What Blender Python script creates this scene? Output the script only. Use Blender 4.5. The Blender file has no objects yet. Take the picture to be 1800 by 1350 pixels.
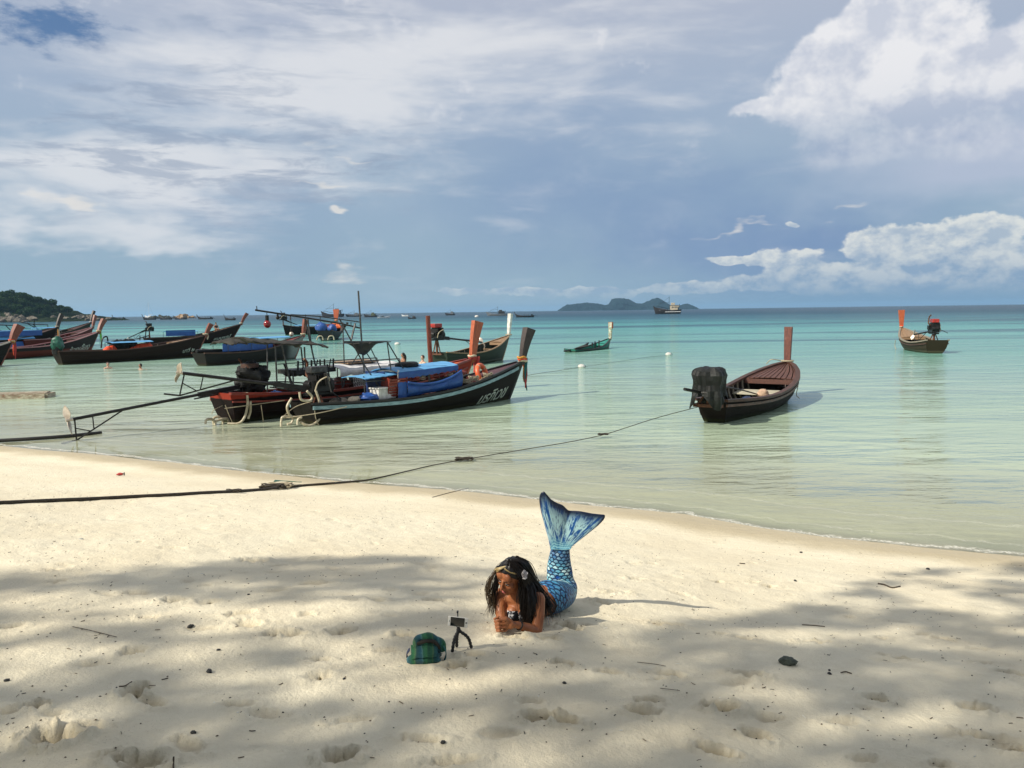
import bpy, bmesh, math, random
import numpy as np
from mathutils import Vector, Matrix, Quaternion, noise as mnoise

random.seed(7)
RNG = np.random.default_rng(11)
SC = bpy.context.scene
COL = SC.collection
R = math.radians

# ------------------------------------------------------------------ camera
F_PX = 1400.0                       # focal length, in pixels of the 1800 px wide photograph
CAM_H = 3.0                         # lens height over the water level (z = 0)
PITCH, ROLL = math.atan(128.0 / 1400.0), R(0.79)
_f0 = Vector((0, math.cos(PITCH), -math.sin(PITCH)))
_r0 = Vector((1, 0, 0))
_u0 = _r0.cross(_f0)
C_R = _r0 * math.cos(ROLL) - _u0 * math.sin(ROLL)
C_U = _u0 * math.cos(ROLL) + _r0 * math.sin(ROLL)
C_F = _f0
CAM_P = Vector((0, 0, CAM_H))
cam_d = bpy.data.cameras.new('camera')
cam_d.lens = 28.0
cam_d.sensor_width = 36.0
cam_d.sensor_fit = 'HORIZONTAL'
cam_d.clip_start = 0.1
cam_d.clip_end = 60000
cam = bpy.data.objects.new('camera', cam_d)
COL.objects.link(cam)
cam.matrix_world = Matrix(((C_R.x, C_U.x, -C_F.x, 0), (C_R.y, C_U.y, -C_F.y, 0), (C_R.z, C_U.z, -C_F.z, CAM_H), (0, 0, 0, 1)))
SC.camera = cam

# ------------------------------------------------------------------ light and exposure
SUN_AZ = math.atan2(-0.88, -0.48)   # direction towards the sun, measured from +Y towards +X
SUN_EL = R(40)
SUN_DIR = Vector((math.sin(SUN_AZ) * math.cos(SUN_EL), math.cos(SUN_AZ) * math.cos(SUN_EL), math.sin(SUN_EL)))
sun_d = bpy.data.lights.new('sun', 'SUN')
sun_d.energy = 5.0
sun_d.angle = R(0.8)
sun_d.color = (1.0, 0.93, 0.80)
sun = bpy.data.objects.new('sun', sun_d)
COL.objects.link(sun)
sun.rotation_euler = SUN_DIR.to_track_quat('Z', 'Y').to_euler()

SC.view_settings.view_transform = 'Standard'
SC.view_settings.look = 'None'
SC.view_settings.exposure = 0.12
SC.view_settings.gamma = 1.0
SC.view_settings.use_curve_mapping = False
SC.render.engine = 'CYCLES'
SC.cycles.use_denoising = True
SC.cycles.max_bounces = 6; SC.cycles.diffuse_bounces = 2; SC.cycles.glossy_bounces = 3
SC.cycles.transparent_max_bounces = 12
SC.cycles.volume_bounces = 1
SC.cycles.sample_clamp_indirect = 6.0


# ------------------------------------------------------------------ node arithmetic
class S:
    """a socket that can be added, multiplied ... in a node tree"""
    def __init__(s, t, o): s.t, s.o = t, o
    def _m(s, op, *a, clamp=False):
        n = s.t.nodes.new('ShaderNodeMath'); n.operation = op; n.use_clamp = clamp
        for i, x in enumerate((s,) + a):
            if isinstance(x, S): s.t.links.new(x.o, n.inputs[i])
            else: n.inputs[i].default_value = x
        return S(s.t, n.outputs[0])
    def __add__(s, b): return s._m('ADD', b)
    __radd__ = __add__
    def __sub__(s, b): return s._m('SUBTRACT', b)
    def __rsub__(s, b): return (s * -1) + b
    def __mul__(s, b): return s._m('MULTIPLY', b)
    __rmul__ = __mul__
    def __truediv__(s, b): return s._m('DIVIDE', b)
    def __pow__(s, b): return s._m('POWER', b)
    def mx(s, b): return s._m('MAXIMUM', b)
    def mn(s, b): return s._m('MINIMUM', b)
    def clamp(s): return s._m('ADD', 0.0, clamp=True)
    def step(s, a, b):                                   # smoothstep a..b -> 0..1
        n = s.t.nodes.new('ShaderNodeMapRange'); n.interpolation_type = 'SMOOTHSTEP'
        s.t.links.new(s.o, n.inputs[0])
        n.inputs[1].default_value = a; n.inputs[2].default_value = b
        return S(s.t, n.outputs[0])


class T:
    def __init__(s, tree): s.t = tree; s.n = tree.nodes; s.l = tree.links
    def new(s, typ, **kw):
        n = s.n.new(typ)
        for k, v in kw.items(): setattr(n, k, v)
        return n
    def put(s, sock, v):
        if isinstance(v, S): s.l.new(v.o, sock)
        elif isinstance(v, bpy.types.NodeSocket): s.l.new(v, sock)
        else:
            if sock.type == 'RGBA' and len(v) == 3: v = (*v, 1)
            sock.default_value = v
    def noise(s, vec, scale, detail=4, rough=0.5, dist=0.0, dim='3D', lac=2.0):
        n = s.new('ShaderNodeTexNoise', noise_dimensions=dim)
        s.put(n.inputs['Vector'], vec)
        n.inputs['Scale'].default_value = scale; n.inputs['Detail'].default_value = detail
        n.inputs['Roughness'].default_value = rough; n.inputs['Distortion'].default_value = dist
        n.inputs['Lacunarity'].default_value = lac
        return S(s.t, n.outputs[0])
    def noisec(s, vec, scale, detail=3, rough=0.5):
        n = s.new('ShaderNodeTexNoise'); s.put(n.inputs['Vector'], vec)
        n.inputs['Scale'].default_value = scale; n.inputs['Detail'].default_value = detail; n.inputs['Roughness'].default_value = rough
        return S(s.t, n.outputs[1])
    def mapping(s, vec, loc=(0, 0, 0), rot=(0, 0, 0), scale=(1, 1, 1), typ='POINT'):
        n = s.new('ShaderNodeMapping', vector_type=typ)
        s.put(n.inputs['Vector'], vec)
        n.inputs['Location'].default_value = loc; n.inputs['Rotation'].default_value = rot; n.inputs['Scale'].default_value = scale
        return S(s.t, n.outputs[0])
    def comb(s, x, y, z):
        n = s.new('ShaderNodeCombineXYZ')
        for i, v in enumerate((x, y, z)): s.put(n.inputs[i], v)
        return S(s.t, n.outputs[0])
    def sep(s, v):
        n = s.new('ShaderNodeSeparateXYZ'); s.put(n.inputs[0], v)
        return [S(s.t, o) for o in n.outputs]
    def vadd(s, a, b, op='ADD'):
        n = s.new('ShaderNodeVectorMath', operation=op); s.put(n.inputs[0], a); s.put(n.inputs[1], b)
        return S(s.t, n.outputs[0])
    def vscale(s, a, k):
        n = s.new('ShaderNodeVectorMath', operation='SCALE'); s.put(n.inputs[0], a); s.put(n.inputs['Scale'], k)
        return S(s.t, n.outputs[0])
    def length(s, a):
        n = s.new('ShaderNodeVectorMath', operation='LENGTH'); s.put(n.inputs[0], a)
        return S(s.t, n.outputs['Value'])
    def mix(s, f, a, b, mode='MIX'):
        n = s.new('ShaderNodeMix', data_type='RGBA', blend_type=mode)
        s.put(n.inputs[0], f); s.put(n.inputs[6], a); s.put(n.inputs[7], b)
        return S(s.t, n.outputs[2])
    def ramp(s, f, stops, interp='LINEAR'):
        n = s.new('ShaderNodeValToRGB'); s.put(n.inputs[0], f)
        e = n.color_ramp.elements; n.color_ramp.interpolation = interp
        while len(e) > 1: e.remove(e[-1])
        for i, (p, c) in enumerate(stops):
            if i: e.new(p)
            e[i].position = p; e[i].color = (*c, 1)
        return S(s.t, n.outputs[0])
    def bump(s, h, strength=0.3, dist=0.02, normal=None):
        n = s.new('ShaderNodeBump'); n.inputs['Strength'].default_value = strength
        n.inputs['Distance'].default_value = dist; s.put(n.inputs['Height'], h)
        if normal: s.put(n.inputs['Normal'], normal)
        return S(s.t, n.outputs[0])
    def coord(s, which='Object'):
        return S(s.t, s.new('ShaderNodeTexCoord').outputs[which])
    def attr(s, name):
        n = s.new('ShaderNodeAttribute'); n.attribute_name = name
        return n


def material(name):
    m = bpy.data.materials.new(name); m.use_nodes = True
    t = T(m.node_tree); t.n.clear()
    out = t.new('ShaderNodeOutputMaterial')
    b = t.new('ShaderNodeBsdfPrincipled'); t.l.new(b.outputs[0], out.inputs[0])
    return m, t, b, out


_MC = {}
def paint(name, c, c2=None, rough=0.6, scale=6.0, stretch=(1, 1, 1), bump=0.25, dist=0.004, metal=0.0, wear=None, wear_at=0.62, spec=0.5, detail=5, grime=0.25):
    """a procedural coat: two close colours mixed by stretched noise, worn spots, fine relief"""
    if name in _MC: return _MC[name]
    m, t, b, out = material(name)
    o = t.coord('Object')
    v = t.mapping(o, scale=stretch)
    n1 = t.noise(v, scale, detail, 0.62)
    n2 = t.noise(t.mapping(o, loc=(3.1, 7.7, 1.3), scale=stretch), scale * 3.7, 4, 0.6)
    c2 = c2 or tuple(x * 0.62 for x in c)
    col = t.mix(n1.step(0.36, 0.66), c2, c)
    col = t.mix(n2.step(0.5, 0.8) * grime, col, tuple(x * 0.4 for x in c2))
    if wear:
        w = t.noise(t.mapping(o, loc=(9, 1, 4), scale=stretch), scale * 1.9, 6, 0.7)
        col = t.mix(w.step(wear_at, wear_at + 0.07), col, wear)
    t.put(b.inputs['Base Color'], col)
    t.put(b.inputs['Roughness'], (n2 * 0.3 + (rough - 0.15)).clamp())
    b.inputs['Metallic'].default_value = metal
    b.inputs['Specular IOR Level'].default_value = spec
    if bump: t.put(b.inputs['Normal'], t.bump(n1 + n2 * 0.5, bump, dist))
    _MC[name] = m
    return m


# ------------------------------------------------------------------ world: Nishita sky behind procedural cloud layers
def ray(px, py):
    return (C_F + C_R * ((px - 900) / F_PX) - C_U * ((py - 675) / F_PX)).normalized()
def azel(px, py):                                         # direction in degrees: azimuth from +Y, elevation
    d = ray(px, py)
    return math.degrees(math.atan2(d.x, d.y)), math.degrees(math.asin(d.z))
#SKY#
def build_world():
    w = bpy.data.worlds.new('World'); SC.world = w; w.use_nodes = True
    t = T(w.node_tree); t.n.clear()
    out = t.new('ShaderNodeOutputWorld'); bg = t.new('ShaderNodeBackground')
    t.l.new(bg.outputs[0], out.inputs[0])
    bg.inputs['Strength'].default_value = 0.088
    sky = t.new('ShaderNodeTexSky', sky_type='NISHITA')
    sky.sun_disc = False; sky.sun_elevation = SUN_EL; sky.sun_rotation = SUN_AZ
    sky.altitude = 0; sky.air_density = 1.0; sky.dust_density = 1.5; sky.ozone_density = 1.2
    d = t.coord('Generated')
    x, y, z = t.sep(d)
    az = x._m('ARCTAN2', y) * (180 / math.pi)
    el = z.mn(1.0).mx(-1.0)._m('ARCSINE') * (180 / math.pi)
    P = t.comb(az, el, 0.0)                              # degrees of arc
    # cloud domains -------------------------------------------------------
    wc = t.vadd(t.noisec(t.mapping(d, scale=(1, 1, 2.2)), 5.0, 4, 0.6), (0.5, 0.5, 0.5), 'SUBTRACT')
    wf = t.vadd(t.noisec(d, 22.0, 4, 0.62), (0.5, 0.5, 0.5), 'SUBTRACT')
    flat = lambda v: t.vadd(v, (1, 1, 0), 'MULTIPLY')
    Pw = flat(t.vadd(P, t.vscale(wc, 9.0)))                    # strongly wandering: layers
    Pc = flat(t.vadd(t.vadd(P, t.vscale(wc, 3.0)), t.vscale(wf, 1.15)))   # cauliflower edges: cumulus
    def field(vec, blobs):
        acc = None
        for px, py, rx, ry, k in blobs:
            a, e = azel(px, py)
            a2, _ = azel(px + rx, py); _, e2 = azel(px, py - ry)
            m = t.mapping(vec, loc=(a, e, 0), scale=(max(abs(a2 - a), .1), max(abs(e2 - e), .1), 1), typ='TEXTURE')
            g = t.length(m).step(1.0, 0.0)
            t.n[-1].inputs[4].default_value = k
            acc = g if acc is None else acc + g
        return acc
    def C(r, g, b, k=1.0):                               # display colour 0..255 -> radiance for strength 0.1
        f = lambda c: ((c / 255 + .055) / 1.055) ** 2.4 if c > 10 else c / 255 / 12.92
        return (f(r) * 10 * k, f(g) * 10 * k, f(b) * 10 * k)
    # 1. veil of high cloud: pale low down, bluer in the middle of the right half, lavender grey above
    col = t.ramp(el.step(0.0, 46.0), [(0.0, C(154, 180, 198)), (0.06, C(159, 182, 203)), (0.22, C(165, 182, 205)), (0.42, C(182, 190, 208)), (1.0, C(200, 204, 215))])
    blue = field(Pw, [(1290, 400, 420, 190, 1.0), (1480, 460, 420, 120, .6), (330, 350, 300, 80, .45), (880, 400, 260, 130, .35), (1020, 300, 420, 210, .55), (520, 400, 260, 90, .25)])
    nb = t.noise(t.mapping(d, scale=(1, 1, 3.0)), 3.0, 5, 0.55)
    col = t.mix((blue * (nb * 1.1 + 0.3)).clamp(), col, C(128, 154, 191))
    col = t.mix(field(Pw, [(1680, 300, 420, 130, 1.0), (1900, 200, 420, 260, .8)]).clamp() * .75, col, C(188, 197, 218))
    # 2. open blue seen through the veil, far upper left
    hole = field(Pw, [(70, 60, 240, 100, 1.0), (30, 210, 150, 70, .5), (270, 150, 160, 50, .45)])
    nh = t.noise(t.mapping(d, scale=(1, 1, 2.4)), 26.0, 6, 0.65)
    nsk = t.mix(0.75, sky.outputs[0], C(88, 124, 172))
    col = t.mix((hole * 1.0 + (nh - 0.5) * 2.0).step(0.45, 1.15), col, nsk)
    # 3. bright sheets
    sheets = field(Pw, [(350, 250, 520, 230, .6), (760, 190, 420, 150, .6), (1150, 150, 400, 130, .35), (600, 50, 800, 130, .4), (560, 120, 480, 150, .9), (900, 90, 260, 90, .5), (120, 300, 420, 150, .8), (480, 330, 330, 90, .5), (1000, 30, 420, 110, .35),
                        (160, 400, 330, 50, .45), (300, 415, 330, 40, .55), (1250, 60, 260, 140, .25), (620, 440, 160, 30, .4), (30, 365, 160, 40, .7)])
    ns = t.noise(t.mapping(d, scale=(1, 1, 4.2)), 6.5, 6, 0.58, 0.3)
    sh = (sheets * 0.85 + (ns - 0.5) * 1.9).step(0.10, 1.10)
    col = t.mix(sh * 0.80, col, C(234, 235, 238))
    # grey-blue flakes drifting in front of the sheets
    nf = t.noise(t.mapping(d, loc=(4, 2, 0), scale=(1, 1, 5.5)), 9.0, 6, 0.62, 0.4)
    left = field(Pw, [(250, 240, 700, 300, 1.0), (600, 320, 330, 130, .7), (500, 20, 420, 80, .9)])
    col = t.mix((nf + left * 0.14).step(0.58, 0.74) * 0.7 * left.clamp(), col, C(152, 167, 190))
    # small sunlit scraps
    nt = t.noise(t.mapping(d, loc=(1, 8, 2), scale=(1, 1, 5.0)), 13.0, 5, 0.6)
    scr = field(Pw, [(110, 365, 90, 30, 1.0), (20, 355, 60, 24, .8), (615, 398, 45, 18, 1.3), (560, 470, 110, 32, .9), (560, 345, 150, 12, .7), (610, 300, 90, 10, .8), (520, 260, 160, 30, .5), (1300, 374, 130, 12, .75), (1500, 375, 100, 16, .6)])
    col = t.mix((scr + (nt - 0.5) * 1.7).step(0.35, 1.05) * 0.8 * scr.step(0.0, 0.3), col, C(236, 232, 226))
    # 4. cumulus: a tall one upper right, a long bank over the horizon, scraps
    big = [(1530, 90, 150, 130, 1.1), (1440, 120, 110, 70, .9), (1620, 60, 150, 130, 1.0), (1560, 10, 110, 90, .9), (1480, 175, 220, 70, 1.0), (1370, 182, 110, 26, 1.0),
           (1660, 160, 220, 110, 1.0), (1760, 120, 130, 90, .8), (1560, 240, 230, 60, .8), (1720, 250, 240, 60, .7), (1880, 90, 180, 170, 1.1), (1480, 285, 120, 40, .45),
           (1990, 220, 260, 200, .9), (2200, 120, 300, 200, .8)]
    bank = [(1560, 430, 130, 45, 1.0), (1640, 465, 240, 70, 1.0), (1400, 465, 90, 38, .95), (1345, 490, 140, 30, .9), (1500, 495, 240, 35, 1.0), (1270, 447, 70, 14, .9), (1720, 440, 160, 60, .6),
            (1200, 504, 110, 18, .9), (1700, 500, 240, 40, .9), (1050, 510, 85, 20, 1.6), (940, 515, 90, 16, 1.4), (1340, 440, 50, 18, .7), (1900, 480, 260, 70, .8), (2150, 470, 300, 80, .8),
            (820, 518, 70, 11, 1.1), (1390, 385, 26, 10, .8), (1760, 400, 200, 26, .5)]
    nc = t.noise(t.mapping(d, scale=(1, 1, 1.25)), 13.0, 7, 0.60)
    dl = t.vadd(t.mapping(d, scale=(1, 1, 1.25)), (-0.016, 0.0, 0.026))
    nc2 = t.noise(dl, 13.0, 4, 0.60)
    lit = ((nc - nc2) * 4.2 + 0.5).clamp()
    fb = field(Pc, big)
    a_b = (fb + (nc - 0.5) * 1.25)
    e0 = azel(1500, 300)[1]; e1 = azel(1500, 90)[1]
    up = el.step(e0 - 2, e1)
    cb = t.mix((lit * 0.70 + up * 0.55 - 0.12).clamp(), C(172, 184, 208), C(240, 240, 243))
    col = t.mix((a_b.step(0.12, 0.40) * up + a_b.step(-0.1, 1.2) * (up * -1 + 1)) * (up * 0.5 + 0.5), col, cb)
    nl = t.noise(t.mapping(d, loc=(2, 0, 0), scale=(1, 1, 1.6)), 26.0, 6, 0.60)
    nl2 = t.noise(t.vadd(t.mapping(d, loc=(2, 0, 0), scale=(1, 1, 1.6)), (-0.007, 0.0, 0.016)), 26.0, 4, 0.60)
    litl = ((nl - nl2) * 4.0 + 0.5).clamp()
    fl = field(Pc, bank)
    a_l = (fl + (nl - 0.5) * 1.35) * fl.step(0.02, 0.2)
    eh = azel(1500, 520)[1]; et = azel(1500, 400)[1]
    upl = el.step(eh, et)
    edge = (fl * -1 + 1.1).clamp()
    cl = t.mix((litl * 0.75 + upl * 0.25 + edge * 0.25 - 0.08).clamp(), C(154, 176, 201), C(232, 234, 230))
    col = t.mix(a_l.step(0.2, 0.42) * 0.92 * el.step(0.35, 1.6), col, cl)
    # 5. air near the horizon
    col = t.mix(el.step(4.0, -0.5) * 0.55, col, t.mix(az.step(-5, 25), C(168, 192, 206), C(112, 150, 186)))
    # rest of the dome behind the viewer: the same broken veil
    t.put(bg.inputs['Color'], col)
    w.cycles.sampling_method = 'NONE'
build_world()
# ------------------------------------------------------------------ places: pixel of the photograph -> point of the world
def wp(px, py, z=0.0):                                    # on the horizontal plane z (the water by default)
    d = ray(px, py); k = (z - CAM_H) / d.z
    return CAM_P + d * k
def at(px, py, Y):                                        # on the upright plane at distance Y
    d = ray(px, py)
    return CAM_P + d * (Y / d.y)

SHORE = [wp(*p) for p in [(-260, 768), (0, 783), (200, 801), (400, 826), (600, 846), (780, 860), (860, 868), (1000, 885), (1200, 905), (1340, 930), (1450, 945), (1600, 960), (1800, 978), (2100, 1005)]]
SHORE = [(p.x, p.y) for p in SHORE]
_a, _b = SHORE[1], SHORE[0]; _k = 600 / math.hypot(_b[0] - _a[0], _b[1] - _a[1])
SHORE = [(_b[0] + (_b[0] - _a[0]) * _k, _b[1] + (_b[1] - _a[1]) * _k * 1.0)] + SHORE
_a, _b = SHORE[-2], SHORE[-1]; _k = 600 / math.hypot(_b[0] - _a[0], _b[1] - _a[1])
SHORE = SHORE + [(_b[0] + (_b[0] - _a[0]) * _k, _b[1] + (_b[1] - _a[1]) * _k)]

def shore_dist(x, y):                                     # signed: inland positive
    x = np.asarray(x, float); y = np.asarray(y, float)
    best = np.full(x.shape, 1e9); sgn = np.ones(x.shape)
    for (ax, ay), (bx, by) in zip(SHORE[:-1], SHORE[1:]):
        dx, dy = bx - ax, by - ay; L2 = dx * dx + dy * dy
        u = np.clip(((x - ax) * dx + (y - ay) * dy) / L2, 0, 1)
        qx, qy = x - ax - u * dx, y - ay - u * dy
        q = np.hypot(qx, qy)
        s = np.where(dx * qy - dy * qx > 0, -1.0, 1.0)    # left of the line (towards +Y) is the sea
        m = q < best - 1e-9
        best = np.where(m, q, best); sgn = np.where(m, s, sgn)
    return best * sgn

def vnoise(x, y, seed=0):                                 # value noise on a lattice, smooth
    xi = np.floor(x).astype(np.int64); yi = np.floor(y).astype(np.int64)
    fx = x - xi; fy = y - yi
    fx = fx * fx * (3 - 2 * fx); fy = fy * fy * (3 - 2 * fy)
    def h(a, b):
        n = (a * 374761393 + b * 668265263 + seed * 974634777) & 0x7fffffff
        n = ((n ^ (n >> 13)) * 1274126177) & 0x7fffffff
        return ((n ^ (n >> 16)) & 0xffff) / 65535.0
    return (h(xi, yi) * (1 - fx) + h(xi + 1, yi) * fx) * (1 - fy) + (h(xi, yi + 1) * (1 - fx) + h(xi + 1, yi + 1) * fx) * fy - 0.5

_PS = [(-400, -4.6), (-60, -3.2), (-25, -1.7), (-10, -0.72), (-4, -0.30), (-1.5, -0.09), (0, 0.0), (1.5, 0.14), (3.5, 0.45), (7, 1.0), (11, 1.38), (16, 1.6), (40, 2.2), (400, 8)]
def base_h(x, y):
    s = shore_dist(x, y)
    z = np.interp(s, [p[0] for p in _PS], [p[1] for p in _PS])
    near = np.clip((s + 3) / 4, 0, 1) * np.clip(1 - (np.hypot(x, y) - 30) / 30, 0, 1)
    z = z + near * (vnoise(x * .45, y * .45, 1) * 0.07 + vnoise(x * 1.3, y * 1.3, 2) * 0.028) * np.clip(s / 3 + .25, 0.1, 1)
    return z

def bh1(x, y): return float(base_h(np.array([x]), np.array([y]))[0])
def gp(px, py):                                           # on the sand
    d = ray(px, py); z = 0.9
    for _ in range(14):
        p = CAM_P + d * ((z - CAM_H) / d.z)
        z = 0.5 * z + 0.5 * bh1(p.x, p.y)
    p.z = bh1(p.x, p.y)
    return p

# hollows and prints read off the sand: px, py, half length (m), half width, depth, turn
HOLLOWS = [(95, 1298, .10, .075, .045, .3), (238, 1217, .085, .06, .034, 1.2), (62, 1243, .055, .05, .028, .2), (20, 1252, .07, .05, .015, .8), (248, 1338, .10, .07, .035, 0), (600, 1331, .085, .06, .035, .5),
           (330, 1308, .10, .05, .016, -.6), (308, 1056, .10, .06, .022, .3), (366, 1059, .08, .05, .012, .3), (424, 1077, .10, .06, .020, .5), (437, 1096, .09, .06, .020, -.3), (486, 1112, .09, .055, .018, .8),
           (515, 1115, .08, .05, .018, 0), (600, 1111, .09, .06, .020, .2), (445, 987, .13, .08, .03, .1), (490, 995, .08, .06, .014, .3), (232, 1145, .07, .05, .02, .6), (160, 1166, .08, .05, .012, .4), (560, 1159, .08, .03, .016, .1),
           (240, 1043, .10, .05, .014, 0), (262, 1085, .07, .04, .012, 0), (100, 1021, .09, .05, .014, .9), (556, 1025, .12, .06, .016, .2), (300, 963, .12, .06, .016, 0), (92, 1001, .09, .04, .02, 0), (765, 1055, .10, .05, .014, .1),
           (665, 1055, .07, .04, .014, .4), (710, 1119, .07, .045, .030, -.2), (800, 1172, .10, .05, .026, .3), (835, 1155, .07, .05, .022, 0), (470, 1256, .12, .05, .012, -.2), (265, 1232, .12, .045, .018, -.5), (745, 1300, .10, .04, .014, 0),
           (620, 1265, .10, .04, .010, .3), (790, 1337, .12, .04, .014, .3), (1275, 1245, .085, .06, .034, .3), (1245, 1243, .05, .04, .016, .3), (1330, 1291, .085, .05, .024, -.4), (1262, 1321, .10, .04, .026, -.6), (945, 1262, .08, .05, .030, .1),
           (990, 1268, .085, .04, .026, -.2), (1130, 1250, .09, .05, .020, .1), (990, 1167, .07, .045, .024, 0), (1070, 1180, .09, .05, .018, 0), (1180, 1186, .10, .045, .022, -.3), (1160, 1192, .05, .03, .012, 0), (1165, 1097, .13, .04, .022, -.1),
           (1325, 1023, .07, .05, .020, .1), (1350, 1029, .08, .05, .018, -.1), (1270, 1115, .06, .04, .018, 0), (1310, 1122, .09, .035, .022, -.1), (1440, 1128, .14, .035, .020, 0), (1315, 1186, .10, .05, .022, -.3), (1545, 1228, .08, .05, .026, -.1),
           (1525, 1246, .07, .04, .014, 0), (1590, 1158, .07, .035, .022, 0), (1555, 1150, .05, .03, .012, 0), (1720, 1246, .10, .05, .024, -.3), (1782, 1185, .10, .05, .026, -.2), (1730, 1164, .12, .03, .014, 0), (1665, 1125, .09, .04, .018, -.2),
           (1625, 1115, .05, .04, .016, 0), (1550, 1121, .05, .03, .014, 0), (1750, 1300, .16, .05, .020, -.3), (1780, 1315, .10, .06, .020, 0), (1720, 1140, .10, .03, .012, 0), (1520, 1333, .07, .04, .014, 0), (1655, 1343, .06, .04, .016, 0),
           (1120, 1017, .09, .05, .024, 0), (1088, 1041, .12, .045, .032, 0), (1050, 1056, .07, .05, .026, .2), (1060, 1060, .06, .04, .018, .1), (990, 1100, .07, .05, .024, -.2), (1010, 1105, .07, .045, .020, 0), (960, 1122, .09, .05, .020, 0),
           (1020, 1098, .06, .035, .018, 0), (905, 1120, .10, .045, .018, .1), (1140, 1230, .08, .045, .02, .2), (1350, 1262, .08, .04, .014, 0), (1480, 1270, .10, .05, .012, .2), (560, 1190, .08, .05, .012, .5), (20, 1100, .08, .05, .014, .5),
           (880, 1290, .09, .05, .012, .2), (420, 1240, .08, .04, .012, .2), (200, 1330, .07, .04, .016, .2), (150, 1280, .09, .06, .014, .2), (540, 1080, .06, .04, .012, .2), (680, 1145, .08, .04, .012, .2), (930, 1235, .07, .04, .012, .1)]
_HW = None
HOLLOW_SHADE = None
def sand_h(x, y):
    global _HW, HOLLOW_SHADE
    HOLLOW_SHADE = np.zeros(x.shape)
    z = base_h(x, y)
    r = np.hypot(x, y)
    s = shore_dist(x, y)
    near = np.clip(1 - (r - 9) / 8, 0, 1) * np.clip((s - .8) / 2.5, 0, 1)
    lump = vnoise(x * 4.1, y * 4.1, 3) * 0.016 + vnoise(x * 9.3, y * 9.3, 4) * 0.009 + vnoise(x * 24, y * 24, 5) * 0.0045 + vnoise(x * 61, y * 61, 6) * 0.0022
    z = z + near * lump
    # old, wind-softened prints scattered between the fresh ones
    if _HW is None:
        rr = np.random.default_rng(5)
        _HW = []
        for px, py, a, b, dep, turn in HOLLOWS:
            p = gp(px, py); _HW.append((p.x, p.y, a, b, dep, turn, 1.0))
        for _ in range(300):
            X = rr.uniform(-8, 9); Y = rr.uniform(1.6, 11)
            if shore_dist(np.array([X]), np.array([Y]))[0] < 1.6 or (abs(X - .2) < .5 and abs(Y - 5.3) < .6): continue
            _HW.append((X, Y, rr.uniform(.05, .14), rr.uniform(.03, .07), rr.uniform(.003, .011), rr.uniform(-.9, .9), .5))
    for hx, hy, a, b, dep, turn, sharp in _HW:
        dep *= 1.25
        m = (np.abs(x - hx) < a * 3) & (np.abs(y - hy) < a * 3)
        if not m.any(): continue
        dx, dy = x[m] - hx, y[m] - hy
        c, s_ = math.cos(turn), math.sin(turn)
        u, v = (dx * c + dy * s_) / a, (-dx * s_ + dy * c) / b
        q = np.sqrt(u * u + v * v) + vnoise(x[m] * 38, y[m] * 38, 9) * .45 * sharp + vnoise(x[m] * 90, y[m] * 90, 8) * .2 * sharp
        k = -dep * np.clip(1 - q ** 3.2, 0, 1) + dep * .48 * np.exp(-((q - 1.3) / .32) ** 2) * (1 + .8 * vnoise(x[m] * 30, y[m] * 30, 12) * 2)
        z[m] += k
        HOLLOW_SHADE[m] = np.maximum(HOLLOW_SHADE[m], np.clip(1.05 - q, 0, 1) * min(1, dep / .028))  # mask for the shade painted inside each hollow
    return z

# ------------------------------------------------------------------ mesh helpers
def link(o, parent=None):
    COL.objects.link(o)
    if parent: o.parent = parent
    return o
def grid_mesh(name, P, nx, ny, mat, smooth=True, attrs=None, wrap=False):
    me = bpy.data.meshes.new(name)
    idx = np.arange(nx * ny).reshape(ny, nx)
    a, b, c, d = idx[:-1, :-1], idx[:-1, 1:], idx[1:, 1:], idx[1:, :-1]
    f = np.stack([a, b, c, d], -1).reshape(-1, 4)
    if wrap:
        g = np.stack([idx[:-1, -1], idx[:-1, 0], idx[1:, 0], idx[1:, -1]], -1); f = np.concatenate([f, g])
    me.vertices.add(len(P)); me.vertices.foreach_set('co', np.asarray(P, np.float32).ravel())
    me.loops.add(f.size); me.loops.foreach_set('vertex_index', f.ravel().astype(np.int32))
    me.polygons.add(len(f)); me.polygons.foreach_set('loop_start', np.arange(0, f.size, 4, dtype=np.int32))
    me.polygons.foreach_set('use_smooth', np.full(len(f), smooth))
    for k, v in (attrs or {}).items():
        at_ = me.attributes.new(k, 'FLOAT', 'POINT'); at_.data.foreach_set('value', np.asarray(v, np.float32))
    me.update(calc_edges=True); me.validate()
    me.materials.append(mat)
    return me

def polar(rs, th):
    rr, tt = np.meshgrid(rs, th, indexing='ij')
    return (rr * np.sin(tt)).ravel(), (rr * np.cos(tt)).ravel()

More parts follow.
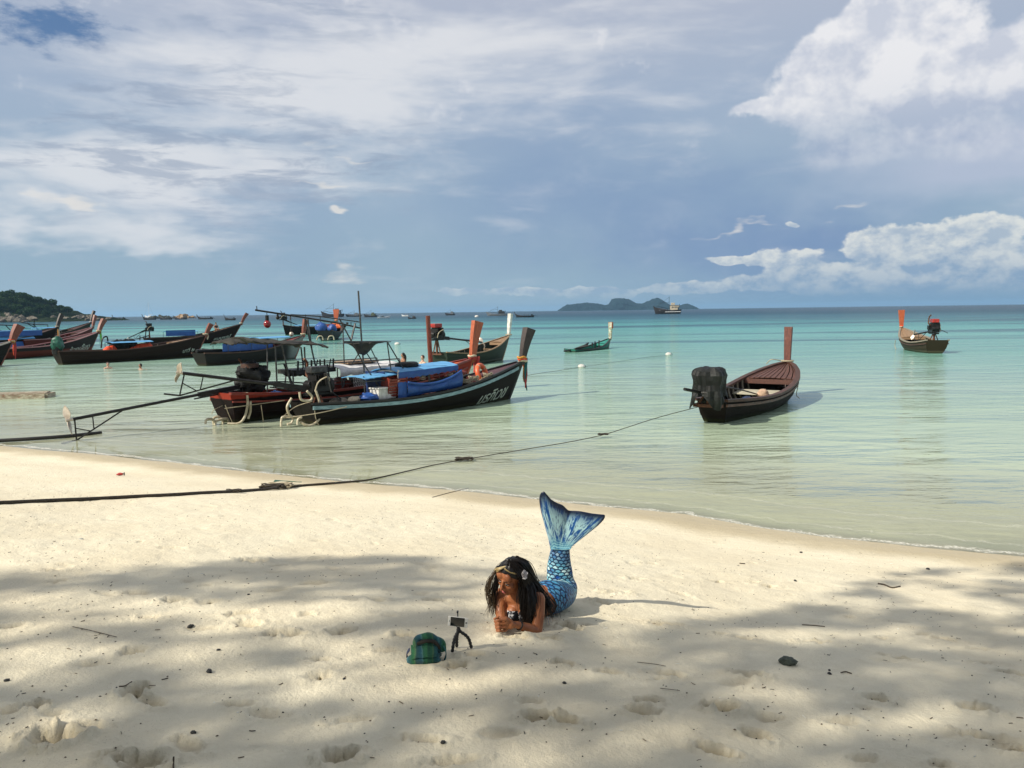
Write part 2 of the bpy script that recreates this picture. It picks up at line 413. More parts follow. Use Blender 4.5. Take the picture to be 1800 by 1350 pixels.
# ------------------------------------------------------------------ sand
def sand_material():
    m, t, b, out = material('sand')
    o = t.coord('Object')
    sh = S(t.t, t.attr('shore').outputs['Fac'])
    n1 = t.noise(o, 0.7, 5, 0.6); n2 = t.noise(o, 9, 5, 0.6); n3 = t.noise(o, 170, 3, 0.7); n4 = t.noise(o, 45, 4, 0.6)
    dry = t.mix(n1.step(.35, .65), (0.74, 0.66, 0.485), (0.79, 0.72, 0.545))
    dry = t.mix(n2.step(.45, .75) * 0.25, dry, (0.62, 0.54, 0.38))
    dry = t.mix(n3.step(.56, .70) * 0.30, dry, (0.42, 0.35, 0.24))
    dry = t.mix(n3.step(.42, .30) * 0.25, dry, (0.80, 0.74, 0.60))
    # coral crumbs and dark grains gathered in drifts
    vor = t.new('ShaderNodeTexVoronoi'); t.put(vor.inputs['Vector'], o); vor.inputs['Scale'].default_value = 60
    crumbs = S(t.t, vor.outputs['Distance']).step(.16, .10) * t.noise(o, 3.0, 4, .6).step(.48, .66)
    dry = t.mix(crumbs * 0.7, dry, (0.26, 0.21, 0.14))
    wet = (0.45, 0.375, 0.235)
    e = sh + (n1 - .5) * 1.1 + (n2 - .5) * .2
    col = t.mix(e.step(1.15, 0.35) * .8, dry, wet)
    col = t.mix(sh.step(0.05, -0.5), col, (0.60, 0.58, 0.40))
    hol_sh = S(t.t, t.attr('hollow_shade').outputs['Fac'])
    col = t.mix((hol_sh * 1.2 + (n2 - .5) * .4 * hol_sh).clamp() * .62, col, (0.30, 0.235, 0.135))  # shade of the hollows painted into the sand colour
    t.put(b.inputs['Base Color'], col)
    t.put(b.inputs['Roughness'], t.sep(t.mix(e.step(0.9, 0.1), (0.95, 0, 0), (0.45, 0, 0)))[0])
    b.inputs['Specular IOR Level'].default_value = 0.25
    rip = t.noise(t.mapping(o, rot=(0, 0, R(-24)), scale=(0.7, 3.2, 1)), 1.7, 5, .6, .6)
    h = n3 * 0.0035 + n4 * 0.008 + n2 * 0.012 + rip * 0.02 * sh.step(4.5, 1.5)
    t.put(b.inputs['Normal'], t.bump(h, 1.0, 1.0))
    return m

th = np.concatenate([np.radians(np.linspace(-180, -60, 50)[:-1]), np.radians(np.linspace(-60, -38, 40)[:-1]), np.radians(np.linspace(-38, 38, 500)), np.radians(np.linspace(38, 60, 40)[1:]), np.radians(np.linspace(60, 180, 50)[1:])])
rs = np.concatenate([[0.02, .5, 1.0], np.geomspace(1.5, 13, 380), np.geomspace(13, 60, 140)[1:], np.geomspace(60, 16000, 40)[1:]])
X, Y = polar(rs, th)
Z = sand_h(X.copy(), Y.copy()); HOL_SHADE = HOLLOW_SHADE.copy()
SHD = shore_dist(X, Y)
# coast beyond the frame stays low
Z = np.where(SHD > 0, np.minimum(Z, 3.0), Z)
sand = bpy.data.objects.new('sand_beach', grid_mesh('sand_beach', np.stack([X, Y, Z], -1), len(th), len(rs), sand_material(), attrs={'shore': SHD, 'hollow_shade': HOL_SHADE}))
link(sand); sand['kind'] = 'structure'

# ------------------------------------------------------------------ water
def water_material():
    m, t, b, out = material('sea_water')
    t.n.remove(b)
    o = t.coord('Object')
    sh = S(t.t, t.attr('shore').outputs['Fac']) * -1      # metres out from the shoreline
    far = t.length(o)
    lane = t.noise(t.mapping(o, rot=(0, 0, R(4)), scale=(0.16, 1.0, 1)), 0.05, 6, 0.62, 0.4)
    lane2 = t.noise(t.mapping(o, rot=(0, 0, R(-3)), scale=(0.10, 1.0, 1)), 0.16, 6, 0.6, 0.3)
    patch = t.noise(t.mapping(o, rot=(0, 0, R(-25)), scale=(.5, 1.0, 1)), 0.14, 4, 0.55)
    dd = (sh + (patch - .5) * sh * 0.35).mx(0.0)
    f = (dd + 1.0)._m('LOGARITHM', 10.0) / 3.0             # 0 at the shore, 1 at a kilometre
    col = t.ramp(f, [(0.0, (0.72, 0.68, 0.51)), (0.20, (0.56, 0.60, 0.44)), (0.36, (0.41, 0.53, 0.38)), (0.46, (0.36, 0.51, 0.40)), (0.55, (0.22, 0.46, 0.37)), (0.64, (0.16, 0.43, 0.37)),
                     (0.72, (0.085, 0.36, 0.33)), (0.79, (0.028, 0.15, 0.19)), (0.88, (0.012, 0.055, 0.10)), (1.0, (0.009, 0.038, 0.08))])
    # wind lanes: dark ripple streaks painted into the water colour
    weed = (lane.step(.50, .57) * far.step(60, 120) * 0.8 + lane2.step(.53, .60) * far.step(45, 80) * 0.65).clamp()
    col = t.mix(weed, col, (0.014, 0.07, 0.10))
    # ripples: long ones across the view, short ones everywhere
    w1 = t.noise(t.mapping(o, rot=(0, 0, R(-18)), scale=(0.45, 1, 1)), 3.0, 4, 0.55, 0.5)
    w2 = t.noise(t.mapping(o, rot=(0, 0, R(12)), scale=(0.5, 1, 1)), 9.0, 4, 0.6, 0.4)
    w3 = t.noise(t.mapping(o, rot=(0, 0, R(-6)), scale=(0.4, 1, 1)), 0.55, 4, 0.55, 0.3)
    calm = t.noise(t.mapping(o, rot=(0, 0, R(-20)), scale=(0.4, 1, 1)), 0.22, 4, 0.6).step(.36, .62) * 0.75 + 0.25
    w4 = t.noise(t.mapping(o, rot=(0, 0, R(-10)), scale=(0.35, 1, 1)), 1.25, 4, 0.6, 0.4)
    h = (w1 * 0.036 + w2 * 0.010 + w4 * 0.07) * calm + w3 * 0.10
    nrm = t.bump(h * sh.step(-0.2, 3.0), 1.0, 1.25)
    dif = t.new('ShaderNodeBsdfDiffuse'); t.put(dif.inputs['Color'], col)
    tr = t.new('ShaderNodeBsdfTransparent'); tr.inputs[0].default_value = (0.93, 0.98, 0.93, 1)
    body = t.new('ShaderNodeMixShader')
    t.put(body.inputs[0], (sh / 7.0).clamp() ** 0.6 * 0.93)
    t.l.new(tr.outputs[0], body.inputs[1]); t.l.new(dif.outputs[0], body.inputs[2])
    # foam: a broken thread at the edge, fainter ones behind it
    fn = t.noise(o, 2.3, 5, .65); fm_ = t.noise(o, 30, 3, .6)
    s2 = sh + (fn - .5) * .55
    foam = ((s2 - .10)._m('ABSOLUTE').step(.085, .02) * .6 + (s2 - .55)._m('ABSOLUTE').step(.05, .0) * .22 + (s2 - 1.5)._m('ABSOLUTE').step(.07, .0) * .18) * fm_.step(.38, .58)
    wh = t.new('ShaderNodeBsdfDiffuse'); wh.inputs[0].default_value = (.86, .84, .74, 1)
    gl = t.new('ShaderNodeBsdfGlossy'); t.put(gl.inputs['Normal'], nrm)
    t.put(gl.inputs['Roughness'], (far / 900.0).clamp() * 0.18 + 0.05)
    fr = t.new('ShaderNodeFresnel'); fr.inputs['IOR'].default_value = 1.33; t.put(fr.inputs['Normal'], nrm)
    cap = t.ramp((far / 400.0).clamp(), [(0, (.66,) * 3), (.2, (.55,) * 3), (1, (.30,) * 3)])
    mx_ = t.new('ShaderNodeMixShader')
    t.put(mx_.inputs[0], S(t.t, fr.outputs[0]).mn(t.sep(cap)[0]))
    t.l.new(body.outputs[0], mx_.inputs[1]); t.l.new(gl.outputs[0], mx_.inputs[2])
    fx = t.new('ShaderNodeMixShader'); t.put(fx.inputs[0], foam.clamp()); t.l.new(mx_.outputs[0], fx.inputs[1]); t.l.new(wh.outputs[0], fx.inputs[2])
    t.l.new(fx.outputs[0], out.inputs[0])
    return m

thw = np.radians(np.concatenate([np.linspace(-180, -45, 40)[:-1], np.linspace(-45, 45, 220), np.linspace(45, 180, 40)[1:]]))
rw = np.concatenate([np.geomspace(6, 60, 160), np.geomspace(60, 15800, 90)[1:]])
X, Y = polar(rw, thw)
water = bpy.data.objects.new('sea_water', grid_mesh('sea_water', np.stack([X, Y, X * 0], -1), len(thw), len(rw), water_material(), attrs={'shore': shore_dist(X, Y)}))
link(water); water['kind'] = 'structure'
# ------------------------------------------------------------------ mesh builder
class MB:
    def __init__(s): s.v = []; s.f = []
    def add(s, vs, fs):
        k = len(s.v); s.v += [tuple(p) for p in vs]; s.f += [tuple(i + k for i in f) for f in fs]; return s
    def box(s, c, size, rot=None):
        x, y, z = (q / 2 for q in size); c = Vector(c)
        vs = [Vector((i * x, j * y, k * z)) for k in (-1, 1) for j in (-1, 1) for i in (-1, 1)]
        if rot is not None: vs = [rot @ p for p in vs]
        return s.add([c + p for p in vs], [(0, 2, 3, 1), (4, 5, 7, 6), (0, 1, 5, 4), (2, 6, 7, 3), (0, 4, 6, 2), (1, 3, 7, 5)])
    def bar(s, p, q, w, h, up=(0, 0, 1)):
        p, q = Vector(p), Vector(q); d = (q - p)
        x = d.normalized(); y = Vector(up).cross(x)
        if y.length < 1e-4: y = Vector((0, 1, 0))
        y.normalize(); z = x.cross(y)
        m = Matrix((x, y, z)).transposed()
        return s.box((p + q) / 2, (d.length, w, h), m)
    def tube(s, pts, r, seg=8, closed=False, flat=1.0):
        pts = [Vector(p) for p in pts]; n = len(pts)
        rr = list(r) if isinstance(r, (list, tuple)) else [r] * n
        ref = None; vs = []
        for i, p in enumerate(pts):
            a = pts[(i - 1) % n] if (closed or i) else p
            b = pts[(i + 1) % n] if (closed or i < n - 1) else p
            d = (b - a); d = d.normalized() if d.length > 1e-9 else Vector((0, 0, 1))
            if ref is None: ref = Vector((0, 0, 1)) if abs(d.z) < .9 else Vector((1, 0, 0))
            u = ref - d * ref.dot(d)
            u = u.normalized() if u.length > 1e-6 else d.orthogonal().normalized()
            w = d.cross(u); ref = u
            for k in range(seg):
                a_ = 2 * math.pi * k / seg
                vs.append(p + (u * math.cos(a_) * flat + w * math.sin(a_)) * rr[i])
        fs = []
        m = n if closed else n - 1
        for i in range(m):
            j = (i + 1) % n
            for k in range(seg):
                l = (k + 1) % seg
                fs.append((i * seg + k, i * seg + l, j * seg + l, j * seg + k))
        if not closed:
            fs.append(tuple(range(seg))[::-1]); fs.append(tuple((n - 1) * seg + k for k in range(seg)))
        return s.add(vs, fs)
    def cyl(s, p, q, r, seg=14, r2=None): return s.tube([p, q], [r, r if r2 is None else r2], seg)
    def grid(s, P, close=False):
        ny, nx = len(P), len(P[0])
        fs = [(j * nx + i, j * nx + i + 1, (j + 1) * nx + i + 1, (j + 1) * nx + i) for j in range(ny - 1) for i in range(nx - 1)]
        if close: fs += [(j * nx + nx - 1, j * nx, (j + 1) * nx, (j + 1) * nx + nx - 1) for j in range(ny - 1)]
        return s.add([p for row in P for p in row], fs)
    def sheet(s, P, th):                                 # a grid with thickness along its own normals
        ny, nx = len(P), len(P[0])
        V = [[Vector(p) for p in row] for row in P]
        N = [[None] * nx for _ in range(ny)]
        for j in range(ny):
            for i in range(nx):
                a = V[j][min(i + 1, nx - 1)] - V[j][max(i - 1, 0)]; b = V[min(j + 1, ny - 1)][i] - V[max(j - 1, 0)][i]
                n = a.cross(b); N[j][i] = n.normalized() if n.length > 1e-9 else Vector((0, 0, 1))
        Q = [[V[j][i] - N[j][i] * th for i in range(nx)] for j in range(ny)]
        s.grid(V); s.grid([row[::-1] for row in Q])
        ring = [(j, 0) for j in range(ny)] + [(ny - 1, i) for i in range(1, nx)] + [(j, nx - 1) for j in range(ny - 2, -1, -1)] + [(0, i) for i in range(nx - 2, 0, -1)]
        vs = [V[j][i] for j, i in ring] + [Q[j][i] for j, i in ring]; m = len(ring)
        return s.add(vs, [(k, (k + 1) % m, (k + 1) % m + m, k + m) for k in range(m)])
    def ball(s, c, r, seg=14, rings=9, rot=None, fn=None):
        c = Vector(c); r = (r, r, r) if isinstance(r, (int, float)) else r
        vs = []
        for j in range(rings + 1):
            th = math.pi * j / rings
            for i in range(seg):
                ph = 2 * math.pi * i / seg
                p = Vector((math.sin(th) * math.cos(ph), math.sin(th) * math.sin(ph), math.cos(th)))
                if fn: p = p * fn(p)
                p = Vector((p.x * r[0], p.y * r[1], p.z * r[2]))
                if rot is not None: p = rot @ p
                vs.append(c + p)
        fs = [(j * seg + i, (j + 1) * seg + i, (j + 1) * seg + (i + 1) % seg, j * seg + (i + 1) % seg) for j in range(rings) for i in range(seg)]
        return s.add(vs, fs)
    def prism(s, outline, y0, y1):                       # outline in x, z; extruded along y
        n = len(outline)
        vs = [(x, y0, z) for x, z in outline] + [(x, y1, z) for x, z in outline]
        fs = [tuple(range(n)), tuple(range(2 * n - 1, n - 1, -1))] + [(i, i + n, (i + 1) % n + n, (i + 1) % n) for i in range(n)]
        return s.add(vs, fs)
    def build(s, name, mat, parent=None, smooth=None, bevel=0, loc=None, label=None):
        me = bpy.data.meshes.new(name); me.from_pydata([tuple(p) for p in s.v], [], s.f)
        me.materials.append(mat)
        bm = bmesh.new(); bm.from_mesh(me)
        bmesh.ops.remove_doubles(bm, verts=bm.verts, dist=1e-5)
        bmesh.ops.recalc_face_normals(bm, faces=bm.faces)
        if smooth is not None:
            for f in bm.faces: f.smooth = True
            for e in bm.edges:
                if len(e.link_faces) == 2 and e.calc_face_angle(0) > R(smooth): e.smooth = False
        bm.to_mesh(me); bm.free()
        o = bpy.data.objects.new(name, me); link(o, parent)
        if loc is not None: o.location = loc
        if bevel:
            b = o.modifiers.new('edge', 'BEVEL'); b.width = bevel; b.segments = 2; b.limit_method = 'ANGLE'
        if label: o['label'] = label
        return o

def thing(name, loc, label, cat, group=None, rz=0.0):
    o = bpy.data.objects.new(name, None); COL.objects.link(o)
    o.empty_display_size = .2
    o.location = loc; o.rotation_euler = (0, 0, rz)
    o['label'] = label; o['category'] = cat
    if group: o['group'] = group
    return o
def tag(o, label, cat, group=None, kind=None):
    o['label'] = label
    if kind: o['kind'] = kind
    o['category'] = cat
    if group: o['group'] = group
    return o
def copy_thing(root, loc, rz, label, scale=1.0):
    def rec(o, par):
        c = o.copy(); COL.objects.link(c)
        if par: c.parent = par
        for ch in list(o.children): rec(ch, c)
        return c
    c = rec(root, None); c.location = loc; c.rotation_euler = (0, 0, rz); c['label'] = label
    c.scale = (scale,) * 3
    return c

def bez(pts, n=12):                                      # Catmull-Rom through points
    P = [Vector(p) for p in pts]; P = [P[0] * 2 - P[1]] + P + [P[-1] * 2 - P[-2]]
    out = []
    for i in range(1, len(P) - 2):
        for k in range(n):
            u = k / n; a, b, c, d = P[i - 1:i + 3]
            out.append(0.5 * ((2 * b) + (c - a) * u + (2 * a - 5 * b + 4 * c - d) * u * u + (3 * b - a - 3 * c + d) * u ** 3))
    out.append(P[-2]); return out
def torus_pts(c, u, w, r, n=28): return [Vector(c) + Vector(u) * (math.cos(2 * math.pi * k / n) * r) + Vector(w) * (math.sin(2 * math.pi * k / n) * r) for k in range(n)]
def lump(c, r, seed, amp=.25, freq=2.0, seg=20, rings=14, rot=None):
    off = Vector((seed * 3.7, seed * 1.3, seed * 2.1))
    def fn(p):
        return 1 + amp * (mnoise.noise(p * freq + off) + .5 * mnoise.noise(p * freq * 2.3 + off)) + amp * .6 * (abs(mnoise.noise(p * freq * 1.7 - off)) - .2)
    return MB().ball(c, r, seg, rings, rot, fn)

# ------------------------------------------------------------------ shared coats
def M(k): return _MAT[k]()
_MAT = {
 'black_wood': lambda: paint('tarred_wood', (.016, .013, .011), (.008, .007, .006), .5, 3, (1, 6, 6), .5, .01, wear=(.10, .075, .055), wear_at=.68),
 'brown_wood': lambda: paint('brown_wood', (.085, .033, .018), (.04, .018, .011), .55, 3, (1, 6, 6), .5, .01, wear=(.16, .10, .07), wear_at=.66),
 'red_wood': lambda: paint('red_wood', (.26, .035, .02), (.14, .022, .014), .5, 3, (1, 6, 6), .5, .01, wear=(.35, .2, .14), wear_at=.68),
 'prow_red': lambda: paint('prow_red_wood', (.24, .065, .035), (.13, .035, .02), .5, 5, (6, 6, 1), .6, .01, wear=(.55, .42, .34), wear_at=.69),
 'prow_dark': lambda: paint('prow_dark_wood', (.050, .034, .028), (.026, .018, .015), .55, 5, (6, 6, 1), .6, .01, wear=(.16, .12, .09), wear_at=.70),
 'prow_orange': lambda: paint('prow_orange_wood', (.48, .11, .035), (.30, .065, .024), .5, 5, (6, 6, 1), .5, .01),
 'orange_deck': lambda: paint('orange_deck_paint', (.82, .17, .035), (.60, .11, .022), .45, 4, (1, 4, 4), .3, .006),
 'maroon': lambda: paint('maroon_deck_paint', (.105, .028, .028), (.06, .018, .018), .4, 4, (1, 5, 5), .4, .006, wear=(.2, .09, .08), wear_at=.66),
 'deck_red': lambda: paint('deck_red_stain', (.125, .045, .028), (.055, .022, .016), .6, 4, (1, 8, 8), .5, .008, wear=(.36, .24, .18), wear_at=.58),
 'grey_wood': lambda: paint('weathered_wood', (.30, .26, .20), (.17, .145, .11), .75, 4, (1, 8, 8), .6, .01),
 'tan_wood': lambda: paint('tan_wood', (.34, .22, .12), (.2, .12, .065), .6, 4, (1, 8, 8), .6, .01),
 'stripe': lambda: paint('pale_blue_rail_paint', (.26, .40, .42), (.13, .22, .24), .5, 4, (1, 5, 5), .4, .006, wear=(.05, .05, .045), wear_at=.60),
 'pale_rail': lambda: paint('pale_rail_paint', (.42, .40, .34), (.25, .22, .18), .55, 4, (1, 5, 5), .4, .006, wear=(.08, .06, .05), wear_at=.60),
 'pink_rail': lambda: paint('pink_rail_paint', (.42, .20, .19), (.30, .12, .12), .5, 4, (1, 5, 5), .4, .006, wear=(.5, .45, .4), wear_at=.60),
 'white_paint': lambda: paint('white_paint', (.72, .70, .65), (.5, .48, .43), .45, 5, (1, 1, 1), .3, .005, wear=(.3, .2, .13), wear_at=.70),
 'iron': lambda: paint('oily_iron', (.022, .021, .020), (.012, .011, .010), .42, 9, (1, 1, 1), .5, .005, metal=.4, wear=(.12, .055, .03), wear_at=.70),
 'grey_iron': lambda: paint('grey_iron', (.10, .10, .10), (.05, .05, .05), .4, 9, (1, 1, 1), .4, .004, metal=.6, wear=(.15, .07, .04), wear_at=.68),
 'rust': lambda: paint('rusty_iron', (.16, .065, .032), (.07, .03, .018), .75, 12, (1, 1, 1), .6, .006, metal=.2),
 'red_tank': lambda: paint('red_engine_enamel', (.45, .03, .02), (.25, .02, .014), .3, 8, (1, 1, 1), .2, .003, wear=(.05, .04, .035), wear_at=.66),
 'bronze': lambda: paint('sunbleached_bronze', (.62, .56, .48), (.45, .38, .30), .35, 8, (1, 1, 1), .2, .003, metal=.35),
 'black_tarp': lambda: paint('black_tarpaulin', (.013, .015, .014), (.006, .0065, .0065), .6, 5, (1, 1, 1), .7, .02, grime=.1, spec=.3),
 'dark_tarp': lambda: paint('ragged_dark_awning', (.040, .036, .026), (.018, .016, .012), .8, 6, (1, 1, 1), .7, .02, wear=(.16, .13, .09), wear_at=.66),
 'blue_tarp': lambda: paint('blue_tarpaulin', (.020, .085, .31), (.014, .062, .24), .5, 3, (1, 1, 1), .8, .03, grime=.15),
 'sky_tarp': lambda: paint('light_blue_roof_sheet', (.12, .36, .62), (.085, .29, .54), .55, 3, (1, 1, 1), .5, .02, grime=.12),  # roof sheets, a lighter blue than the side curtains
 'navy': lambda: paint('navy_blue_boards', (.012, .035, .13), (.008, .022, .08), .5, 4, (1, 1, 1), .4, .01),
 'green_tarp': lambda: paint('green_tarpaulin', (.008, .115, .070), (.005, .06, .038), .45, 5, (1, 1, 1), .7, .02),
 'white_cloth': lambda: paint('white_cloth', (.70, .69, .68), (.55, .54, .53), .85, 4, (1, 1, 1), .6, .02, grime=.15),
 'cream_hose': lambda: paint('cream_hose', (.55, .49, .36), (.33, .28, .18), .6, 6, (1, 1, 1), .3, .004),
 'rope': lambda: paint('pale_rope', (.42, .36, .25), (.26, .22, .15), .9, 40, (1, 1, 1), .8, .004),
 'wet_rope': lambda: paint('dark_wet_rope', (.055, .040, .024), (.022, .017, .011), .7, 30, (1, 1, 1), 1.0, .006),
 'orange_plastic': lambda: paint('orange_plastic', (.80, .16, .05), (.62, .11, .035), .4, 5, (1, 1, 1), .2, .003, grime=.15),
 'orange_cloth': lambda: paint('orange_vest_cloth', (.85, .09, .02), (.5, .05, .015), .7, 6, (1, 1, 1), .6, .01),
 'red_cloth': lambda: paint('red_cloth', (.50, .06, .05), (.32, .035, .03), .8, 8, (5, 5, 1), .6, .01),
 'yellow_cloth': lambda: paint('yellow_cloth', (.65, .33, .05), (.42, .18, .03), .8, 8, (5, 5, 1), .6, .01),
 'green_cloth': lambda: paint('lime_green_cloth', (.22, .62, .06), (.12, .42, .04), .8, 8, (5, 5, 1), .6, .01),
 'teal_cloth': lambda: paint('teal_cloth', (.02, .16, .17), (.01, .09, .10), .8, 8, (5, 5, 1), .6, .01),
 'cream_cloth': lambda: paint('cream_cloth', (.66, .56, .40), (.5, .40, .27), .8, 8, (5, 5, 1), .6, .01),
 'red_glass': lambda: paint('red_lamp_glass', (.28, .012, .015), (.16, .008, .01), .15, 8, (1, 1, 1), 0, .003, spec=.8),
 'letter': lambda: paint('pale_letter_paint', (.50, .55, .45), (.34, .38, .30), .6, 14, (1, 1, 1), .1, .002),
 'skin': lambda: paint('tanned_skin_far', (.34, .17, .10), (.27, .125, .07), .5, 6, (1, 1, 1), .1, .003, grime=.05),
 'pale_skin': lambda: paint('pale_skin_far', (.52, .33, .24), (.45, .26, .18), .5, 6, (1, 1, 1), .1, .003, grime=.05),
 'dark_hair': lambda: paint('dark_hair_far', (.012, .009, .007), (.007, .005, .004), .5, 20, (1, 1, 1), .5, .004),
 'white_hull': lambda: paint('white_hull_paint', (.72, .73, .72), (.55, .56, .55), .35, 2, (1, 1, 1), .1, .003),
 'dark_hull': lambda: paint('dark_far_hull', (.020, .017, .018), (.010, .009, .010), .5, 2, (1, 1, 1), .2, .005),
 'grey_super': lambda: paint('grey_superstructure', (.18, .19, .20), (.09, .10, .11), .5, 2, (1, 1, 1), .2, .005),
 'olive': lambda: paint('olive_superstructure', (.10, .12, .04), (.05, .06, .02), .6, 2, (1, 1, 1), .2, .005),
 'buff': lambda: paint('buff_superstructure', (.55, .48, .35), (.35, .30, .22), .6, 2, (1, 1, 1), .2, .005),
 'glass': lambda: paint('dark_glass', (.015, .02, .025), (.01, .012, .015), .12, 2, (1, 1, 1), 0, .001, spec=.8),
}
# ------------------------------------------------------------------ the longtail boat
def hull_paint(name, top, low, split, side2=None, wear=(.16, .13, .10)):
    if name in _MC: return _MC[name]
    m, t, b, out = material(name)
    o = t.coord('Object'); x, y, z = t.sep(o)
    v = t.mapping(o, scale=(1, 3, 7))
    n1 = t.noise(v, 2.0, 6, .65); n2 = t.noise(v, 8.0, 5, .65); n3 = t.noise(o, 5, 5, .6)
    zz = z + (n3 - .5) * .06
    col = t.mix(zz.step(split + .02, split - .02), top, low)
    if side2: col = t.mix(x.step(side2[0] - .5, side2[0] + .5) * (n1 * .5 + .6).clamp(), col, side2[1])
    col = t.mix(n1.step(.64, .74) * .35, col, wear)
    col = t.mix(n2.step(.60, .70) * .4, col, tuple(c * .4 for c in top))
    col = t.mix(zz.step(.16, .02) * .75, col, (.035, .040, .018))      # weed and slime at the waterline
    t.put(b.inputs['Base Color'], col)
    t.put(b.inputs['Roughness'], (n2 * .4 + .35)); b.inputs['Specular IOR Level'].default_value = .08
    t.put(b.inputs['Normal'], t.bump(n1 + n2 * .6, .4, .02))
    _MC[name] = m
    return m

class Longtail:
    """local frame: x from the stern's waterline to the bow, y to port, z up"""
    def __init__(s, label, stern, bow, B=1.6, sheer=(.55, .45, 1.2), rake=(.35, 1.0), group='longtail boats moored in the bay', nt=26, keel=-.3, list_=0.0):
        s.a = wp(*stern); s.b = wp(*bow); d = s.b - s.a
        s.L = math.hypot(d.x, d.y); s.h = math.atan2(d.y, d.x); s.B = B; s.sheer = sheer; s.rake = rake; s.nt = nt; s.keel = keel
        s.root = thing('longtail_boat', (s.a.x, s.a.y, 0), label, 'longtail boat', group, s.h)
        s.root.rotation_euler.x = list_
        s.c, s.s = math.cos(s.h), math.sin(s.h)
    def loc(s, px, py, yl=0.0):                          # pixel -> local point in the upright plane y = yl
        d = ray(px, py); o = CAM_P - s.a
        n = Vector((-s.s, s.c, 0)); k = (yl - o.dot(n)) / d.dot(n); p = o + d * k
        return Vector((p.x * s.c + p.y * s.s, yl, CAM_P.z + d.z * k))
    def xy(s, wx, wy):
        dx, dy = wx - s.a.x, wy - s.a.y
        return dx * s.c + dy * s.s, -dx * s.s + dy * s.c
    def zs(s, t):
        a, m, b = s.sheer
        z = m
        if t < .4: z += (a - m) * (1 - t / .4) ** 2
        if t > .3: z += (b - m) * ((t - .3) / .7) ** 2.1
        return z
    _T = [0, .1, .25, .45, .6, .75, .87, .95, 1]; _B = [.66, .78, .92, 1, .98, .80, .50, .24, .055]
    def hb(s, t):
        i = np.searchsorted(s._T, t, side='right') - 1
        i = min(max(i, 0), len(s._T) - 2)
        P = [s._B[max(i - 1, 0)], s._B[i], s._B[i + 1], s._B[min(i + 2, len(s._B) - 1)]]
        u = (t - s._T[i]) / (s._T[i + 1] - s._T[i])
        m1 = (P[2] - P[0]) / 2; m2 = (P[3] - P[1]) / 2
        v = (2 * u ** 3 - 3 * u ** 2 + 1) * P[1] + (u ** 3 - 2 * u ** 2 + u) * m1 + (-2 * u ** 3 + 3 * u ** 2) * P[2] + (u ** 3 - u ** 2) * m2
        return max(v, .04) * s.B / 2
    def pt(s, t, v, side, off=0.0):
        """side -1 starboard, +1 port; v 0 keel .. 1 sheer"""
        b = s.hb(t); zs = s.zs(t); zk = s.keel
        x = t * s.L + (-s.rake[0] * (1 - t) ** 4 + s.rake[1] * t ** 4) * v ** 1.1
        y = b * (1 - (1 - v) ** 2.3) + off
        z = zk + (zs - zk) * v ** 1.25
        return Vector((x, y * side, z))
    def hull(s, mat, inner=None, strakes=5):
        vs = []
        for k in range(strakes):
            for q in (0.0, .5, .98): vs.append(((k + q) / strakes, .014 * (1 - q)))
        vs.append((1.0, 0.0))
        ts = [i / s.nt for i in range(s.nt + 1)]
        mb = MB()
        for sd in (-1, 1):
            mb.grid([[s.pt(t, v, sd, o) for t in ts] for v, o in vs])
            mb.grid([[s.pt(t, v, sd, -.035 if s.hb(t) > .06 else -.01) for t in ts] for v, o in vs[::2]])
            mb.grid([[s.pt(t, 1, sd, 0) for t in ts], [s.pt(t, 1, sd, -.035 if s.hb(t) > .06 else -.01) for t in ts]])
        o = mb.build('hull', mat, s.root, smooth=35); s.hull_o = o
        tr = MB(); vv = [i / 8 for i in range(9)]
        left = [s.pt(0, v, 1) for v in vv]; right = [s.pt(0, v, -1) for v in vv]
        for dx in (0.0, .04):
            tr.grid([[l + Vector((dx, 0, 0)), l * .5 + r * .5 + Vector((dx, 0, 0)), r + Vector((dx, 0, 0))] for l, r in zip(left, right)])
        tr.grid([[left[-1], (left[-1] + right[-1]) / 2, right[-1]], [left[-1] + Vector((.04, 0, 0)), (left[-1] + right[-1]) / 2 + Vector((.04, 0, 0)), right[-1] + Vector((.04, 0, 0))]])
        tr.build('transom', mat, s.root)
        return o
    def rail(s, mat, name='gunwale', v=1.0, w=.07, h=.05, off=.01, t0=0.0, t1=.985, sides=(-1, 1), n=30, dz=0.0):
        for sd in sides:
            rows = []
            for i in range(n + 1):
                t = t0 + (t1 - t0) * i / n; p = s.pt(t, v, sd, off) + Vector((0, 0, dz))
                k = min(1, s.hb(t) / .12)
                a, b_ = w * .5 * k, h * .5
                rows.append([p + Vector((0, a * sd, b_)), p + Vector((0, a * sd, -b_)), p + Vector((0, -a * sd, -b_)), p + Vector((0, -a * sd, b_)), p + Vector((0, a * sd, b_))])
            mb = MB().grid(rows); mb.add(rows[0][:4], [(0, 1, 2, 3)]); mb.add(rows[-1][:4], [(0, 1, 2, 3)])
            mb.build(name, mat, s.root)
    def ribs(s, mat, ts, v0=.12):
        for t in ts:
            vv = [v0 + (.97 - v0) * k / 7 for k in range(8)]
            line = [s.pt(t, v, 1, -.055) for v in vv[::-1]] + [s.pt(t, v, -1, -.055) for v in vv]
            mb = MB()
            for a, b in zip(line[:-1], line[1:]): mb.bar(a, b, .05, .045, up=(1, 0, 0))
            mb.build('rib', mat, s.root)
    def floor(s, mat, t0, t1, z=.03, n=5):
        wmax = min(s.hb(t0), s.hb(t1), s.hb((t0 + t1) / 2)) * 1.35
        for k in range(n):
            y = (k - (n - 1) / 2) * wmax / n
            MB().box(((t0 + t1) / 2 * s.L, y, z + .006 * (k % 2)), ((t1 - t0) * s.L, wmax / n - .02, .025)).build('floor_board', mat, s.root)
